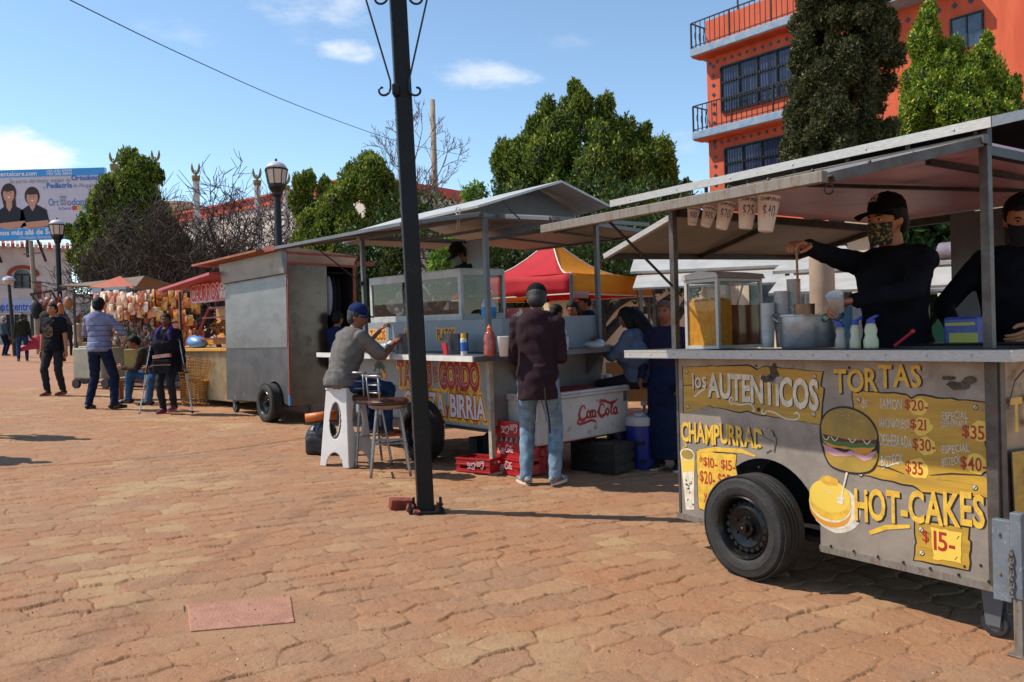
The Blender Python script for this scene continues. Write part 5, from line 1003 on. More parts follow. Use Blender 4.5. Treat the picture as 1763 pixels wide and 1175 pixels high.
def person(name,label,loc,rz=0.,H=1.72,vox=.012,lean=0.,tw=0.,hips=None,feet=None,knees=None,hands=None,elbows=None,head=(0,0,0),sk='tan',top=None,bottom=None,hair='short',haircol=None,cap=None,capcol=None,shoes=None,sleeve='long',hood=False,stout=1.,crouch=0.,seat=None,mask=None,curl=.5,topz=0.,group=None,fem=False,hdir=None,palm=None,grip=0,skirt=None,shnm='jacket',neckfwd=0.,fold=1.):
    # local frame: the person faces +y; x to the person's right (seen from behind)
    k=H/1.72; T=thing(name,label,'person',loc,rz,group)
    st=stout; pel=Vector(hips) if hips else Vector((0,0,(.93-crouch)*k)); 
    RL=Matrix.Rotation(-lean,3,'X'); 
    def sp(x,y,z):   # point of the trunk, z above pelvis
        f=min(max(z/(.5*k),0),1); a=lean*f; Rz_=Matrix.Rotation(tw*f,3,'Z')
        base=Vector((0,0,0)); n=6
        for i in range(n): 
            zz=z*(i+.5)/n; aa=lean*min(zz/(.35*k),1) if lean>=0 else lean*min(zz/(.35*k),1)
            base+=Matrix.Rotation(-aa,3,'X')@Vector((0,0,z/n))
        return pel+base+Matrix.Rotation(-lean*min(z/(.35*k),1),3,'X')@(Rz_@Vector((x,y,0)))
    rings=[(-.09,.10,.085,0),(-.05,.150,.108,-.01),(.03,.165,.12,-.012),(.10,.150,.110,0),(.19,.142*st,.106*st,.006),(.29,.155*st,.118*st,.01),(.38,.168,.122,.006),(.45,.172,.108,-.004),(.505,.135,.082,-.012),(.535,.075,.062,-.012)]
    if st>1.1: rings=[(z,w*(1+.35*(st-1)),d*(1+(st-1)*.7),o+.03*(st-1)) for z,w,d,o in rings]
    def trunk(mb,inf=0.,z0=-1,z1=1,n=26):
        P=[q for q in rings if z0<=q[0]<=z1]; V=[]
        for z,w,d,o in P:
            for i in range(n):
                a=2*PI*i/n; ca,sa=math.cos(a),math.sin(a); ca=math.copysign(abs(ca)**.85,ca); sa=math.copysign(abs(sa)**.85,sa)
                V.append(sp(ca*(w*k+inf),sa*(d*k+inf)+o*k,z*k))
        F=[(j*n+i,j*n+(i+1)%n,(j+1)*n+(i+1)%n,(j+1)*n+i) for j in range(len(P)-1) for i in range(n)]+[tuple(range(n))[::-1],tuple((len(P)-1)*n+i for i in range(n))]
        mb.add([tuple(v) for v in V],F)
    sh=[sp(e*.175*k*(1+.1*(st-1)),-.005,.455*k) for e in(-1,1)]; neck=sp(0,-.01,.50*k)
    hR=Matrix.Rotation(rz*0,3,'Z')@Euler((head[0],head[1],head[2]),'XYZ').to_matrix() 
    ntop=neck+Matrix.Rotation(-(lean*.6+neckfwd),3,'X')@Vector((0,.015*k,.10*k)); Rh=Matrix.Rotation(head[2]+tw,3,'Z')@Matrix.Rotation(head[0],3,'X')@Matrix.Rotation(head[1],3,'Y')
    hc=ntop+Rh@Vector((0,.018*k,.075*k)); hs=k*.97
    hp=[pel+Vector((e*.088*k,0,-.03*k)) for e in(-1,1)]
    feet=feet or [(-.1,.0),( .1,.0)]; ft=[Vector((f[0]*1.,f[1],(f[2] if len(f)>2 else 0)+.085*k)) for f in feet]
    kp=knees or [(-.15,1,0),(.15,1,0)]; kn=[];an=[]
    for i in(0,1): a,c=ik(hp[i],ft[i],.43*k,.42*k,kp[i]); kn.append(a);an.append(c)
    hands=hands or [(-.26,.06,.80),(.26,.06,.80)]; ep=elbows or [(-.5,-1,-.2),(.5,-1,-.2)]; el=[];wr=[]
    for i in(0,1): a,c=ik(sh[i],Vector(hands[i]),.295*k,.265*k,ep[i]); el.append(a);wr.append(c)
    fd=[]
    for i in(0,1):
        v=Vector((feet[i][3] if len(feet[i])>3 else (-.12 if i==0 else .12),1,0)); fd.append(v.normalized())
    b=MB(); trunk(b)
    capsule(b,neck-Vector((0,0,.03)),hc+Rh@Vector((0,-.02*k,-.05*k)),.058*k,.052*k)
    for i in(0,1):
        capsule(b,sp((-.1,.1)[i]*k,-.01,.47*k),sh[i],.055*k,.058*k); capsule(b,sh[i],el[i],.052*k,.04*k); capsule(b,el[i],wr[i],.042*k,.027*k)
        capsule(b,hp[i],kn[i],.088*k,.056*k); capsule(b,kn[i]+(an[i]-kn[i])*0,kn[i].lerp(an[i],.35),.055*k,.056*k); capsule(b,kn[i].lerp(an[i],.35),an[i],.056*k,.037*k); capsule(b,an[i]-Vector((0,0,.04*k)),an[i]+fd[i]*.14*k-Vector((0,0,.055*k)),.04*k,.028*k)
    headgeo(b,hc,Rh,hs)
    body=MB(); addmesh(body,remesh(b,vox,3))
    for i in(0,1):
        d=Vector(hdir[i]) if hdir and hdir[i] else (wr[i]-el[i]); pn=Vector(palm[i]) if palm and palm[i] else Vector((1,0,0))*(1 if i==0 else -1)
        hb=MB(); hand(hb,wr[i],d,pn,-1 if i==0 else 1,curl if not isinstance(curl,(tuple,list)) else curl[i],k,grip); addmesh(body,remesh(hb,.0042 if vox<.009 else .006,1))
    body.build('body',SK[sk],T,smooth=True)
    Th=Rh.to_4x4(); Th.translation=hc; 
    # clothes
    cin=.014*k
    def garment(fn,nm,m,v=None,sm=3,folds=1.):
        g=MB(); fn(g); me=remesh(g,v or vox*1.05,sm)
        n=len(me.vertices); co=np.empty(n*3); me.vertices.foreach_get('co',co); no_=np.empty(n*3); me.vertices.foreach_get('normal',no_); co=co.reshape(-1,3); no_=no_.reshape(-1,3)
        f=np.sin(co[:,0]*34+co[:,2]*21+3*np.sin(co[:,2]*13+co[:,1]*9)+H*9)*np.sin(co[:,1]*29+co[:,2]*30+2*np.sin(co[:,0]*17)); f=np.abs(f)**.7*np.sign(f)*.55+.45*np.sin(co[:,2]*52+4*np.sin(co[:,0]*15+co[:,1]*11))
        co=co+no_*(f*.0045*folds*fold)[:,None]; me.vertices.foreach_set('co',co.ravel()); 
        o=bpy.data.objects.new(nm,me); COL.objects.link(o); me.materials.clear()
        for q in (m if isinstance(m,(list,tuple)) else [m]): me.materials.append(q)
        me.name=nm; o.parent=T; me.polygons.foreach_set('use_smooth',[True]*len(me.polygons)); return o
    if bottom:
        def fn(g):
            for i in(0,1):
                capsule(g,hp[i],kn[i],.098*k,.07*k); capsule(g,kn[i],kn[i].lerp(an[i],.4),.07*k,.066*k); capsule(g,kn[i].lerp(an[i],.4),an[i]+Vector((0,0,.0)),.066*k,.055*k)
            trunk(g,.012*k,-.1,.12)
        garment(fn,'trousers',bottom)
    if skirt: 
        def fn(g):
            z0,r0,r1=skirt; c=pel; g.tube([c+Vector((0,0,.12*k)),c,Vector((c.x,c.y,z0+.3)),Vector((c.x,c.y,z0))],[.15*k,.2*k,(r0+r1)/2,r1],24)
        garment(fn,'skirt',bottom)
    if top:
        def fn(g):
            trunk(g,.02*k+topz*.0,-.05+(.0 if not topz else 0)-topz,.54)
            if topz: 
                g.tube([sp(0,-.005,.1*k),sp(0,-.005,-.0*k),pel+Vector((0,-.005,-topz*k))],[.15*k*st,.172*k*st,.172*k*st],24)
            for i in(0,1):
                capsule(g,sp((-.1,.1)[i]*k,-.01,.475*k),sh[i],.065*k,.072*k)
                if sleeve=='long': capsule(g,sh[i],el[i],.067*k,.053*k); capsule(g,el[i],wr[i].lerp(el[i],.06),.053*k,.039*k)
                elif sleeve=='short': capsule(g,sh[i],sh[i].lerp(el[i],.62),.072*k,.068*k)
                elif sleeve=='half': capsule(g,sh[i],sh[i].lerp(el[i],.8),.078*k,.078*k)
            if hood: g.ell(sp(0,-.085*k,.50*k),(.105*k,.06*k,.08*k),(-.3,0,0),14); capsule(g,sp(-.09*k,-.04*k,.52*k),sp(.09*k,-.04*k,.52*k),.045*k,.045*k)
            else: g.tube([sp(0,-.012,.49*k),sp(0,-.008,.545*k)],[.075*k,.064*k],18)
        garment(fn,shnm,top,folds=1.2)
    if shoes:
        g=MB(); sole=MB()
        for i in(0,1):
            a=an[i]; f=fd[i]; tz=Vector((0,0,-.085*k)); side=Vector((f.y,-f.x,0)); gg=MB()
            lift=0
            heel=a-f*.05*k+tz; toe=a+f*.2*k+tz
            for (q,rr_,hz_) in ((heel,.037,.06),(a+f*.03*k+tz,.04,.085),(a+f*.1*k+tz,.043,.05),(toe-f*.035*k,.04,.036)): g.ell(q+Vector((0,0,hz_*k*.6+.012)),(rr_*k,rr_*k*1.25,hz_*k*.62),(0,0,math.atan2(-f.x,f.y)),12)
            pl=[]
            for t_ in np.linspace(0,2*PI,20,endpoint=False):
                u=math.cos(t_)*.138*k; v_=math.sin(t_)*(.044+.006*math.cos(t_))*k; c=heel.lerp(toe,.5)+f*u+side*v_; pl.append((c.x,c.y))
            sole.prism(pl,heel.z-.0+.001,heel.z+.026*k)
        me=remesh(g,max(vox*.8,.008),3); g2=MB(); addmesh(g2,me); so_=g2.build('shoes',shoes[0],T,smooth=True); sole.build('soles',shoes[1],so_)
    # hair / cap
    hc_=haircol or mhair
    def hb_(fn,nm,m,par=T): 
        g=MB(); fn(g); g2=MB(); addmesh(g2,remesh(g,max(vox*.8,.007),2)); g2.V=[np.concatenate(g2.V)]; o=g2.build(nm,m,par,smooth=True); return o
    W2=lambda p: Th@(Vector(p)*hs)
    def el_(g,c,r): g.ell(c,tuple(q*hs for q in r),(0,0,0),14,0,Th@Matrix.Diagonal((1,1,1,1))) if False else g.ell((c[0]*hs,c[1]*hs,c[2]*hs),tuple(q*hs for q in r),(0,0,0),16,0,Th)
    if hair and hair!='none':
        def fn(g):
            if hair in('short','crop'):
                q_=.004 if hair=='short' else 0; el_(g,(0,-.014,.030),(.090+q_,.104+q_,.101+q_)); el_(g,(0,-.052,-.018),(.080+q_,.066+q_,.078))
            elif hair=='long':
                el_(g,(0,-.012,.028),(.094,.108,.106)); el_(g,(0,-.05,-.05),(.085,.065,.13)); 
                for e in(-1,1): el_(g,(e*.075,-.01,-.06),(.022,.05,.12))
            elif hair=='ponytail':
                el_(g,(0,-.014,.026),(.084,.10,.10)); el_(g,(0,-.05,-.02),(.075,.062,.075)); el_(g,(0,-.12,.0),(.03,.03,.03)); g.tube([W2((0,-.12,0)),W2((0,-.16,-.07)),W2((.0,-.17,-.2)),W2((0,-.15,-.33))],[.03*hs,.04*hs,.034*hs,.01*hs],12)
            elif hair=='volume':
                el_(g,(0,-.022,.03),(.1,.11,.112)); el_(g,(0,-.06,-.04),(.09,.07,.09))
            elif hair=='bun': el_(g,(0,-.014,.028),(.091,.106,.103)); el_(g,(0,-.052,-.01),(.08,.066,.078)); el_(g,(0,-.1,.07),(.035,.035,.03))
        # keep the face free
        o=hb_(fn,'hair',hc_); me=o.data; n=len(me.vertices); co=np.empty(n*3); me.vertices.foreach_get('co',co); co=co.reshape(-1,3); I=Th.inverted(); A_=np.array(I); l=(co@A_[:3,:3].T+A_[:3,3])/hs
        hl=.058 if not cap else .03
        m_=(l[:,1]>.03)&(l[:,2]<hl+.0)&(np.abs(l[:,0])<.09); l[m_,1]=np.minimum(l[m_,1],.03-(hl-l[m_,2])*.3)
        if hair in ('short','crop','bun','ponytail'): m2=(l[:,2]<-.01)&(l[:,1]>-.03); l[m2,0]*=.85
        B_=np.array(Th); co=(l*hs)@B_[:3,:3].T+B_[:3,3]; me.vertices.foreach_set('co',co.ravel()); me.update()
    if cap:
        g=MB(); pr=[(.086,-.0),(.09,.03),(.084,.066),(.065,.095),(.035,.113),(.004,.119)]
        Tc=Th@TR((0,-.01*hs,.028*hs),(cap.get('tilt',-.08),0,cap.get('turn',0)),(hs,1.14*hs,hs)); g.lathe(pr,28,0,Tc,cap=False); g.ell((0,0,.12),(.008,.008,.004),n=8,T=Tc)
        for a in range(6): g.tube([tuple(Vector((r*math.cos(a*PI/3+.5)*1.01,r*math.sin(a*PI/3+.5)*1.01,z))) for r,z in pr],.0012,4,0,Tc)
        o=g.build('cap',capcol,T,smooth=True,solid=.004); br=MB()
        def fb(u,v): a=(u-.5)*2.1; r=.083+(.075*(math.cos(a)**.6 if math.cos(a)>0 else 0))*v; return (r*math.sin(a),r*math.cos(a)*1.0,.004-.02*v*v-.012*abs(math.sin(a))*v)
        br.grid(fb,14,4,0,Tc); br.build('brim',capcol,o,smooth=True,solid=.004)
        if cap.get('logo'):
            lg=MB(); Tl=Tc@frame((-1,0,0),(0,-.42,.9),(0,.9,.42),(.0,.078,.068)); 
            for i_,s_ in enumerate(cap['logo']): write(lg,s_,Tl,-.028,.028,.004-.022*i_,.02-.022*i_,.011,0,bold=.03)
            lg.build('cap_logo',cap.get('lm'),o)
    # face
    if vox<.016:
        g=MB()
        for e in(-1,1): g.ell((e*.031*hs,.079*hs,.006*hs),(.0125*hs,.008*hs,.0068*hs),(0,0,0),12,0,Th); g.ell((e*.031*hs,.0855*hs,.006*hs),(.0058*hs,.003*hs,.0058*hs),(0,0,0),10,1,Th)
        g.build('eyes',[mat('eye_white','#b9aea4',rough=.3),mat('iris_dark','#120b08',rough=.2)],T,smooth=True)
        g=MB()
        for e in(-1,1): g.tube([(e*.014*hs,.094*hs,.024*hs),(e*.031*hs,.093*hs,.030*hs),(e*.048*hs,.081*hs,.024*hs)],[.003*hs,.0038*hs,.002*hs],6,0,Th); g.tube([(e*.019*hs,.087*hs,.011*hs),(e*.031*hs,.0885*hs,.0135*hs),(e*.044*hs,.081*hs,.008*hs)],.0014*hs,5,0,Th)
        g.build('eyebrows',mhair,T,smooth=True)
        if not mask:
            g=MB(); g.tube([(-.022*hs,.088*hs,-.061*hs),(-.008*hs,.0985*hs,-.057*hs),(.008*hs,.0985*hs,-.057*hs),(.022*hs,.088*hs,-.061*hs)],[.002*hs,.0042*hs,.0042*hs,.002*hs],6,0,Th); g.tube([(-.02*hs,.089*hs,-.063*hs),(0,.0975*hs,-.067*hs),(.02*hs,.089*hs,-.063*hs)],[.002*hs,.0046*hs,.002*hs],6,0,Th)
            g.build('mouth',mat('lips_'+sk,{'tan':'#7d4436','brown':'#6a352b','dark':'#522a24','light':'#9a5548'}[sk],rough=.4),T,smooth=True)
    if mask:
        g=MB()
        def fm(u,v):
            a=(u-.5)*2.5; z=.0-.115*v; bul=.018*math.cos(a*.9)*math.sin(PI*(.15+.7*v)); rx=.072*(1-.22*v); ry=.098+bul+(.012*math.exp(-(a/.25)**2)*(1-v)); return (rx*1.06*math.sin(a),ry*math.cos(a)*1.02+.006,z-.012+.008*math.exp(-(a/.3)**2))
        g.grid(lambda u,v:tuple(q*hs for q in fm(u,v)),18,10,0,Th); mk=g.build('face_mask',mask,T,smooth=True,solid=.002)
        g=MB()
        for e in(-1,1): g.tube([W2((e*.066,.045,-.02)),W2((e*.078,.005,.008)),W2((e*.083,-.02,-.005))],.0018,5); g.tube([W2((e*.058,.05,-.095)),W2((e*.074,.01,-.05)),W2((e*.083,-.02,-.03))],.0018,5)
        g.build('strap',mask,mk)
    T2={'hc':hc,'Rh':Rh,'Th':Th,'wr':wr,'el':el,'sh':sh,'kn':kn,'an':an,'sp':sp,'k':k,'hs':hs,'pel':pel}
    return T,T2
def face(px,d=0): return 0
jean=cloth('jeans_blue','#2a4166','#1c2f50'); jeanl=cloth('jeans_washed','#7890a0','#596f84',b=.5); jeand=cloth('jeans_dark','#141b2b','#1d2740'); blk=cloth('black','#0d0d10','#131316'); navy=cloth('navy','#0e1220','#161c2e'); 
shw=[mat('shoe_black','#111113',rough=.5),mat('sole_dark','#2a2623',rough=.7)]; shp=[mat('shoe_pink','#7a2f45','#3a1f30',ns=20,rough=.6),mat('sole_pink','#b0506a',rough=.6)]; shb=[mat('shoe_brown','#5a3424',rough=.5),mat('sole_orange','#b8583a',rough=.6)]; shg=[mat('shoe_grey','#3f4346','#9aa0a4',ns=25,rough=.6),mat('sole_cream','#cfc3b0',rough=.6)]
def G(px,py,Y=None): p=gnd(px,py) if Y is None else at(px,py,Y); return (p.x,p.y,gz(p.x,p.y))
AX=R(-56.2)          # direction of the carts' long axis
V1=AX+0
# --- customer in the hooded jacket, back to us, in front of the taco cart
L=G(931,836); L=(L[0],L[1],L[2])
hoodm=cloth('hoodie_maroon','#2c1c20','#33242a',b=.3,bs=10)
cu,ci=person('person','person seen from behind in maroon hooded jacket, washed jeans and black cap',L,R(-12),H=1.74,vox=.009,lean=.12,feet=[(-.13,.02,0,-.6),(.12,.05,0,.3)],hands=[(-.11,.27,1.08),(.11,.27,1.08)],elbows=[(-.35,-.6,-1),(.35,-.6,-1)],head=(-.25,0,.15),sk='brown',top=hoodm,bottom=jeanl,cap={'tilt':0.},capcol=cloth('cap_black','#1a1815',b=.2),haircol=mhairg,shoes=shg,hood=True,topz=.19,shnm='hooded_jacket',fold=.9)
w=MB(); w.tube(spline([(.09,-.17,.86),(.10,-.19,.74),(.115,-.16,.6),(.12,-.15,.47)],5),.008,6); w.build('hanging_strap',blk,cu)
# --- seated man in the grey shirt
L=G(598,800); seatz=.78
sm_=Vector(L)
mn,mi_=person('person','seated man in grey shirt and blue cap eating on the white plastic stool',L,R(-48),H=1.67,vox=.009,hips=(0,-.02,.82),lean=.46,feet=[(-.12,.34,.26),(.13,.38,.24)],knees=[(-.35,1,.5),(.35,1,.5)],hands=[(-.14,.50,1.30),(.13,.50,1.17)],elbows=[(-.5,.1,-1),(.5,-.1,-1)],head=(-.05,0,-.95),sk='brown',top=cloth('shirt_grey','#5f5b57','#6f6b66',b=.4,bs=9),bottom=jean,cap={'tilt':-.1,'logo':['CAP'] if False else None},capcol=cloth('cap_navy','#12204a','#1a2a58',b=.1),haircol=mhairg,shoes=shb,sleeve='half',topz=.04,shnm='shirt',stout=1.1,palm=[(0,0,-1),(0,0,-1)],curl=.9,fold=1.5)
# white stool
ms=mat('white_plastic','#d6d2cc','#cbc6bf',ns=3,rough=.4)
st=thing('plastic_stool','white tall plastic stool with oval cutouts under the seated man','stool',L,R(-30))
w=MB(); hS=.74
for e in range(4):
    a=e*PI/2; Tq=Matrix.Rotation(a,4,'Z')
    # tapering side: outline with oval hole built from strips
    def side(u,v):
        wd=.125+(.18-.125)*(1-v); x=(-1+2*u)*wd; y=wd; return (x,y,v*hS)
    N1,N2=56,90; V=[side(i/N1,j/N2) for j in range(N2+1) for i in range(N1+1)]; Fq=[]
    for j in range(N2):
        for i in range(N1):
            u,v=(i+.5)/N1-.5,(j+.5)/N2
            oval=((u/.26)**2+((v-.60)/.24)**2)<1 ; low=v<.2 and ((u/.30)**2+((v)/.19)**2)<1
            if not(oval or low): Fq.append((j*(N1+1)+i,j*(N1+1)+i+1,(j+1)*(N1+1)+i+1,(j+1)*(N1+1)+i))
    w.add(V,Fq,0,Tq)
w.build('legs',ms,st,smooth=True,solid=.008)
w=MB(); w.box((0,0,hS+.006),(.275,.275,.028)); w.build('seat',ms,st,bevel=.02)
# --- crutch woman
L=G(292,712)
wo_,wi_=person('person','woman on crutches in black jacket with a purple scarf and a black bag in front',L,R(180),H=1.52,vox=.011,stout=1.3,lean=.06,feet=[(-.10,.06,.05,.1),(.08,.02,0,.2)],hands=[(-.31,.08,.62),(.31,.08,.62)],elbows=[(-1,-.6,0),(1,-.6,0)],head=(0,0,.1),sk='dark',top=cloth('jacket_black','#15131a','#1f1c28',b=.5,bs=9),bottom=blk,hair='bun',shoes=shp,topz=.22,shnm='jacket',fold=1.6)
w=MB(); w.tube(spline([wi_['sp'](-.1,.13,.30),wi_['sp'](-.09,.11,.42),wi_['sp'](-.06,-.03,.50),wi_['sp'](.06,-.03,.50),wi_['sp'](.09,.11,.42),wi_['sp'](.1,.13,.30)],6),[.03]*31,10); w.build('scarf',cloth('purple','#35265c','#4d3576'),wo_,smooth=True)
w=MB(); c=wi_['sp'](0,.2,-.1); w.box(tuple(c),(.28,.10,.22),(.05,0,0)); bg_=w.build('bag',cloth('bag_black','#17181b','#24262a',b=.3),wo_,bevel=.03)
w=MB(); w.box((c.x,c.y+.062,c.z+.02),(.3,.012,.006)); w.box((c.x,c.y,c.z+.15),(.26,.07,.05),(.1,.1,0)); w.build('bag_papers',cloth('papers','#b9a58f','#c06a50'),bg_,bevel=.01)
w=MB(); w.tube([wi_['sp'](-.09,.13,.38),wi_['sp'](-.05,.17,.15),c+Vector((-.12,0,.13))],.008,6); w.tube([wi_['sp'](.09,.13,.38),wi_['sp'](.06,.17,.15),c+Vector((.12,0,.13))],.008,6); w.build('strap',cloth('bag_black','#17181b'),bg_)
for e,lb in ((-1,'aluminium crutch under the right arm side, left in view'),(1,'aluminium crutch at right in view beside the woman')):
    T_=thing('crutch','aluminium crutch on the '+('right' if e<0 else 'left')+' side of the picture of the woman in black','crutch',L,R(180)); w=MB()
    tx,bx2=e*.20,e*.42
    tp=Vector((e*.21,.03,1.12)); hg=Vector((e*.30,.07,.62)); bt=Vector((e*.40,.13,.0))
    for o in(-1,1): w.tube([tp+Vector((0,o*.035,0)),hg+Vector((0,o*.035,0)),hg.lerp(bt,.5)],.009,7)
    w.tube([hg.lerp(bt,.35),bt+Vector((0,0,.02))],.011,8); w.build('shaft',mat('crutch_alu','#b4b4b6',rough=.35,metal=.7),T_)
    w=MB(); w.tube([hg+Vector((0,-.045,0)),hg+Vector((0,.045,0))],.016,8); w.tube([tp+Vector((0,-.07,0)),tp+Vector((0,.07,0))],.02,8); w.ell(bt+Vector((0,0,.02)),(.02,.02,.022),n=10); w.build('pads',mat('crutch_rubber','#2b2a2c',rough=.8),T_)
    T_['label']=('aluminium crutch planted in front of the churro stand side, beside the black bag' if e<0 else 'aluminium crutch planted nearest the striped hoodie side of the woman in black')
# --- man in striped hoodie (back)
L=G(175,705)
def stripes():
    M=cloth('hoodie_striped','#6e7390','#7d829c',b=.4,bs=9); t=M.node_tree; tc=N(t,'ShaderNodeTexCoord'); s_=N(t,'ShaderNodeSeparateXYZ'); t.links.new(tc.outputs['Object'],s_.inputs[0])
    f=Mth(t,'FRACT',Mth(t,'MULTIPLY',s_.outputs[2],1/.082)); f=Mth(t,'LESS_THAN',f,.1); b=t.nodes['Principled BSDF']; src=b.inputs['Base Color'].links[0].from_socket
    hi=Mth(t,'LESS_THAN',s_.outputs[2],1.32); t.links.new(Mix(t,Mth(t,'MULTIPLY',f,hi),src,lin('#262a3c')),b.inputs['Base Color']); return M
sh_,si=person('person','man with his back turned in grey blue striped hooded sweatshirt and dark jeans',L,R(-8),H=1.76,vox=.011,feet=[(-.22,0,0,-.2),(.2,.02,0,.5)],hands=[(-.10,.28,1.18),(.12,.28,1.2)],elbows=[(-1,-.3,-.4),(1,-.3,-.4)],head=(-.1,0,.25),sk='brown',top=stripes(),bottom=cloth('jeans_navy','#141d30','#1b2843'),shoes=shw,hood=True,shnm='hooded_sweatshirt',topz=.03)
# --- man in black t-shirt walking toward us
L=G(96,681)
bt_,bi=person('person','young man in black printed t-shirt and black trousers walking toward us',L,R(176),H=1.72,vox=.011,feet=[(-.11,-.06,.0,.1),(.09,.1,.0,.05)],hands=[(-.27,.05,.80),(.27,-.02,.80)],head=(0,0,-.05),sk='tan',top=cloth('tee_black','#141417','#1d1c20',b=.3,bs=10),bottom=blk,shoes=shb,sleeve='short',shnm='t_shirt',topz=.1,fold=1.2,stout=1.08)
w=MB(); c=bi['sp'](0,.14,.27); Tt=frame((-1,0,0),(0,0,1),(0,1,0),tuple(c+Vector((0,.022,0)))); w.flat(jag(circ(0,.0,.10,.13,20),.012,.03,3),.0,Tt); 
for i in range(6): w.flat(jag(circ((-.05,.05,-.03,.04,0,.0)[i],(.08,.08,.0,-.02,.04,-.08)[i],.02,.018,10),.005,.02,i),.003,Tt,1)
w.build('shirt_print',[cloth('print_brown','#4d4032','#7a6850'),blk],bt_)
# --- far men at left
L=G(40,622); person('person','man in dark olive jacket and jeans, furthest left in the square',L,R(30),H=1.72,vox=.02,feet=[(-.14,.0),(.12,.05)],head=(0,0,-.4),sk='brown',top=cloth('olive','#23251c','#2d2e22'),bottom=jean,shoes=shw,haircol=mhairg)
L=G(149,621.); person('person','man in tan jacket and dark jeans walking away beside the red cloth',L,R(-25),H=1.70,vox=.02,feet=[(-.12,.12),(.12,-.2,.06)],head=(0,0,0),sk='brown',top=cloth('tanjacket','#7d5a44','#8b664d'),bottom=cloth('jeans_slate','#1f2a3a'),shoes=shw)
L=G(118,612.5); person('person','person in black half hidden between the two far men',L,R(20),H=1.66,vox=.022,sk='dark',top=blk,bottom=blk,shoes=shw)
L=G(8,613); person('person','person in pale cap and dark coat cut by the left edge of the view',L,R(-30),H=1.66,vox=.022,sk="brown",top=cloth('grey_coat','#3b4a4e'),bottom=navy,shoes=shw,haircol=mat('hair_pale','#a39c94'))
# --- far woman brown hair in beige and jeans behind black tee man
L=G(137,646); person('person','long haired woman in beige top and jeans behind the black t-shirt man',L,R(-60),H=1.62,vox=.018,sk='tan',top=cloth('beige','#a08a72','#b59b80'),bottom=jean,shoes=shw,hair='long',haircol=mhairb,fem=True)
# --- woman with pale green headband, arm out
L=G(208,657); ww,wi2=person('person','woman in white t-shirt and pale green headscarf reaching out at the snack stall',L,R(-75),H=1.58,vox=.014,feet=[(-.08,-.12,0,0),(.08,.16,0,.2)],hands=[(-.10,.36,.98),(.06,.42,.98)],elbows=[(-.6,-.5,-.6),(.6,-.5,-.6)],head=(-.15,0,0),sk='light',top=cloth('white_tee','#b9b4b6','#a9a6ac'),bottom=blk,shoes=shp,sleeve='short',hair='bun',haircol=mat('hair_fair','#b0a070',rough=.6),shnm='t_shirt')
w=MB(); Th=wi2['Th']; w.lathe([(.088,.015),(.094,.045),(.088,.075)],20,0,Th@TR((0,-.01,.0),(-.5,0,0),(1,1.15,1)),cap=False); w.build('headscarf',cloth('mint','#86a08c'),ww,smooth=True,solid=.008)
w=MB(); w.ell((.05,.36,.88),(.09,.12,.14),(.4,0,0),12); w.ell((.02,.32,.72),(.05,.07,.16),(.2,0,0),12); solo(w,'folded_jacket',blk,'black jacket draped over the arm of the woman with the headscarf','jacket',L,R(-75),smooth=True)
# --- man in dark cap behind
L=G(212,645); person('person','man in black cap and dark jacket behind the woman with the headscarf',L,R(-30),H=1.74,vox=.018,sk='dark',top=cloth('charcoal','#17171a','#222226'),bottom=blk,shoes=shw,cap={'turn':0},capcol=blk)
# --- bent-over seated person and second seated person (jeans) by the sweet stall
L=G(245,694); b1,b1i=person('person','person in olive brown jacket bent forward on the bench at the snack stall',L,R(105),H=1.7,vox=.013,hips=(0,-.25,.50),lean=.85,feet=[(-.1,.2),(.12,.24)],knees=[(-.1,1,.6),(.1,1,.6)],hands=[(-.1,.28,.62),(.1,.3,.62)],head=(-.5,0,0),sk='brown',top=cloth('olivebrown','#3d3226','#4d4031'),bottom=cloth('jeans_mid','#2d4a6a','#3d5c80'),shoes=shw)
L=G(280,697); person('person','seated person in blue jeans directly behind the woman on crutches',L,R(110),H=1.62,vox=.013,hips=(0,-.25,.50),lean=.5,feet=[(-.1,.2),(.12,.24)],knees=[(-.1,1,.6),(.1,1,.6)],hands=[(-.1,.2,.62),(.1,.2,.62)],head=(-.4,0,0),sk='dark',top=blk,bottom=cloth('jeans_mid','#2d4a6a'),shoes=shw)
bn=thing('bench','plain brown box bench the two seated people share','bench',G(262,688),R(15)); w=MB(); w.bx((-.62,-.2,.36),(.62,.2,.42)); w.build('seat',mat('card_brown','#a07048','#8b5f3c',ns=5,rough=.85),bn,bevel=.01)
w=MB(); w.bx((-.6,-.18,0),(-.5,.18,.36)); w.build('leg',MC['card_brown'],bn); w=MB(); w.bx((.5,-.18,0),(.6,.18,.36)); w.build('leg',MC['card_brown'],bn)
# --- people behind / around taco cart
def inB(x,y): p=FB@Vector((x,y,0)); return (p.x,p.y,gz(p.x,p.y))
def headto(px,py,Y,H): # feet position so that the top of the head is at px,py at distance Y
    p=at(px,py,Y); return (p.x,p.y,p.z-H)
L=headto(812,416,10.1,1.72); person('person','cook in black cap and face mask bending over the glass showcase',L,R(120),H=1.72,vox=.010,lean=.35,hands=[(-.15,.4,1.1),(.2,.4,1.1)],head=(-.5,0,0),sk='brown',top=cloth('cook_grey','#1b2226','#232c31'),bottom=blk,cap={'tilt':-.1},capcol=blk,mask=cloth('mask_pale','#8fa09e',b=.05),shoes=shw)
L=headto(580,538,11.6,1.3); person('person','dark haired person in navy pullover seated between steel cart and taco cart, back turned',(L[0],L[1],L[2]),R(-30),H=1.5,vox=.012,sk='brown',top=cloth('navy_blue','#151d3a','#1d2850',b=.5),bottom=navy,shoes=shw,hips=(0,0,.62),feet=[(-.1,.4),(.1,.4)],knees=[(0,1,.5),(0,1,.5)],hands=[(-.2,.3,.7),(.2,.3,.7)])
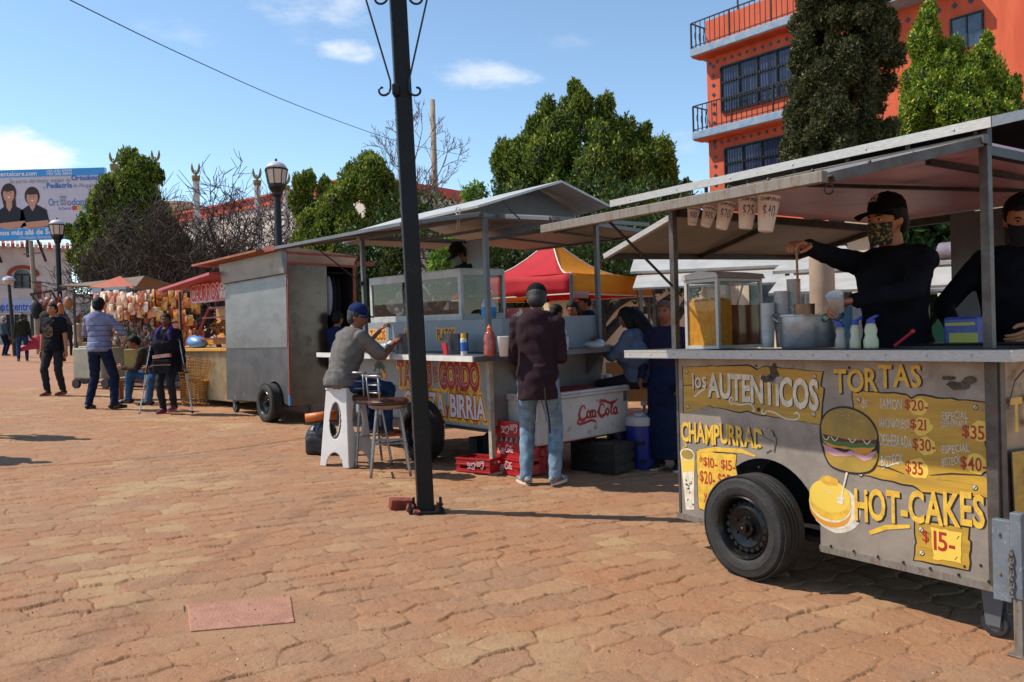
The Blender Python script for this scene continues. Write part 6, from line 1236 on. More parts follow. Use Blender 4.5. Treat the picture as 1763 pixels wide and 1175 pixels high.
L=headto(601,508,12.4,1.6); person('person','person in bright blue shirt and grey hair half hidden behind the seated man',L,R(-20),H=1.6,vox=.013,sk='tan',top=cloth('bright_blue','#2a6fae'),bottom=navy,haircol=mhairg,shoes=shw)
for (px,py,Y,rz,lab,tp,hr,sk_) in ((954,524,11.2,R(-60),'man with cropped black hair sitting behind the counter, left of three heads',cloth('brown_top','#4a3a30'),'crop','brown'),(988,519,11.0,R(150),'person with curly black hair and cream collar behind the counter, middle of three heads',cloth('cream_top','#8d7f6c'),'volume','brown'),(1010,508,12.3,R(100),'man under the red tent seen behind the two seated heads',navy,'short','brown')):
    L=headto(px,py,Y,1.62); person('person',lab,L,rz,H=1.62,vox=.012,sk=sk_,top=tp,bottom=navy,hair=hr,shoes=shw,head=(-.3,0,0),hands=[(-.2,.3,1.0),(.2,.3,1.0)])
# woman with the phone
L=headto(1092,530,8.35,1.45); wp,wpi=person('person','woman with long dark hair in grey blue top looking down at a phone',L,R(62),H=1.6,vox=.010,hips=(0,-.05,.74),lean=.22,feet=[(-.12,.4,.2),(.12,.42,.2)],knees=[(0,1,.5),(0,1,.5)],hands=[(-.09,.36,1.06),(.10,.34,1.05)],elbows=[(-.6,-.3,-1),(.6,-.3,-1)],head=(-.5,0,0),sk='brown',top=cloth('grey_blue','#4a5568','#5a6579',b=.4),bottom=blk,hair='long',shoes=shw,stout=1.4,palm=[(0,0,1),(0,0,1)],curl=.9)
w=MB(); h_=wpi['wr'][1].lerp(wpi['wr'][0],.5)+Vector((0,.05,.05)); w.box(tuple(h_),(.075,.012,.15),(-.3,0,0)); solo(w,'phone',mat('phone_blue','#18245a',rough=.3),'dark blue phone held by the woman with long hair','phone',L,R(62),bevel=.006)
w=MB(); w.tube(spline([wpi['sp'](-.13,.05,.47),wpi['sp'](-.02,.2,.3),wpi['sp'](.15,.16,.05)],6),.014,6); w.build('bag_strap',mat('strap_tan','#7a4f3a',rough=.7),wp)
w=MB(); hd=wpi; w.tube([hd['Th']@Vector((0,-.05,.05)),hd['Th']@Vector((0,-.09,-.05)),hd['sp'](0,-.13,.46),hd['sp'](0,-.17,.32),hd['sp'](0,-.17,.16),hd['sp'](0,-.16,.08)],[.07,.085,.085,.08,.06,.015],12); w.build('hair_length',mhair,wp,smooth=True)
# person in navy apron between the carts
L=G(1153,808); person('person','person in long navy skirt and plum sweater standing between the two carts',(L[0],L[1],L[2]),R(150),H=1.66,vox=.012,sk='brown',top=cloth('plum','#2a1c33','#1e2238'),bottom=cloth('denim_dark','#141d33','#1a2540'),skirt=(.12,.21,.21),shoes=[blk,mat('sole_white','#b9b4ac')],hands=[(-.2,.12,.86),(.2,.2,.9)],hair='short',haircol=mhairb,stout=1.05)
# --- vendor 1
FAi=FA.inverted()
def inA(x,y,z=0.): return FA@Vector((x,y,z))
vz=FA.translation.z+.03
mskm=mat('mask_pattern','#141413','#8c7a3a',ns=55,rough=.8,lo=.5,hi=.6)
p=inA(1.15,.50); vrot=R(116)
I=Matrix.Translation((p.x,p.y,vz))@Matrix.Rotation(vrot,4,'Z'); Ii=I.inverted()
hl=Ii@at(1386,424,4.22); hr_=Ii@at(1470,518,4.12)
v1,v1i=person('person','vendor in black cap and patterned face mask ladling from the aluminium pot',(p.x,p.y,vz),vrot,H=1.80,vox=.0075,lean=.05,hands=[tuple(hr_),tuple(hl)] if False else [tuple(hl if hl.x<hr_.x else hr_),tuple(hr_ if hl.x<hr_.x else hl)],elbows=[(-1,0,-.4),(1,0,-.6)],head=(-.14,0,-.05),sk='tan',top=cloth('sweater_black','#0d0e13','#13151c',b=.3),bottom=blk,cap={'tilt':.2,'logo':['THE','RIG'],'lm':mat('logo_white','#b9b4b4')},capcol=cloth('cap_black2','#0b0b0e'),mask=mskm,shoes=shw,stout=1.0,curl=[.9,.6],palm=[(0,.3,-1),(0,.3,-1)],grip=1)
w=MB(); w.tube([v1i['sp'](.078*math.cos(a),.072*math.sin(a)-.01,.525+.012*math.sin(a*1.)) for a in np.linspace(-PI/2,1.5*PI,25)],.019,8); w.build('collar',cloth('sweater_black','#0d0e13'),v1,smooth=True)
w=MB(); w.tube([v1i['sp'](0,.075,.52),v1i['sp'](0,.12,.44),v1i['sp'](0,.145,.34)],.004,5); w.build('zip',mdark,v1)
# --- vendor 2
p=inA(1.9,.95); 
q=at(1748,338,4.35); q.z+=.02; 
v2,v2i=person('person','vendor in black sweater with red piping and plain black mask at right edge',(q.x+.04,q.y,vz),R(140),H=1.78,vox=.0085,lean=.12,hands=[(-.1,.40,1.07),(.27,.36,1.08)],elbows=[(-1,-.3,-.5),(1,-.5,-.3)],head=(-.35,0,.25),sk='tan',top=cloth('sweater_black','#0d0e13'),bottom=blk,mask=blk,shoes=shw,stout=1.15)
w=MB(); w.tube([v2i['sp'](x,.155-.3*x*x,.30) for x in np.linspace(-.17,.17,9)],.004,5); w.build('red_piping',mat('piping_red','#a01f24'),v2)

# two passers-by just outside the left edge; their shadows reach into the view
for (sx,sy,hh_,lab) in ((85,797,1.70,'person in dark clothes just outside the left edge, nearer of two'),(155,757,1.68,'person in dark clothes just outside the left edge, farther of two')):
    q=gnd(sx,sy); d_=-sdir; t_=hh_/abs(sdir.z); L=(q.x+sdir.x*t_-.1,q.y+sdir.y*t_,gz(q.x-1.4,q.y)); person('person',lab,L,R(-80),H=hh_,vox=.02,sk='brown',top=navy,bottom=jean,shoes=shw)
# ================================================================== posts, lamps, cables
b0=gnd(733,880); tp=at(687,-160,5.97); ax=(Vector((tp.x,5.97,tp.z))-b0)
# lean vector: take the photographed lean
T=thing('lamp_post','tall black square steel post leaning slightly in the middle foreground','lamp post',tuple(b0))
dirp=Vector((at(687,0,5.97).x-at(735,880,5.97).x,0,at(687,0,5.97).z-at(735,880,5.97).z)).normalized()
Mq=dirp.to_track_quat('Z','Y').to_matrix().to_4x4()@Matrix.Rotation(R(12),4,'Z')
mpk=mat('post_black','#08090a','#0e0f11',ns=7,rough=.5,spec=.3,c3='#2a211b',n3=9,bump=.15,bs=25)
w=MB(); w.box((0,0,2.6),(.118,.118,5.2),T=Mq); w.build('shaft',mpk,T,bevel=.008)
w=MB(); rr=random.Random(3)
for i in range(60):     # flaked paint on the left edge
    z=rr.uniform(.5,3.2); w.flat(jag(circ(rr.uniform(-.059,-.04),z,rr.uniform(.003,.009),rr.uniform(.008,.03),9),.003,.01,i),.0595,Mq@PF,0); 
    w.flat(jag(circ(rr.uniform(-.055,.03),z,rr.uniform(.002,.008),rr.uniform(.006,.03),9),.003,.01,i),.0597,Mq@frame((0,1,0),(0,0,1),(-1,0,0)),0)
w.build('paint_flakes',mat('rust_flake','#6a4a35','#8b8178',ns=30,rough=.8),T)
w=MB(); w.box((0,0,.008),(.26,.26,.014),(0,0,R(12))); w.box((-.08,-.11,.03),(.04,.04,.03)); bp=w.build('base_plate',mpk,T,bevel=.003)
for x,y in ((-.1,-.1),(.1,-.1),(.1,.1),(-.1,.1)): w=MB(); w.tube([(x,y,.01),(x,y,.08)],.011,8); w.lathe([(.02,.016),(.02,.034)],6,0,TR((x,y,0))); w.build('bolt',mdark,bp)
w=MB(); w.box((-.19,.05,.045),(.16,.09,.08),(.1,.1,.35)); w.box((-.11,-.03,.03),(.05,.05,.05),(.4,.2,.3)); w.box((-.05,-.13,.02),(.05,.03,.03),(.4,.2,.3))
solo(w,'broken_brick',mat('brick_red','#8f4330','#6d3022',ns=14,rough=.9,bump=1.,bs=30),'broken red brick wedged beside the foot of the black post','brick',tuple(b0),bevel=.006)
mscr=mat('scroll_iron','#0b0c0e',rough=.4)
def zz_at(py): return (at(700,py,5.97).z-b0.z)
for e,(x0,x1) in ((-1,(629,672)),(1,(736,704))):
    w=MB(); Pp=[]
    a=at(x0,-4,5.9)-b0; b=at(x1,140,5.9)-b0
    w.tube([a+(a-b)*1.2,a,b,b+Vector((0,0,-.06))],.007,6)
    def spiral(cx,cy,r0,turn,st_,sgn,n=26): 
        c=at(cx,cy,5.9)-b0; return [c+Vector((sgn*(r0*(1-.75*i/n))*math.cos(st_-turn*i/n),0,(r0*(1-.75*i/n))*math.sin(st_-turn*i/n))) for i in range(n+1)]
    w.tube([b+Vector((0,0,-.05))]+spiral(672-13 if e<0 else 704+13,155,.052,4.8,-.0,-e),.0085,6)
    w.tube(spiral(653 if e<0 else 719,-4,.06,4.8,-.0,-e),.0085,6)
    w.build('scroll_bracket',mscr,T)
w=MB(); c=at(682,156,5.88)-b0; w.box(tuple(c),(.05,.09,.08)); w.build('clamp',mpk,T,bevel=.01)
def lantern(name,label,px,pt,Y,pb,wpx,group=None):
    k=Y/F_; p=at(px,pt,Y); q=at(px+ (pb-pt)*.03,pb,Y); g=gz(q.x,Y); T=thing(name,label,'street lamp',(q.x,Y,g),group=group); z=p.z-g; r=wpx*k/2; dx=(p.x-q.x)*0
    w=MB(); w.lathe([(r*.55,0),(r*.55,.5),(r*.36,.7),(r*.34,z-r*3.6),(r*.3,z-r*3.4)],16); w.build('pole',mblack,T,smooth=True)
    h=MB(); h.lathe([(r*.3,z-r*3.6),(r*.5,z-r*3.3),(r*.5,z-r*3.1),(r*.82,z-r*2.6),(r*.86,z-r*2.3)],8); h.lathe([(r*1.12,z-r*.98),(r*1.14,z-r*.88),(r*1.0,z-r*.8)],8,0); 
    for j in range(8): a=2*PI*j/8; h.bar((r*.84*math.cos(a),r*.84*math.sin(a),z-r*2.3),(r*1.08*math.cos(a),r*1.08*math.sin(a),z-r*.95),r*.07)
    h.ell((0,0,z-.0*r),(r*.13,r*.13,r*.16),n=10); hd=h.build('lantern_frame',mblack,T)
    w=MB(); w.lathe([(r*.8,z-r*2.3),(r*1.03,z-r*.97)],8,cap=False); w.build('glass',mat('lamp_glass','#c9b7a5',rough=.35,spec=.5),hd)
    w=MB(); w.lathe([(r*1.0,z-r*.82),(r*.95,z-r*.62),(r*.75,z-r*.38),(r*.42,z-r*.2),(r*.12,z-r*.12)],24); w.build('dome_cap',mat('lamp_dome','#c2bfc4',rough=.4,spec=.6),hd,smooth=True)
    return T
lantern('street_lamp','black lantern street lamp with pale dome rising behind the steel cart',476,276,24,640,36)
lantern('street_lamp','smaller black lantern street lamp in front of the billboard',99,377,30,610,24)
# globe lamp + utility pole far left
p=at(15,476,34); g=gz(p.x,34); T=thing('street_lamp','slim street lamp with round glass globe at far left','street lamp',(p.x+.15,34,g)); z=p.z-g
w=MB(); w.tube([(0,0,0),(-.15,0,z-.35)],[.09,.06],8); w.build('pole',mblack,T); w=MB(); w.ell((-.15,0,z-.18),(.2,.2,.16),n=14); w.build('globe',mat('globe_glass','#b9a796',rough=.2),T,smooth=True); w=MB(); w.lathe([(.25,z-.17),(.2,z-.06),(.03,z)],16,0,TR((-.15,0,0))); w.build('cap',mat('lamp_dome','#c2bfc4'),T)
p=at(53,415,37); g=gz(p.x,37); T=thing('utility_pole','thin grey concrete utility pole in front of the shop','pole',(p.x+.2,37,g)); z=p.z-g
w=MB(); w.tube([(0,0,0),(-.2,0,z)],[.13,.09],10); w.build('pole',mat('pole_concrete','#a1917f','#8d7f70',ns=3,rough=.9),T); w=MB(); w.bar((-.55,0,z-.6),(.3,0,z-.55),.06); w.bar((-.3,0,z-1.9),(.5,0,z-2.1),.06); w.build('crossarm',mst2,T)
def wire(name,label,pts,r=.01,m=None):
    P=[Vector(p) for p in pts]; w=MB(); w.tube(spline(P,8),r,5); return solo(w,name,m or mat('cable_black','#1a1c20',rough=.6),label,'cable')
wire('overhead_cable','thin black cable crossing the sky from upper left down behind the black post',[at(-60,-95,14),at(120,0,18),at(330,102,24),at(520,185,32),at(690,245,42),at(800,268,52)],.014)
for k,(a,b,Y) in enumerate((((0,486),(125,500),45),((0,530),(125,552),46))):
    wire('overhead_cable',('upper' if k==0 else 'lower')+' thin cable sagging across the white shop building',[at(a[0]-80,a[1]-8,36),at((a[0]+b[0])/2,a[1]+12,36.5),at(b[0]+60,b[1],36)],.012)
# ================================================================== things on the front cart
def onto(M,x,y,z,rz=0.): return M@TR((x,y,z),(0,0,rz))
mgl=mat('jar_glass','#20262a',rough=.04,spec=1.,alpha=.14); mst3=mat('pot_aluminium','#a9a9ac','#8f9093',ns=6,rough=.38,metal=.75,bump=.2,bs=12)
# drink dispenser
D=thing('drink_dispenser','tall framed glass drink tank with yellow and amber drinks on the front cart','drink dispenser',M=onto(FA,.08,-.0,DZ))
dw,dd_,dh=.27,.40,.47
w=MB(); e=.022
for x in(0,dw-e):
    for y in(0,dd_-e): w.bx((x,y,0),(x+e,y+e,dh-.05))
for y in(0,dd_-e): w.bx((e,y+.001,0),(dw-e,y+e-.001,.02)); w.bx((e,y+.001,dh-.07),(dw-e,y+e-.001,dh-.05))
for x in(0,dw-e): w.bx((x+.001,e,0),(x+e-.001,dd_-e,.02)); w.bx((x+.001,e,dh-.07),(x+e-.001,dd_-e,dh-.05))
w.build('frame',mal,D,bevel=.002); w=MB(); w.prism([(-.015,dh-.049),(dw+.015,dh-.049),(dw+.0,dh-.02),(dw*.5,dh+.0),(0,dh-.02)],-(dd_+.01),.01,PF); w.build('lid',mal,D)
w=MB(); w.bx((.006,.006,.02),(dw-.006,.009,dh-.07)); w.bx((dw-.009,.0095,.02),(dw-.006,dd_-.0,dh-.07)); w.bx((.006,.0095,.02),(.009,dd_,dh-.07)); w.build('glass',mgl,D)
w=MB(); w.bx((.012,.012,.021),(dw-.012,.13,.285)); rr=random.Random(5)
for i in range(40): w.ell((rr.uniform(.03,dw-.03),rr.uniform(.03,.12),.285+rr.uniform(-.012,.01)),(.018,.018,.014),(rr.random(),rr.random(),0),6)
w.build('yellow_drink',mat('juice_yellow','#d98a1e','#e3a534',ns=26,rough=.6,sub=.0,c3='#ecc05c',n3=30,spec=.15),D,smooth=False)
w=MB(); w.bx((.012,.1305,.021),(dw-.012,dd_-.012,.26)); w.build('amber_drink',mat('juice_amber','#8a4414','#5f3a16',ns=5,rough=.6,spec=.1),D)
w=MB(); w.tube([(dw-.05,.2,.2),(dw-.03,.26,dh-.08)],.006,6); w.build('ladle_stick',mal,D)
# stacks of cups
mcup=mat('foam_cup','#d3cfcb',rough=.6)
for i,(px,zt,lab) in enumerate(((1323,.26,'shortest stack of white foam cups, beside the drink tank'),(1347,.33,'middle stack of white foam cups on the front cart'),(1369,.40,'tallest stack of white foam cups, beside the ladle'))):
    q=on(FA,px,603,1,.22+.09*i); w=MB(); n=int(zt/.017); 
    w.lathe([(.032,0),(.038,.10)],20); 
    for k in range(n): z=.10+k*(zt-.1)/n; w.lathe([(.038,z),(.0405,z+.004),(.0385,z+.011)],20,cap=False)
    w.lathe([(.0385,zt-.01),(.041,zt),(.036,zt)],20); solo(w,'cup_stack',mcup,lab,'cup stack',M=onto(FA,q.x,.22+.09*i,DZ),group='cup stacks on the front cart',smooth=True)
# pot with ladle
q=on(FA,1391,603,1,.2); PT=thing('cooking_pot','large dented aluminium pot being ladled on the front cart','pot',M=onto(FA,q.x,.2,DZ))
pr=.147; ph=.185
w=MB(); w.lathe([(pr*.93,0),(pr,.02),(pr,ph-.012),(pr+.012,ph-.01),(pr+.012,ph),(pr-.004,ph),(pr-.006,.03),(.01,.02)],48); w.build('body',mst3,PT,smooth=True,auto=40)
for e in(-1,1): w=MB(); w.tube(spline([(e*pr,-.05,ph-.04),(e*(pr+.045),-.045,ph-.01),(e*(pr+.055),0,ph+.01),(e*(pr+.045),.045,ph-.01),(e*pr,.05,ph-.04)],5),.009,8); w.build('handle',mst3,PT,smooth=True)
w=MB(); w.lathe([(.001,ph-.05),(pr-.008,ph-.05)],32); w.build('contents',mat('atole','#6b4a32',rough=.3),PT)
hp_=at(1371,424,4.2); lp=at(1385,532,4.22)
w=MB(); w.tube([hp_+Vector((0,0,.03)),hp_,lp+Vector((0,0,.04)),lp+Vector((0,0,-.02))],.0065,8); LT=thing('ladle','brown handled metal ladle held over the pot by the masked vendor','ladle',tuple(lp))
w2=MB(); w2.tube([hp_+Vector((0,0,.03))-lp,hp_-lp,Vector((-.03,0,.04)),Vector((-.04,0,-.01))],.0065,8); w2.build('handle',mat('ladle_brown','#7a4a34','#9a6a50',ns=8,rough=.5),LT)
w2=MB(); w2.lathe([(.02,-.03),(.05,-.03),(.052,.025),(.048,.025),(.046,-.02),(.01,-.024)],24); w2.build('bowl',mat('ladle_bowl','#8a6a52','#6d5a4a',ns=8,rough=.35,metal=.6),LT,smooth=True,auto=40)
q=at(1440,522,4.1); w=MB(); w.lathe([(.028,-.05),(.042,.05),(.044,.052),(.04,.05),(.026,-.045)],20); solo(w,'foam_cup',mcup,'white foam cup tilted in the vendor hand above the pot','cup',M=TR(tuple(q),(.5,-.45,0)),smooth=True)
# sauce bottles
for i,(px,m_,lab,h_) in enumerate(((1448,mat('sauce_pale','#a89a8c',rough=.3),'clear sauce bottle with blue lid nearest the pot',.125),(1473,mat('sauce_cream','#c9bfa0',rough=.35),'middle cream sauce bottle with blue flip lid',.135),(1500,mat('mayo','#d2cba6',rough=.35),'rightmost fat mayonnaise coloured squeeze bottle with blue lid',.14))):
    q=on(FA,px,603,1,.02+.02*i); T=thing('sauce_bottle',lab,'bottle',M=onto(FA,q.x,.02+.02*i,DZ),group='sauce bottles on the front cart'); s=1.15 if i==2 else .9
    w=MB(); w.lathe([(.028*s,0),(.031*s,.008),(.031*s,.04),(.023*s,.065),(.027*s,.09),(.02*s,h_-.02),(.014*s,h_-.012)],20); w.build('body',m_,T,smooth=True)
    w=MB(); w.lathe([(.019*s,h_-.016),(.019*s,h_+.004)],16); w.box((.018 if i else -.018,0,h_+.012),(.045,.02,.012),(0,-.4 if i else .4,0)); w.build('lid',mat('lid_blue','#182f9a',rough=.35),T)
q=on(FA,1555,585,1,.1); w=MB(); w.tube([(-.045,0,.01),(.045,0,.075)],.007,8); w.ell((.05,0,.08),(.012,.008,.012),n=8); solo(w,'red_spoon',mat('red_plastic','#b5222c',rough=.3),'bright red plastic spoon handle sticking up from the front cart','spoon',M=onto(FA,q.x,.1,DZ))
# box of bread behind, dark griddle
q=on(FA,1662,600,1,.42); T=thing('bread_packet','blue and yellow printed packet by the second vendor hand','packet',M=onto(FA,q.x,.42,DZ)@Matrix.Diagonal((.72,.72,.72,1))); w=MB(); w.box((0,0,.10),(.24,.12,.20)); w.build('wrapper',mat('pack_blue','#2f3f86','#44529c',ns=5,rough=.35),T,bevel=.02); w=MB(); w.box((.02,-.062,.05),(.19,.006,.08)); w.box((0,-.062,.15),(.2,.004,.02)); w.build('label_band',mat('pack_yellow','#a8a53a',rough=.4),T)
w=MB(); w.bx((0,0,0),(.62,.3,.05)); w.bx((.02,.02,.05),(.6,.28,.058)); solo(w,'griddle',mat('griddle_black','#12100f','#231c18',ns=9,rough=.4,metal=.4),'flat black griddle on the counter in front of both vendors','griddle',M=onto(FA,1.35,.16,DZ-.04),bevel=.005)
w=MB(); w.tube([(-.28,0,0),(.28,0,0)],.075,20); solo(w,'rolled_tarp',mat('foil_mauve','#8f8088','#a3949a',ns=7,rough=.3,metal=.4,bump=.3,bs=20),'rolled mauve grey tarpaulin hanging behind the vendors','roll',M=TR(tuple(at(1680,428,6.6)),(0,0,R(-56))),smooth=True)
w=MB(); w.lathe([(.12,0),(.13,.02),(.13,.3),(.08,.36),(.04,.38),(.04,.43)],24); solo(w,'water_jug',mat('jug_blue','#5a9fc4','#7cb6d6',ns=3,rough=.15,alpha=.7),'blue water jug behind the vendor arm','jug',M=TR(tuple(at(1473,575,5.3)-Vector((0,0,.2)))),smooth=True)
# hanging price cups
for i,(x,y,h,tl,tx) in enumerate(((1193,373,30,.15,'$10'),(1219,374,34,.30,'$15'),(1247,372,46,.25,'$20'),(1286,367,54,.12,'$25'),(1321,369,60,.13,'$40'))):
    Yc=4.45-.1*i; k=Yc/F_; c=at(x,y,Yc); r=(11+i*2.0)*k; hh=h*k
    T=thing('price_cup','white paper cup marked %s hanging under the front awning'%tx,'cup',M=TR(tuple(c),(0,tl,0)),group='paper cups hanging as price tags')
    w=MB(); w.lathe([(r*.62,-hh/2),(r*.66,-hh/2+.004),(r,hh/2-.004),(r*1.04,hh/2),(r*.98,hh/2)],24); w.build('cup',mcup,T,smooth=True,auto=40)
    w=MB()
    def wr_(t_,u0,u1,v0,v1,bold=.0):
        g=MB(); write(g,t_,TR(),u0,u1,v0,v1,0,0,bold=bold)
        V=np.concatenate(g.V); a=V[:,0]/r; rad=r*(.62+.38*(V[:,1]+hh/2)/hh)*1.012+.0005; w.add(np.stack([rad*np.sin(a),-rad*np.cos(a),V[:,1]],1),g.Fc)
    wr_(tx+'-',-r*.8,r*.8,-hh*.12,hh*.22,.01); wr_('CHAMPURRADO',-r*1.1,r*1.1,hh*.34,hh*.44,.02); wr_('CALIENTE',-r*.7,r*.7,-hh*.42,-hh*.34,.01)
    w.build('blue_writing',mat('marker_blue','#3a4a86',rough=.6),T)
    w=MB(); w.tube([(0,0,hh/2-.005),(-.01,0,hh/2+.07)],.0015,4); w.build('string',mcup,T)
# ================================================================== things on the taco cart
BZ=HB+.046
def itemB(px,y): q=on(FB,px,606,1,y); return q.x
mpot2=mat('steel_pot','#7d8088','#6a6d75',ns=5,rough=.35,metal=.7)
for px,y,r,h,lab in ((700,-.12,.10,.2,'steel salsa canister with small bottles on the taco cart left side'),(785,-.05,.125,.19,'deep grey steel pan in front of the PLATOS sign')):
    x=itemB(px,y); w=MB(); w.lathe([(r*.92,0),(r*.97,.02),(r,h-.01),(r*1.06,h),(r*.96,h),(r*.9,.03)],28); solo(w,'steel_pot',mpot2,lab,'pot',M=onto(FB,x,y,BZ),smooth=True,auto=40)
for px,y,lab,cols in ((799,-.3,'small seasoning bottle with blue label and yellow lid on the taco cart',('#c9c4b8','#2a5fae','#d2a021')),):
    x=itemB(px,y); T=thing('seasoning_bottle',lab,'bottle',M=onto(FB,x,y,BZ)); w=MB(); w.lathe([(.03,0),(.03,.15),(.02,.16)],18); w.build('body',mat('plastic_white2',cols[0]),T); w=MB(); w.lathe([(.0308,.04),(.0308,.12)],18,cap=False); w.build('label_band',mat('label_blue',cols[1]),T); w=MB(); w.lathe([(.024,.16),(.026,.165),(.024,.20)],14); w.build('lid',mat('lid_yellow',cols[2]),T)
x=itemB(841,-.3); T=thing('juice_bottle','clear bottle of red juice with orange lid on the taco cart corner','bottle',M=onto(FB,x,-.28,BZ)); w=MB(); w.lathe([(.05,0),(.056,.02),(.056,.08),(.05,.11),(.056,.15),(.04,.2),(.02,.225)],20); w.build('body',mat('juice_red','#8f3a36','#a85a50',ns=5,rough=.15),T,smooth=True); w=MB(); w.lathe([(.022,.222),(.024,.245),(.012,.26),(.008,.275)],14); w.build('lid',mat('lid_orange','#c9602a'),T)
x=itemB(864,-.3); w=MB(); w.lathe([(.036,0),(.05,.165),(.053,.17),(.047,.17),(.034,.005)],24); solo(w,'foam_cup',mcup,'large white foam cup next to the red juice bottle','cup',M=onto(FB,x,-.28,BZ),smooth=True)
w=MB(); w.prism([(0,0),(.11,0),(.12,.13),(-.01,.13)],-.2,0,PF); w.ell((.06,.1,.16),(.05,.05,.05),n=10); solo(w,'napkin_box',mat('napkin_white','#b9bcc2','#a9adb5',ns=9,rough=.7),'white napkin container on the side counter right of the customer','container',M=onto(FB,2.5,.55,BZ) @Matrix.Rotation(.9,4,'Z'),bevel=.01)
w=MB(); w.ell((0,0,.03),(.14,.07,.035),n=14); w.ell((.05,.03,.045),(.06,.05,.04),n=12); solo(w,'plastic_bag',mat('bag_film','#9aa1ab','#b7bdc6',ns=22,rough=.35,bump=.8,bs=30),'crumpled thin plastic bag on the side counter','bag',M=onto(FB,2.5,1.05,BZ),smooth=True)
x=itemB(676,-.2); w=MB(); rg=random.Random(2)
for i in range(12): w.ell((rg.uniform(-.08,.08),rg.uniform(-.05,.05),.03+rg.uniform(0,.07)),(.05,.045,.04),(rg.random(),rg.random(),0),10)
solo(w,'food_bag',mat('bag_clear','#a5aab0','#c3c7cb',ns=18,rough=.25,bump=.6,bs=40,c3='#3e7a2c',n3=8),'clear plastic bag with green herbs beside the seated man','bag',M=onto(FB,x,-.22,BZ),smooth=True)
w=MB(); w.prism([(0,0),(.06,.0),(.04,.11),(-.03,.11)],-.01,.01,PF); solo(w,'red_packet',mat('red_pack','#b0242a',rough=.4),'small red packet leaning on the grey steel pan','packet',M=onto(FB,itemB(765,-.25),-.25,BZ))
T=thing('detergent_bottle','large clear bottle with blue label at the right end of the glass showcase','bottle',M=onto(FB,1.75,.35,1.03)); w=MB(); w.lathe([(.07,0),(.075,.02),(.075,.14),(.05,.2),(.025,.23)],20); w.build('body',mat('bottle_clear','#c3c9cc',rough=.1,alpha=.6),T,smooth=True); w=MB(); w.lathe([(.0765,.02),(.0765,.12)],20,cap=False); w.build('label_band',mat('label_sky','#3c8ac0'),T); w=MB(); w.lathe([(.02,.23),(.022,.25),(.008,.27)],10); w.tube([(0,0,.265),(.05,0,.275)],.007,6); w.build('pump',mcup,T)
w=MB(); w.bx((0,0,0),(.2,.14,.1)); w.bx((.005,-.002,.03),(.195,.0,.07)); solo(w,'red_tub',mat('red_tub','#9a2020','#c8b8a8',ns=8,rough=.4,lo=.55,hi=.6),'red lidded tub next to the clear bottle on the riser','tub',M=onto(FB,1.92,.42,1.03),bevel=.008)
# bag of food inside the showcase
w=MB(); rg=random.Random(9)
for i in range(26): w.ell((rg.uniform(-.2,.2),rg.uniform(-.12,.12),.13+rg.uniform(-.09,.17)*(1-abs(rg.uniform(-.5,.5)))),(.10,.09,.08),(rg.random(),rg.random(),rg.random()),12)
solo(w,'bread_bag',mat('bag_bread','#c3bdb4','#a9aab0',ns=14,rough=.25,bump=.7,bs=30,c3='#d8d3cc',n3=12),'big clear bag of bread inside the glass showcase','bag',M=onto(FB,.05,.55,1.05),smooth=True)
for i in range(5):
    w=MB(); w.ell((0,0,.06),(.15,.13,.06),n=14); solo(w,'meat_tray',mat('meat_brown','#4a2e20','#6b3f28',ns=20,rough=.5,bump=.8,bs=30),'heap of cooked meat in the showcase, '+('first','second','third','fourth','fifth')[i]+' from the left','food',M=onto(FB,.45+.21*i,.55,1.03),group='heaps of meat in the showcase',smooth=True)
# ================================================================== red crates
mcr=mat('crate_red','#b01f1e','#a01a1b',ns=5,rough=.4,c3='#8f2522',n3=8); mlogo=mat('logo_white2','#d8c9c4',rough=.5)
def crate(label,M,bottles=False,flip=False,low=False,group='red bottle crates'):
    T=thing('bottle_crate',label,'crate',M=M,group=group); Lx,Ly,Hh=.43,.30,.15
    w=MB(); t_=.012
    for y in (0,Ly-t_): w.bx((0,y,0),(Lx,y+t_,.035)); w.bx((0,y,.08 if low else .035),(Lx,y+t_,Hh)); w.bx((0,y,.035),(.05,y+t_-.001,.09)); w.bx((Lx-.05,y,.035),(Lx,y+t_-.001,.09)); w.bx((Lx*.45,y,.035),(Lx*.55,y+t_-.001,.09))
    for x in (0,Lx-t_): w.bx((x,t_,0),(x+t_,Ly-t_,.09)); w.bx((x,t_,.12),(x+t_,Ly-t_,Hh)); w.bx((x,t_,.09),(x+t_-.001,.08,.12)); w.bx((x,Ly-.08,.09),(x+t_-.001,Ly-t_,.12))
    for z in (.0,Hh-.015,Hh*.5): w.bx((-.008,-.008,z),(Lx+.008,.0,z+.015)); w.bx((Lx,.0,z),(Lx+.008,Ly,z+.015))
    w.bx((t_,t_,.0),(Lx-t_,Ly-t_,.012))
    for i in range(1,6): w.bx((i*Lx/6-.003,t_,.05),(i*Lx/6+.003,Ly-t_,Hh-.02))
    for j in range(1,4): w.bx((t_,j*Ly/4-.003,.05),(Lx-t_,j*Ly/4+.003,Hh-.021))
    w.build('shell',mcr,T,bevel=.002)
    w=MB(); f=frame((-1,0,0),(0,0,-1),(0,-1,0),(.36,-.009,Hh*.84)) if flip else frame((1,0,0),(0,0,1),(0,-1,0),(.10,-.009,Hh*.22))
    coke(w,f,.0,.0,.22,.09,.001); w.build('crate_logo',mlogo,T)
    if bottles:
        for i in range(6):
            for j in range(4):
                if j in(0,3) or i in(0,5):
                    w=MB(); w.lathe([(.028,0),(.030,.10),(.028,.13),(.016,.16),(.013,.175),(.015,.18)],12,0,TR(((i+.5)*Lx/6,(j+.5)*Ly/4,.015))); w.build('bottle',mat('bottle_red','#7a1f1c','#b59a90',ns=18,rough=.2),T,smooth=True)
    return T
cb=gnd(882,829); cyaw=R(-49)
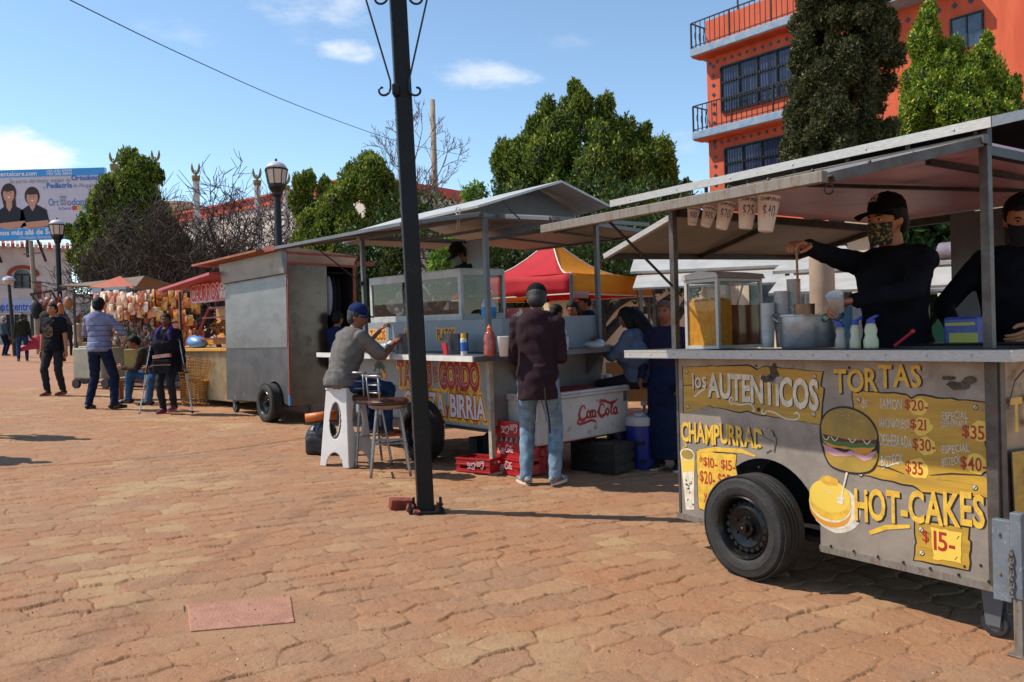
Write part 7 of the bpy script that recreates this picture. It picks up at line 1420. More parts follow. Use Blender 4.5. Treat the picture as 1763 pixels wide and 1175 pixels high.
def CM(dx,dy,z,rz=0,b=None): return TR((b.x,b.y,gz(b.x,b.y)+z))@Matrix.Rotation(cyaw+rz,4,'Z')@TR((dx,dy,0))
pL=gnd(848,812)
for k,(z,lab,bt,fl) in enumerate(((0,'bottom red crate of the stack of three',False,False),(.152,'middle red crate of the stack of three, holding bottles',True,False),(.342,'top red crate of the stack, its logo upside down',False,True))): crate(lab,CM(.0,.0,z,R(3*k-3),pL),bt,fl)
pS=gnd(786,812); crate('single empty red crate on the ground left of the cart leg',TR((pS.x,pS.y,gz(pS.x,pS.y)+.002))@Matrix.Rotation(R(-32),4,'Z')@TR((0,0,0),(0,0,0),.88),False,True,True)
w=MB(); w.prism([(0,0),(.34,0),(.34,.04),(0,.05)],-.09,0,PF); solo(w,'wooden_wedge',mat('wood_orange','#b9713a','#98582c',ns=6,rough=.8),'orange brown wood block under the cart leg','wood block',M=CM(-.14,-.06,0,R(20),pL),bevel=.004)
# cola cooler
Yd=R(-49.74)+PI/2
pc=at(1084,752,7.55); 
xcl=LB+.42; 
T=thing('drinks_cooler','white ice chest with red script logo on a red tube stand beside the customer','cooler',M=FB@TR((0,0,0)))
def cb_(px,py): return on(FB,px,py,0,xcl)
q1=cb_(1083,742); q2=cb_(1083,662); q0=cb_(928,760); zb=q1.z; zt=q2.z+.0; y1=q1.y; y0=q0.y; print('chest',y0,y1)
w=MB(); wd=.5
w.bx((xcl-wd,y0,zb),(xcl,y1,zt-.06)); w.bx((xcl-wd-.02,y0-.02,zt-.06),(xcl+.02,y1+.02,zt-.03)); 
w.bx((xcl-.03,y0-.02,zt-.03),(xcl+.02,y1+.02,zt)); w.bx((xcl-wd-.02,y0-.02,zt-.03),(xcl-wd+.03,y1+.02,zt)); w.bx((xcl-wd+.03,y0-.02,zt-.03),(xcl-.03,y0+.03,zt)); w.bx((xcl-wd+.03,y1-.03,zt-.03),(xcl-.03,y1+.02,zt)); w.build('chest',mat('chest_white','#c5c0bb','#b5afa9',ns=3,rough=.4,c3='#8c7462',n3=9),T,bevel=.012)
w=MB(); w.bx((xcl-wd+.03,y0+.03,zt-.035),(xcl-.03,y1-.03,zt-.026)); w.ell((xcl-.25,(y0+y1)/2,zt-.03),(.2,.42,.05),n=16); w.build('red_lining',mat('lining_red','#7a1a18','#8f2220',ns=6,rough=.6),T,smooth=True)
w=MB(); fe=PE(xcl); cw=y1-y0; coke(w,fe,y0+cw*.42,zb+(zt-zb)*.30,cw*.46,(zt-zb)*.42,.002,k=1.6); write(w,'Disfruta',fe,y0+cw*.62,y0+cw*.74,zb+(zt-zb)*.72,zb+(zt-zb)*.77,.002); w.build('script_logo',mat('logo_red','#a81c22',rough=.5),T)
w=MB(); w.bx((xcl-.002,y1-.07,zt-.16),(xcl+.006,y1-.02,zt-.06)); w.build('latch',mst2,T)
w=MB(); gl=zg(FB,xcl,.8)
for y in (y0+.12,y1-.1): w.tube(spline([(xcl-.02,y-(.0),gl),(xcl-.03,y,gl+.2),(xcl-.04,y,zb-.06),(xcl-.10,y,zb-.02),(xcl-wd+.1,y,zb-.02),(xcl-wd+.04,y,zb-.06),(xcl-wd,y,gl)],6),.013,8)
w.tube([(xcl-.1,y0+.12,zb-.02),(xcl-.1,y1-.1,zb-.02)],.013,8); w.tube([(xcl-wd+.1,y0+.12,zb-.02),(xcl-wd+.1,y1-.1,zb-.02)],.013,8); w.build('stand',mat('stand_red','#8f2018','#7a1a14',ns=9,rough=.5),T,smooth=True)
# black crate under it
w=MB(); bp_=[(0,0,0),(.5,.36,.30)]
for z in (0,.1,.2): w.bx((0,0,z),(.5,.012,z+.07)); w.bx((0,.348,z),(.5,.36,z+.07)); w.bx((0,.012,z),(.012,.348,z+.07)); w.bx((.488,.012,z),(.5,.348,z+.07))
for x in (0,.24,.48): w.bx((x,-.004,0),(x+.02,.0,.3))
w.bx((.012,.012,.02),(.488,.348,.27)); pk=gnd(985,812); solo(w,'black_crate',mat('crate_black','#070808','#0b0c0c',ns=4,rough=.5),'black plastic crate in the shade under the white drinks chest','crate',M=TR((pk.x,pk.y+.1,gz(pk.x,pk.y)))@Matrix.Rotation(R(-38),4,'Z'),bevel=.003)
# blue water cooler, second dark blue one, canister
for (px,py,r,h,lab,cb1) in ((1104,806,.14,.44,'round blue water cooler with white lid beside the navy skirt','#14287a'),(1066,800,.12,.36,'darker blue water cooler half hidden by the drinks chest stand','#0e1a4a')):
    p=gnd(px,py); T=thing('water_cooler',lab,'water cooler',(p.x,p.y,p.z)); w=MB(); w.lathe([(r*.95,0),(r,.02),(r,h*.98)],32); w.build('body',mat('cooler_'+cb1[1:],cb1,rough=.4),T,smooth=True,auto=40)
    w=MB(); w.lathe([(r*1.03,h*.98),(r*1.05,h),(r*1.05,h+.05),(r*.95,h+.075),(r*.5,h+.085),(r*.45,h+.11),(.01,h+.11)],32); w.build('lid',mat('lid_white','#b5b2ac',rough=.4),T,smooth=True,auto=40); w=MB(); w.box((0,-r,.08),(.05,.06,.05)); w.box((-r*.2,-r*1.02,h*.6),(.1,.02,.03)); w.build('tap',blk,T)
p=at(1046,665,8.9); w=MB(); w.lathe([(.05,-.1),(.05,.06)],16,0); w.lathe([(.051,.0),(.051,.12),(.03,.13)],16,1); solo(w,'canister',[mat('can_red','#a82020'),mat('can_white','#c9c5c0')],'red and white canister standing behind the drinks chest','canister',tuple(p))
# towels roll under tent, buckets
w=MB(); w.tube([at(987,508,10.6),at(1013,508,10.6)],.045,16); solo(w,'paper_roll',mat('paper_pink','#b98a82',rough=.8),'roll of pink kitchen paper hanging under the red tent corner','paper roll')
# ================================================================== bar stools
mch=mat('stool_metal','#9a9896','#7f7d7b',ns=9,rough=.35,metal=.7); mse=mat('seat_maroon','#3a1d18','#4a2820',ns=5,rough=.4)
def barstool(label,loc,rz):
    T=thing('bar_stool',label,'bar stool',loc,rz,'metal bar stools at the taco cart'); sz=.66
    w=MB(); w.lathe([(.15,sz-.02),(.185,sz-.01),(.19,sz+.015),(.17,sz+.035),(.01,sz+.04)],32); w.build('seat',mse,T,smooth=True,auto=50)
    w=MB(); w.lathe([(.14,sz-.055),(.175,sz-.04),(.18,sz-.018)],24,cap=False); w.build('seat_ring',mch,T,smooth=True)
    for a in (45,135,225,315):
        c,s=math.cos(R(a)),math.sin(R(a)); w=MB(); w.tube(spline([(.12*c,.12*s,sz-.03),(.15*c,.15*s,sz-.08),(.19*c,.19*s,sz-.3),(.25*c,.25*s,0)],5),.0125,8); w.build('leg',mch,T,smooth=True)
    w=MB(); 
    for z,r in ((.22,.225),(.30,.21)):
        P=[(r*math.cos(R(a)),r*math.sin(R(a)),z) for a in (45,135,225,315)]
        for i in range(4): 
            if (z<.25)==(i%2==0): w.tube([P[i],P[(i+1)%4]],.009,6)
    w.build('foot_rails',mch,T)
    w=MB(); 
    for z,r in ((sz+.10,.185),(sz+.17,.19)): w.tube([(r*math.cos(R(a)),r*math.sin(R(a)),z) for a in range(200,341,14)],.006,6)
    w.tube([(.2*math.cos(R(a)),.2*math.sin(R(a)),sz+.25) for a in range(195,346,15)],.014,8)
    for a in (205,250,290,335): w.tube([(.16*math.cos(R(a)),.16*math.sin(R(a)),sz-.03),(.19*math.cos(R(a)),.19*math.sin(R(a)),sz+.08),(.2*math.cos(R(a)),.2*math.sin(R(a)),sz+.25)],.009,6)
    w.build('backrest',mch,T,smooth=True)
    return T
a_=gnd(672,817); barstool('front metal bar stool with round maroon seat, nearest the black post',(a_.x,a_.y,a_.z),R(-80))
a_=gnd(636,800); barstool('rear metal bar stool with round maroon seat, tucked behind the front stool',(a_.x,a_.y,a_.z),R(-65))
# bags at the white stool
p=gnd(552,782); T=thing('shopping_bag','black bulging bag on the ground left of the white stool','bag',tuple(p)); w=MB(); w.ell((0,.05,.16),(.17,.14,.17),n=18); w.ell((.06,.0,.22),(.12,.12,.13),n=14); w.box((0,0,.1),(.28,.22,.2)); w.build('sack',mat('bag_black2','#17181a','#25272b',ns=9,rough=.4,bump=.8,bs=16),T,smooth=False,bevel=.04); w=MB(); w.tube([(-.06,0,.3),(0,.0,.38),(.06,0,.3)],.008,6); w.build('handle',blk,T)
w=MB(); w.lathe([(.045,-.16),(.05,.16),(.044,.16),(.04,-.15)],20,0,TR((0,0,0),(0,PI/2,0))); solo(w,'orange_tube',mat('tube_orange','#c96c1c','#b25a18',ns=5,rough=.5),'rolled orange cardboard tube lying on top of the black bag','tube',M=TR((p.x+.02,p.y-.02,p.z+.40),(0,-.06,.3)),smooth=True)
w=MB(); 
for i in range(7): w.box((rr.uniform(-.6,.6),rr.uniform(-.2,.2),.08+rr.uniform(0,.1)),(rr.uniform(.2,.35),rr.uniform(.2,.3),rr.uniform(.12,.25)),(0,0,rr.uniform(-1,1)))
solo(w,'stored_boxes',mat('clutter_dark','#1a1b1d','#3a3430',ns=3,rough=.8),'dark boxes and bags stored on the ground beneath the taco cart','boxes',M=FB@TR((1.5,.8,zg(FB,1.5,.8))),bevel=.01)
w=MB(); w.box((0,0,.01),(.5,.36,.016)); solo(w,'rubber_mat',mat('mat_grey','#4d4c47','#5c5b55',ns=60,rough=.9,bump=1,bs=90),'grey woven mat on the ground behind the bar stools','mat',M=TR(tuple(gnd(660,762)),(0,0,R(-45))))
# ================================================================== red and yellow tent
Yt=11.8; c0=at(983,470,Yt); zE=c0.z-.0; 
tl=at(800,488,Yt+1.3); tr_=at(1106,480,Yt+2.6); C0=Vector((c0.x,c0.y,zE)); TLv=Vector((tl.x,tl.y,zE)); TRv=Vector((tr_.x,tr_.y,zE))
u1=(TLv-C0); u1.normalize(); u2=Vector((-u1.y,u1.x,0)); u2=u2 if u2.y>0 else -u2; S_=2.6
S_=2.4; u1=Vector((math.cos(R(141)),math.sin(R(141)),0)); u2=Vector((math.cos(R(51)),math.sin(R(51)),0))
Pc=[C0,C0+u1*S_,C0+u1*S_+u2*S_,C0+u2*S_]; ctr=(Pc[0]+Pc[2])/2; apex=Vector((ctr.x,ctr.y,at(965,425,ctr.y).z+.12))
T=thing('canopy_tent','red and yellow pop up canopy tent behind the taco cart','tent',(ctr.x,ctr.y,gz(ctr.x,ctr.y))); o_=T.location
mtr=mat('tent_red','#d8303a','#c92a34',ns=4,rough=.75,bump=.3,bs=5); mty=mat('tent_yellow','#e8a020','#dc941c',ns=4,rough=.75,bump=.3,bs=5)
for m_ in (mtr,mty):
    t=m_.node_tree; b=t.nodes['Principled BSDF']; tr=N(t,'ShaderNodeBsdfTranslucent'); tr.inputs[0].default_value=b.inputs['Base Color'].default_value; mx=N(t,'ShaderNodeMixShader',i_0=.45); t.links.new(b.outputs[0],mx.inputs[1]); t.links.new(tr.outputs[0],mx.inputs[2]); t.links.new(mx.outputs[0],t.nodes['Material Output'].inputs[0]); mtp=mat('tent_piping','#d0c4b8',rough=.7)
nm=('red','yellow','red','yellow')
for i in range(4):
    a,b=Pc[i],Pc[(i+1)%4]; m_=mtr if i%2==0 else mty
    if i==3: a,b=Pc[3],Pc[0]
    def sl(u,v,a=a,b=b):
        p=a.lerp(b,u).lerp(apex,v); s_=-.22*math.sin(PI*v)-.06*math.sin(PI*u)*(1-v)*0; return tuple(p+Vector((0,0,s_))-o_)
    w=MB(); w.grid(sl,12,10); w.grid(lambda u,v,a=a,b=b:tuple(a.lerp(b,u)+Vector((0,0,-.30*v-.02*math.sin(u*9+v*3)))+Vector((.02*math.sin(u*14),.02*math.cos(u*11),0))*v-o_),14,3); w.build('canopy_panel',m_,T,smooth=True,solid=.004)
    w=MB(); w.tube([Vector(sl(0,v/8))+Vector((0,0,.008)) for v in range(9)],.012,5); w.tube([a-o_+Vector((0,0,.01)),a-o_-Vector((0,0,.3))],.012,5); w.tube([a-o_-Vector((0,0,.3)),b-o_-Vector((0,0,.3))],.010,5); w.build('piping',mtp,T)
for a in Pc: w=MB(); a2=a-o_; w.bar((a2.x,a2.y,zE-o_.z-.02),(a2.x,a2.y,gz(a.x,a.y)-o_.z),.045); w.build('leg',mst2,T)
# ================================================================== pale stalls far behind the front cart
mfl=mat('stall_white','#b8b4ac','#a8a49c',ns=4,rough=.5,metal=.1)
def farstall(label,px,py,Y,Lx,Ly,z0,rz,ridge=.25,body=True,col=None,group=None):
    p=at(px,py,Y); g=gz(p.x,p.y); T=thing('market_stall',label,'market stall',(p.x,p.y,g),rz,group); z=p.z-g
    w=MB(); w.add([(0,0,z),(Lx,0,z),(Lx,Ly/2,z+ridge),(0,Ly/2,z+ridge),(0,Ly,z),(Lx,Ly,z)],[(0,1,2,3),(3,2,5,4)]); w.build('roof',col or mfl,T,solid=.04)
    w=MB(); w.add([(.1,-.7,z-.28),(Lx-.1,-.7,z-.28),(Lx-.1,0,z-.06),(.1,0,z-.06)],[(0,1,2,3)]); w.build('awning',mfl,T,solid=.03)
    for x in (.15,Lx-.15):
        for y in (.1,Ly-.1): w=MB(); w.bar((x,y,0),(x,y,z+.02),.045); w.build('post',mst2,T)
    w=MB(); w.bar((.15,-.6,z-.27),(.15,.1,z-.9),.025); w.bar((Lx-.15,-.6,z-.27),(Lx-.15,.1,z-.9),.025); w.build('stay',mst2,T)
    if body: w=MB(); w.bx((.1,.05,.25),(Lx-.1,Ly-.05,.98)); w.bx((.0,-.15,.98),(Lx,Ly,1.02)); w.build('counter',mbp,T,bevel=.01)
    return T
farstall('white roofed stall seen between cart post and drink tank, behind the tent',1085,470,12.5,3.2,1.6,2.,R(-14),.3)
farstall('pale grey stall with raised flap behind the pot of the front cart',1330,470,9.8,2.6,1.5,2.,R(-30),.18)
farstall('grey roofed stall at the far right behind the vendors',1600,500,11.5,3.,1.5,2.,R(-20),.2)
p=at(1418,600,8.2); w=MB(); w.lathe([(.125,gz(p.x,p.y)-0),(.12,2.2),(.115,2.25)],24); solo(w,'concrete_column',mat('column_cream','#b39a82','#9c8570',ns=3,rough=.85),'cream round column behind the vendor hand with the cup','column',(p.x,p.y,0),smooth=True)
p=at(1700,600,9.8); w=MB(); w.flat([(0,0),(1.0,0),(1.0,1.3)],0,frame((1,0,0),(0,0,1),(0,-1,0),(0,0,0))); solo(w,'green_tarp',mat('tarp_green','#1f5a3c',rough=.7),'green cloth hanging behind the second vendor','cloth',(p.x-1.1,p.y,p.z-.3),solid=.01)
p=at(1260,640,10.4); T=thing('sign_board','orange board with purple swirl on a stall counter behind the phone woman','sign',(p.x-1.6,p.y,gz(p.x,p.y)),R(-8)); w=MB(); w.bx((0,0,.55),(1.5,.04,1.05)); w.build('board',mat('board_orange','#b5743c','#a3632f',ns=3,rough=.6),T); w=MB(); stroke(w,spline([(.2,.7,0),(.5,.95,0),(.9,.9,0),(.8,.7,0),(.5,.75,0),(1.2,1.0,0)],6),.04,TR(),0) if False else stroke(w,[q[:2] for q in spline([(.2,.7,0),(.5,.95,0),(.9,.9,0),(.8,.7,0),(.5,.75,0),(1.2,1.0,0)],6)],.04,frame((1,0,0),(0,0,1),(0,-1,0),(0,-.002,0)),.001); w.build('swirl',mat('swirl_purple','#3a2a66'),T)
# ================================================================== churro stall
FE=FM(-6.35,14.3,.0,-48,0,0); FE.translation.z=gz(-6.35,14.3)
qE=gnd(323,690); q2=gnd(392,697)
Xd=Vector((math.cos(R(-46)),math.sin(R(-46)),0)); Yd_=Vector((-Xd.y,Xd.x,0)); qE=Vector((qE.x,qE.y,qE.z))
ME=frame(Xd,Yd_,(0,0,1),tuple(qE)); E_=thing('churro_stall','churro stall with slanted pink roof, red sign and cream corrugated base','market stall',M=ME)
LE=2.1; eh=lambda px,py,y=0:on(ME,px,py,1,y)
zb=eh(340,600).z
w=MB(); n=44
V=[];
for i in range(n*2+1):
    x=i*LE/(n*2); y=0 if i%2 else -.018; V+=[(x,y,.06),(x,y,zb-.05)]
w.add(V,[(2*i,2*i+2,2*i+3,2*i+1) for i in range(n*2)]); w.build('corrugated_base',mat('cream_metal','#c8b48c','#b09a74',ns=4,rough=.6,c3='#8d7658',n3=4),E_,solid=.004)
w=MB(); w.bx((0,.01,.05),(LE,1.2,zb-.06)); w.build('base_box',mat('cream_box','#b39c76',rough=.7),E_)
w=MB(); w.bx((-.05,-.08,zb-.055),(LE+.05,1.25,zb+.0)); w.build('counter',mat('counter_yellow','#c9922e','#b88328',ns=5,rough=.5),E_,bevel=.01)
zc0=zb+.16; zc1=eh(350,530).z; 
w=MB(); mrd=mat('frame_red','#a01c1e','#8c1618',ns=4,rough=.45)
x0=.2;x1=LE-.1
for y,t_ in ((.1,0),(.8,0)):
    w.bar((x0,y,zc0),(x0+.25,y+.15,zc1),.035); w.bar((x1-.3,y,zc0),(x1,y+.15,zc1),.035); w.bar((x0,y,zc0),(x1,y,zc0),.03); w.bar((x0+.25,y+.15,zc1),(x1,y+.15,zc1),.03); w.bar((x0+.15,y+.08,(zc0+zc1)/2+.1),(x1-.1,y+.08,(zc0+zc1)/2+.1),.022)
w.build('case_frame',mrd,E_)
w=MB(); w.bx((x0+.1,.45,zc0+.02),(x1-.2,.5,zc1)); w.bx((x0+.1,.2,zc0-.1),(x1-.1,.75,zc0)); w.build('case_back',mat('case_yellow','#c98a20','#b5741a',ns=3,rough=.5),E_)
w=MB(); rg=random.Random(8)
for i in range(40): a=rg.uniform(0,PI); c=(rg.uniform(x0+.3,x1-.4),rg.uniform(.2,.42),zc0+.08+rg.uniform(0,.2)); w.tube([Vector(c)-Vector((math.cos(a),.3,math.sin(a)*.4))*.13,Vector(c)+Vector((math.cos(a),.3,math.sin(a)*.4))*.13],.016,6)
w.build('churros',mat('churro_brown','#a8682c','#8a5222',ns=12,rough=.8),E_)
w=MB(); sA=eh(330,524,-.12); sB=eh(386,520,-.12); zt=eh(331,489,-.12).z
w.bx((sA.x,-.14,sA.z),(LE+.05,-.11,zt)); w.build('sign_board',mat('sign_red2','#b01a20','#a0161c',ns=3,rough=.4),E_)
w=MB(); fs=frame((1,0,0),(0,0,1),(0,-1,0),(0,-.14,0)); hs_=zt-sA.z
write(w,'CHURROS',fs,sA.x+.04,sB.x-.15,sA.z+.07*hs_/.6,zt-.07,.001,0,bold=.10); write(w,'CHURROS',fs,sA.x+.04,sB.x-.15,sA.z+.07*hs_/.6,zt-.07,.002,1,bold=.04)
write(w,'CHU',fs,sB.x-.1,LE+.02,sA.z+hs_*.54,zt-.06,.001,0,bold=.06); write(w,'REL',fs,sB.x-.1,LE+.02,sA.z+.06,sA.z+hs_*.46,.001,0,bold=.06); w.build('sign_lettering',[mat('sign_pale2','#dcc6bc'),mat('sign_red3','#c22028')],E_)
w=MB(); rA=eh(272,500,-.5); rB=eh(392,466,-.5); zA=rA.z
w.add([(rA.x,-.5,rA.z),(LE+.1,-.5,rB.z),(LE+.1,1.0,rB.z+.12),(rA.x,1.0,rA.z+.12)],[(0,1,2,3)]); w.build('roof',mat('roof_pink','#c25a60','#ad4a52',ns=5,rough=.5),E_,solid=.04)
for x,y in ((.05,-.1),(LE,.0),(.05,1.1),(LE,1.1)): w=MB(); w.bar((x,y,zb),(x,y,rA.z+(rB.z-rA.z)*(x-rA.x)/(LE+.1-rA.x)-.02),.035); w.build('post',mpost,E_)
w=MB(); q=eh(350,596,.1); w.ell((q.x-.3,.12,zb+.11),(.28,.16,.12),(0,.15,0),16); solo(w,'blue_plastic_bag',mat('bag_sky','#6fa3d6','#5a90c8',ns=8,rough=.35,bump=.5,bs=14),'pale blue plastic bag on the churro stall counter','bag',M=ME,smooth=True)
# wicker chair
p=gnd(335,697); T=thing('wicker_chair','yellow woven wicker chair beside the cream churro stall base','chair',(p.x,p.y,p.z),R(30)); w=MB(); mwk=mat('wicker','#c08a3c','#a87430',ns=30,rough=.8)
for i in range(13):
    a=R(150+i*20); w.tube([(.2*math.cos(a),.2*math.sin(a),0),(.17*math.cos(a),.17*math.sin(a),.2),(.22*math.cos(a),.22*math.sin(a),.38)],.008,4)
for z in np.linspace(.03,.37,9): w.tube([((.19+.03*abs(z-.2)/.2)*math.cos(a),(.19+.03*abs(z-.2)/.2)*math.sin(a),z+.012*math.sin(a*8)) for a in np.linspace(0,2*PI,25)],.007,4)
w.build('base',mwk,T); w=MB(); w.lathe([(.01,.38),(.23,.39),(.235,.41),(.01,.42)],20); w.build('seat',mwk,T)
w=MB()
for k in range(8):
    z=.44+.045*k; r=.24+.012*k; w.tube([(r*math.cos(a),r*math.sin(a)-.02*k*0,z+(.12*max(0,math.cos(a-R(200))))*k/8) for a in np.linspace(R(80),R(320),18)],.008,4)
for a in np.linspace(R(80),R(320),15): w.tube([(.23*math.cos(a),.23*math.sin(a),.41),(.32*math.cos(a),.32*math.sin(a),.78+.1*math.cos(a-R(200)))],.007,4)
w.build('backrest',mwk,T)
# ================================================================== snack stall with hanging bags
p=gnd(262,668); zS=p.z; S=thing('snack_stall','open snack stall hung with crisps and pork rind bags behind the woman on crutches','market stall',(p.x,p.y,zS),R(-20))
pz=lambda px,py:at(px,py,p.y).z-zS; pxx=lambda px:at(px,560,p.y).x-p.x
w=MB(); w.bx((-1.3,.1,.25),(.8,1.1,.85)); w.build('counter',mat('stall_ochre','#8a7a3a','#7d6a30',ns=3,rough=.6),S,bevel=.02)
for x,y in ((-1.3,.0),(.85,.0),(-1.3,1.1),(.85,1.1)): w=MB(); w.bar((x,y,0),(x,y,pz(262,492)),.04); w.build('post',mdark,S)
w=MB(); w.bar((-1.3,0,pz(262,497)),(.85,0,pz(262,497)),.03); w.bar((-1.3,1.1,pz(262,497)),(.85,1.1,pz(262,497)),.03); w.bar((-1.3,0,pz(262,530)),(.85,0,pz(262,530)),.02); w.build('hanging_rail',mdark,S)
def bags(nm,lab,cat,x0,x1,z0,z1,y,n,size,cols,seed,crumple=True):
    rg=np.random.default_rng(seed); Vs=[];Cs=[];Qs=[];k=0; pal=np.array([lin(c) for c in cols])
    for i in range(n):
        cx=rg.uniform(x0,x1); cz=rg.uniform(z0,z1); cy=y+rg.uniform(-.2,.25); s=size*rg.uniform(.7,1.2)
        nu,nv=5,5; a=rg.uniform(-.6,.6); c=pal[rg.integers(len(pal))]*rg.uniform(.8,1.15)
        for fr in (-1,1):
            g=np.zeros((nv+1,nu+1,3))
            for jj in range(nv+1):
                for ii in range(nu+1):
                    u=ii/nu*2-1; v=jj/nv*2-1; bl=(1-u*u)*(1-v*v); d=fr*(.35*bl**.5 if bl>0 else 0)+rg.normal()*.12*(bl>0)
                    g[jj,ii]=(u*.5*s,d*s*.5,v*.72*s)
            G_=g.reshape(-1,3); ca,sa=math.cos(a),math.sin(a); G2=G_.copy(); G2[:,0]=G_[:,0]*ca-G_[:,1]*sa+cx; G2[:,1]=G_[:,0]*sa+G_[:,1]*ca+cy; G2[:,2]+=cz
            Vs.append(G2); Cs.append(np.tile(c,(len(G2),1))); 
            for jj in range(nv):
                for ii in range(nu): Qs.append((k+jj*(nu+1)+ii,k+jj*(nu+1)+ii+1,k+(jj+1)*(nu+1)+ii+1,k+(jj+1)*(nu+1)+ii))
            k+=len(G2)
    o=npmesh(nm,np.concatenate(Vs),np.array(Qs),[mbagm],np.concatenate(Cs)); o.location=S.location; o.rotation_euler=S.rotation_euler; return tag(o,lab,cat)
mbagm=bpy.data.materials.new('crinkled_bag'); mbagm.use_nodes=True; b=mbagm.node_tree.nodes['Principled BSDF']; a_=N(mbagm.node_tree,'ShaderNodeAttribute',attribute_name='tint'); mbagm.node_tree.links.new(a_.outputs['Color'],b.inputs['Base Color']); b.inputs['Roughness'].default_value=.28; b.inputs['Coat Weight'].default_value=.4
def scatter_bags(name,cat,labs,grp,x0,x1,z0,z1,y,n,size,cols,seed):
    o=bags(name,labs,cat,x0,x1,z0,z1,y,n,size,cols,seed); tag(o,kind='stuff'); return o
scatter_bags('pork_rind_bags','snacks','pale and orange bags of pork rind heaped under the snack stall roof',None,-.85,.55,pz(262,545),pz(262,508),-.6,190,.12,['#e0b088','#ecc8a0','#dc7848','#f4e0c0','#d8683c','#f8ecd8','#f0d0b0'],5)
scatter_bags('crisp_bags','snacks','dark red, green and brown snack bags hanging below the pork rind bags',None,-1.05,.75,pz(262,598),pz(262,535),-.3,260,.085,['#8a2a20','#5a2018','#2f5a28','#a04020','#4a3018','#b58a3a','#6a3a20','#c8b0a0'],6)
scatter_bags('candy_bags','snacks','orange and yellow sweet bags hung at the right side of the snack stall',None,.45,1.45,pz(262,600),pz(262,505),-.25,130,.13,['#c87028','#d89038','#b85024','#e0a850','#a84820'],7)
# ================================================================== leather goods stall at far left of the row
p=gnd(190,655); zS=p.z; Dd=thing('leather_stall','brown roofed stall with red gable cloth and leather bags hanging at its left side','market stall',(p.x,p.y,zS),R(-12))
X_=lambda px:at(px,500,p.y).x-p.x; Z_=lambda px,py:at(px,py,p.y).z-zS
w=MB(); w.add([(X_(120),-.5,Z_(120,494)),(X_(262),-.4,Z_(262,497)),(X_(222),.7,Z_(222,474)),(X_(160),.7,Z_(160,484))],[(0,1,2,3)]); w.add([(X_(222),.7,Z_(222,474)),(X_(160),.7,Z_(160,484)),(X_(150),2.0,Z_(150,492)),(X_(262),2.0,Z_(262,497))],[(0,1,2,3)]); w.build('roof',mat('roof_tarp','#6e5442','#7d6650',ns=4,rough=.7),Dd,solid=.04)
w=MB(); w.add([(X_(178),-.53,Z_(178,497)),(X_(262),-.43,Z_(262,499)),(X_(222),-.2,Z_(222,477))],[(0,1,2)]); w.build('red_cloth',mat('cloth_red2','#b0281e','#a8501e',ns=3,rough=.7),Dd,solid=.01)
w=MB(); w.bx((X_(190),-.62,Z_(200,506)),(X_(255),-.5,Z_(200,498))); w.build('grey_awning',mat('awning_grey','#8f9aa6',rough=.5),Dd)
w=MB(); a=(X_(75),-.7,Z_(75,508)); w.bar(a,(X_(130),-.4,Z_(130,498)),.05); w.bar((X_(75),-.7,Z_(75,508)),(X_(125),-.6,Z_(125,560)),.03); w.bar((X_(112),-.6,Z_(112,505)),(X_(142),-.5,Z_(142,560)),.04); w.bar((X_(142),-.5,Z_(142,560)),(X_(118),-.5,Z_(118,540)),.03); w.build('side_strut',mdark,Dd)
for x in (X_(142),X_(225),X_(258)): w=MB(); w.bar((x,-.4,0),(x,-.4,Z_(200,497)),.045); w.build('post',mpost,Dd)
w=MB(); w.bx((X_(145),-.4,.3),(X_(235),1.,.95)); w.build('counter',mat('stall_green','#6e6238','#8a7038',ns=2,rough=.7),Dd,bevel=.02)
mle=mat('leather_tan','#8a4a30','#6e3822',ns=6,rough=.5)
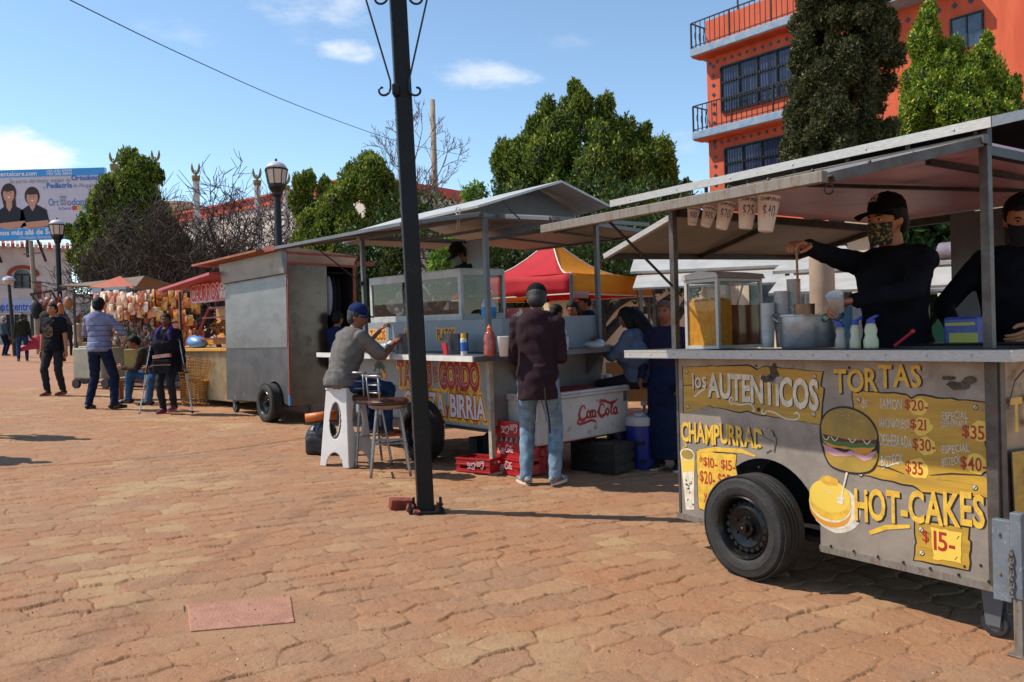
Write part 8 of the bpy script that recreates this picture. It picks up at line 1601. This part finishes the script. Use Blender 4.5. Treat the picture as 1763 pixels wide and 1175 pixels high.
for i,(px,py,rx,rz_,m_,lb) in enumerate(((93,528,.2,.34,mle,'tan leather bag hanging leftmost from the stall strut'),(106,524,.22,.32,mle,'reddish leather bag hanging second from the strut end'),(119,527,.2,.3,mle,'tan leather bag hanging nearest the stall post'),(88,535,.22,.42,blk,'black leather bag hanging below the tan bags on the strut'),(112,545,.34,.26,blk,'wide black bag hanging lowest under the strut'),(140,532,.12,.26,mat('leather_orange','#b5622a',rough=.5),'orange leather bag beside the stall post'),(158,524,.16,.3,mat('leather_green','#4d6a2a','#a85028',ns=5,rough=.5),'green and orange bag under the stall roof'))):
    w=MB(); w.ell((X_(px),-.62-.04*i,Z_(px,py)),(rx*.62,.09,rz_*.52),n=16); w.tube([(X_(px)-rx*.4,-.62-.04*i,Z_(px,py)+rz_*.6),(X_(px),-.62-.04*i,Z_(px,py)+rz_*1.25),(X_(px)+rx*.4,-.62-.04*i,Z_(px,py)+rz_*.6)],.012,5); solo(w,'hanging_bag',m_,lb,'bag',(p.x,p.y,zS),R(-12),group='bags hanging from the leather stall',smooth=True)
# trolley with white sides + red cloth + pushcart
p=gnd(120,664); T=thing('hand_trolley','low white box trolley on black wheels behind the black t-shirt man','trolley',(p.x+.5,p.y+.6,p.z),R(-12)); w=MB(); w.bx((-.45,-.3,.25),(.55,.3,.85)); w.build('box',mat('trolley_white','#b3a89c','#9c9186',ns=4,rough=.6),T,bevel=.02)
for x in(-.3,.4): w=MB(); w.lathe([(.02,-.03),(.12,-.03),(.12,.03),(.02,.03)],16,0,frame((1,0,0),(0,0,1),(0,-1,0),(x,-.3,.12))); w.build('wheel',mrub,T)
T=thing('sweet_trolley','green and yellow painted push trolley behind the striped hoodie man','trolley',(G(158,668)[0],G(158,668)[1],G(158,668)[2]),R(-20)); w=MB(); w.bx((-.3,-.2,.2),(.5,.4,.85)); w.build('box',mat('trolley_paint','#8d8874','#a09a88',ns=3,rough=.6,c3='#c79a30',n3=3),T,bevel=.03)
for x in(-.2,.6): w=MB(); w.lathe([(.02,-.03),(.1,-.03),(.1,.03),(.02,.03)],16,0,frame((1,0,0),(0,0,1),(0,-1,0),(x,-.2,.1))); w.build('wheel',mrub,T)
p=gnd(66,622); w=MB(); 
def um(u,v): a=(u-.5)*PI*1.1; r=.1+.62*v; return (r*math.sin(a)*.9,-.25*math.cos(a)*v,.95-.55*v+.1*math.cos(a*3)*v*.4-.0)
w.grid(um,12,6); w.tube([(0,0,.95),(.1,0,0)],.02,6); solo(w,'red_parasol',mat('parasol_red','#b01e30','#a01828',ns=3,rough=.7),'small red folded parasol between the tan jacket man and the black t-shirt man','parasol',(p.x,p.y,p.z),R(15),smooth=True,solid=.01)
# bushes row closing the view at far left base + extra stall tarps
w=MB()
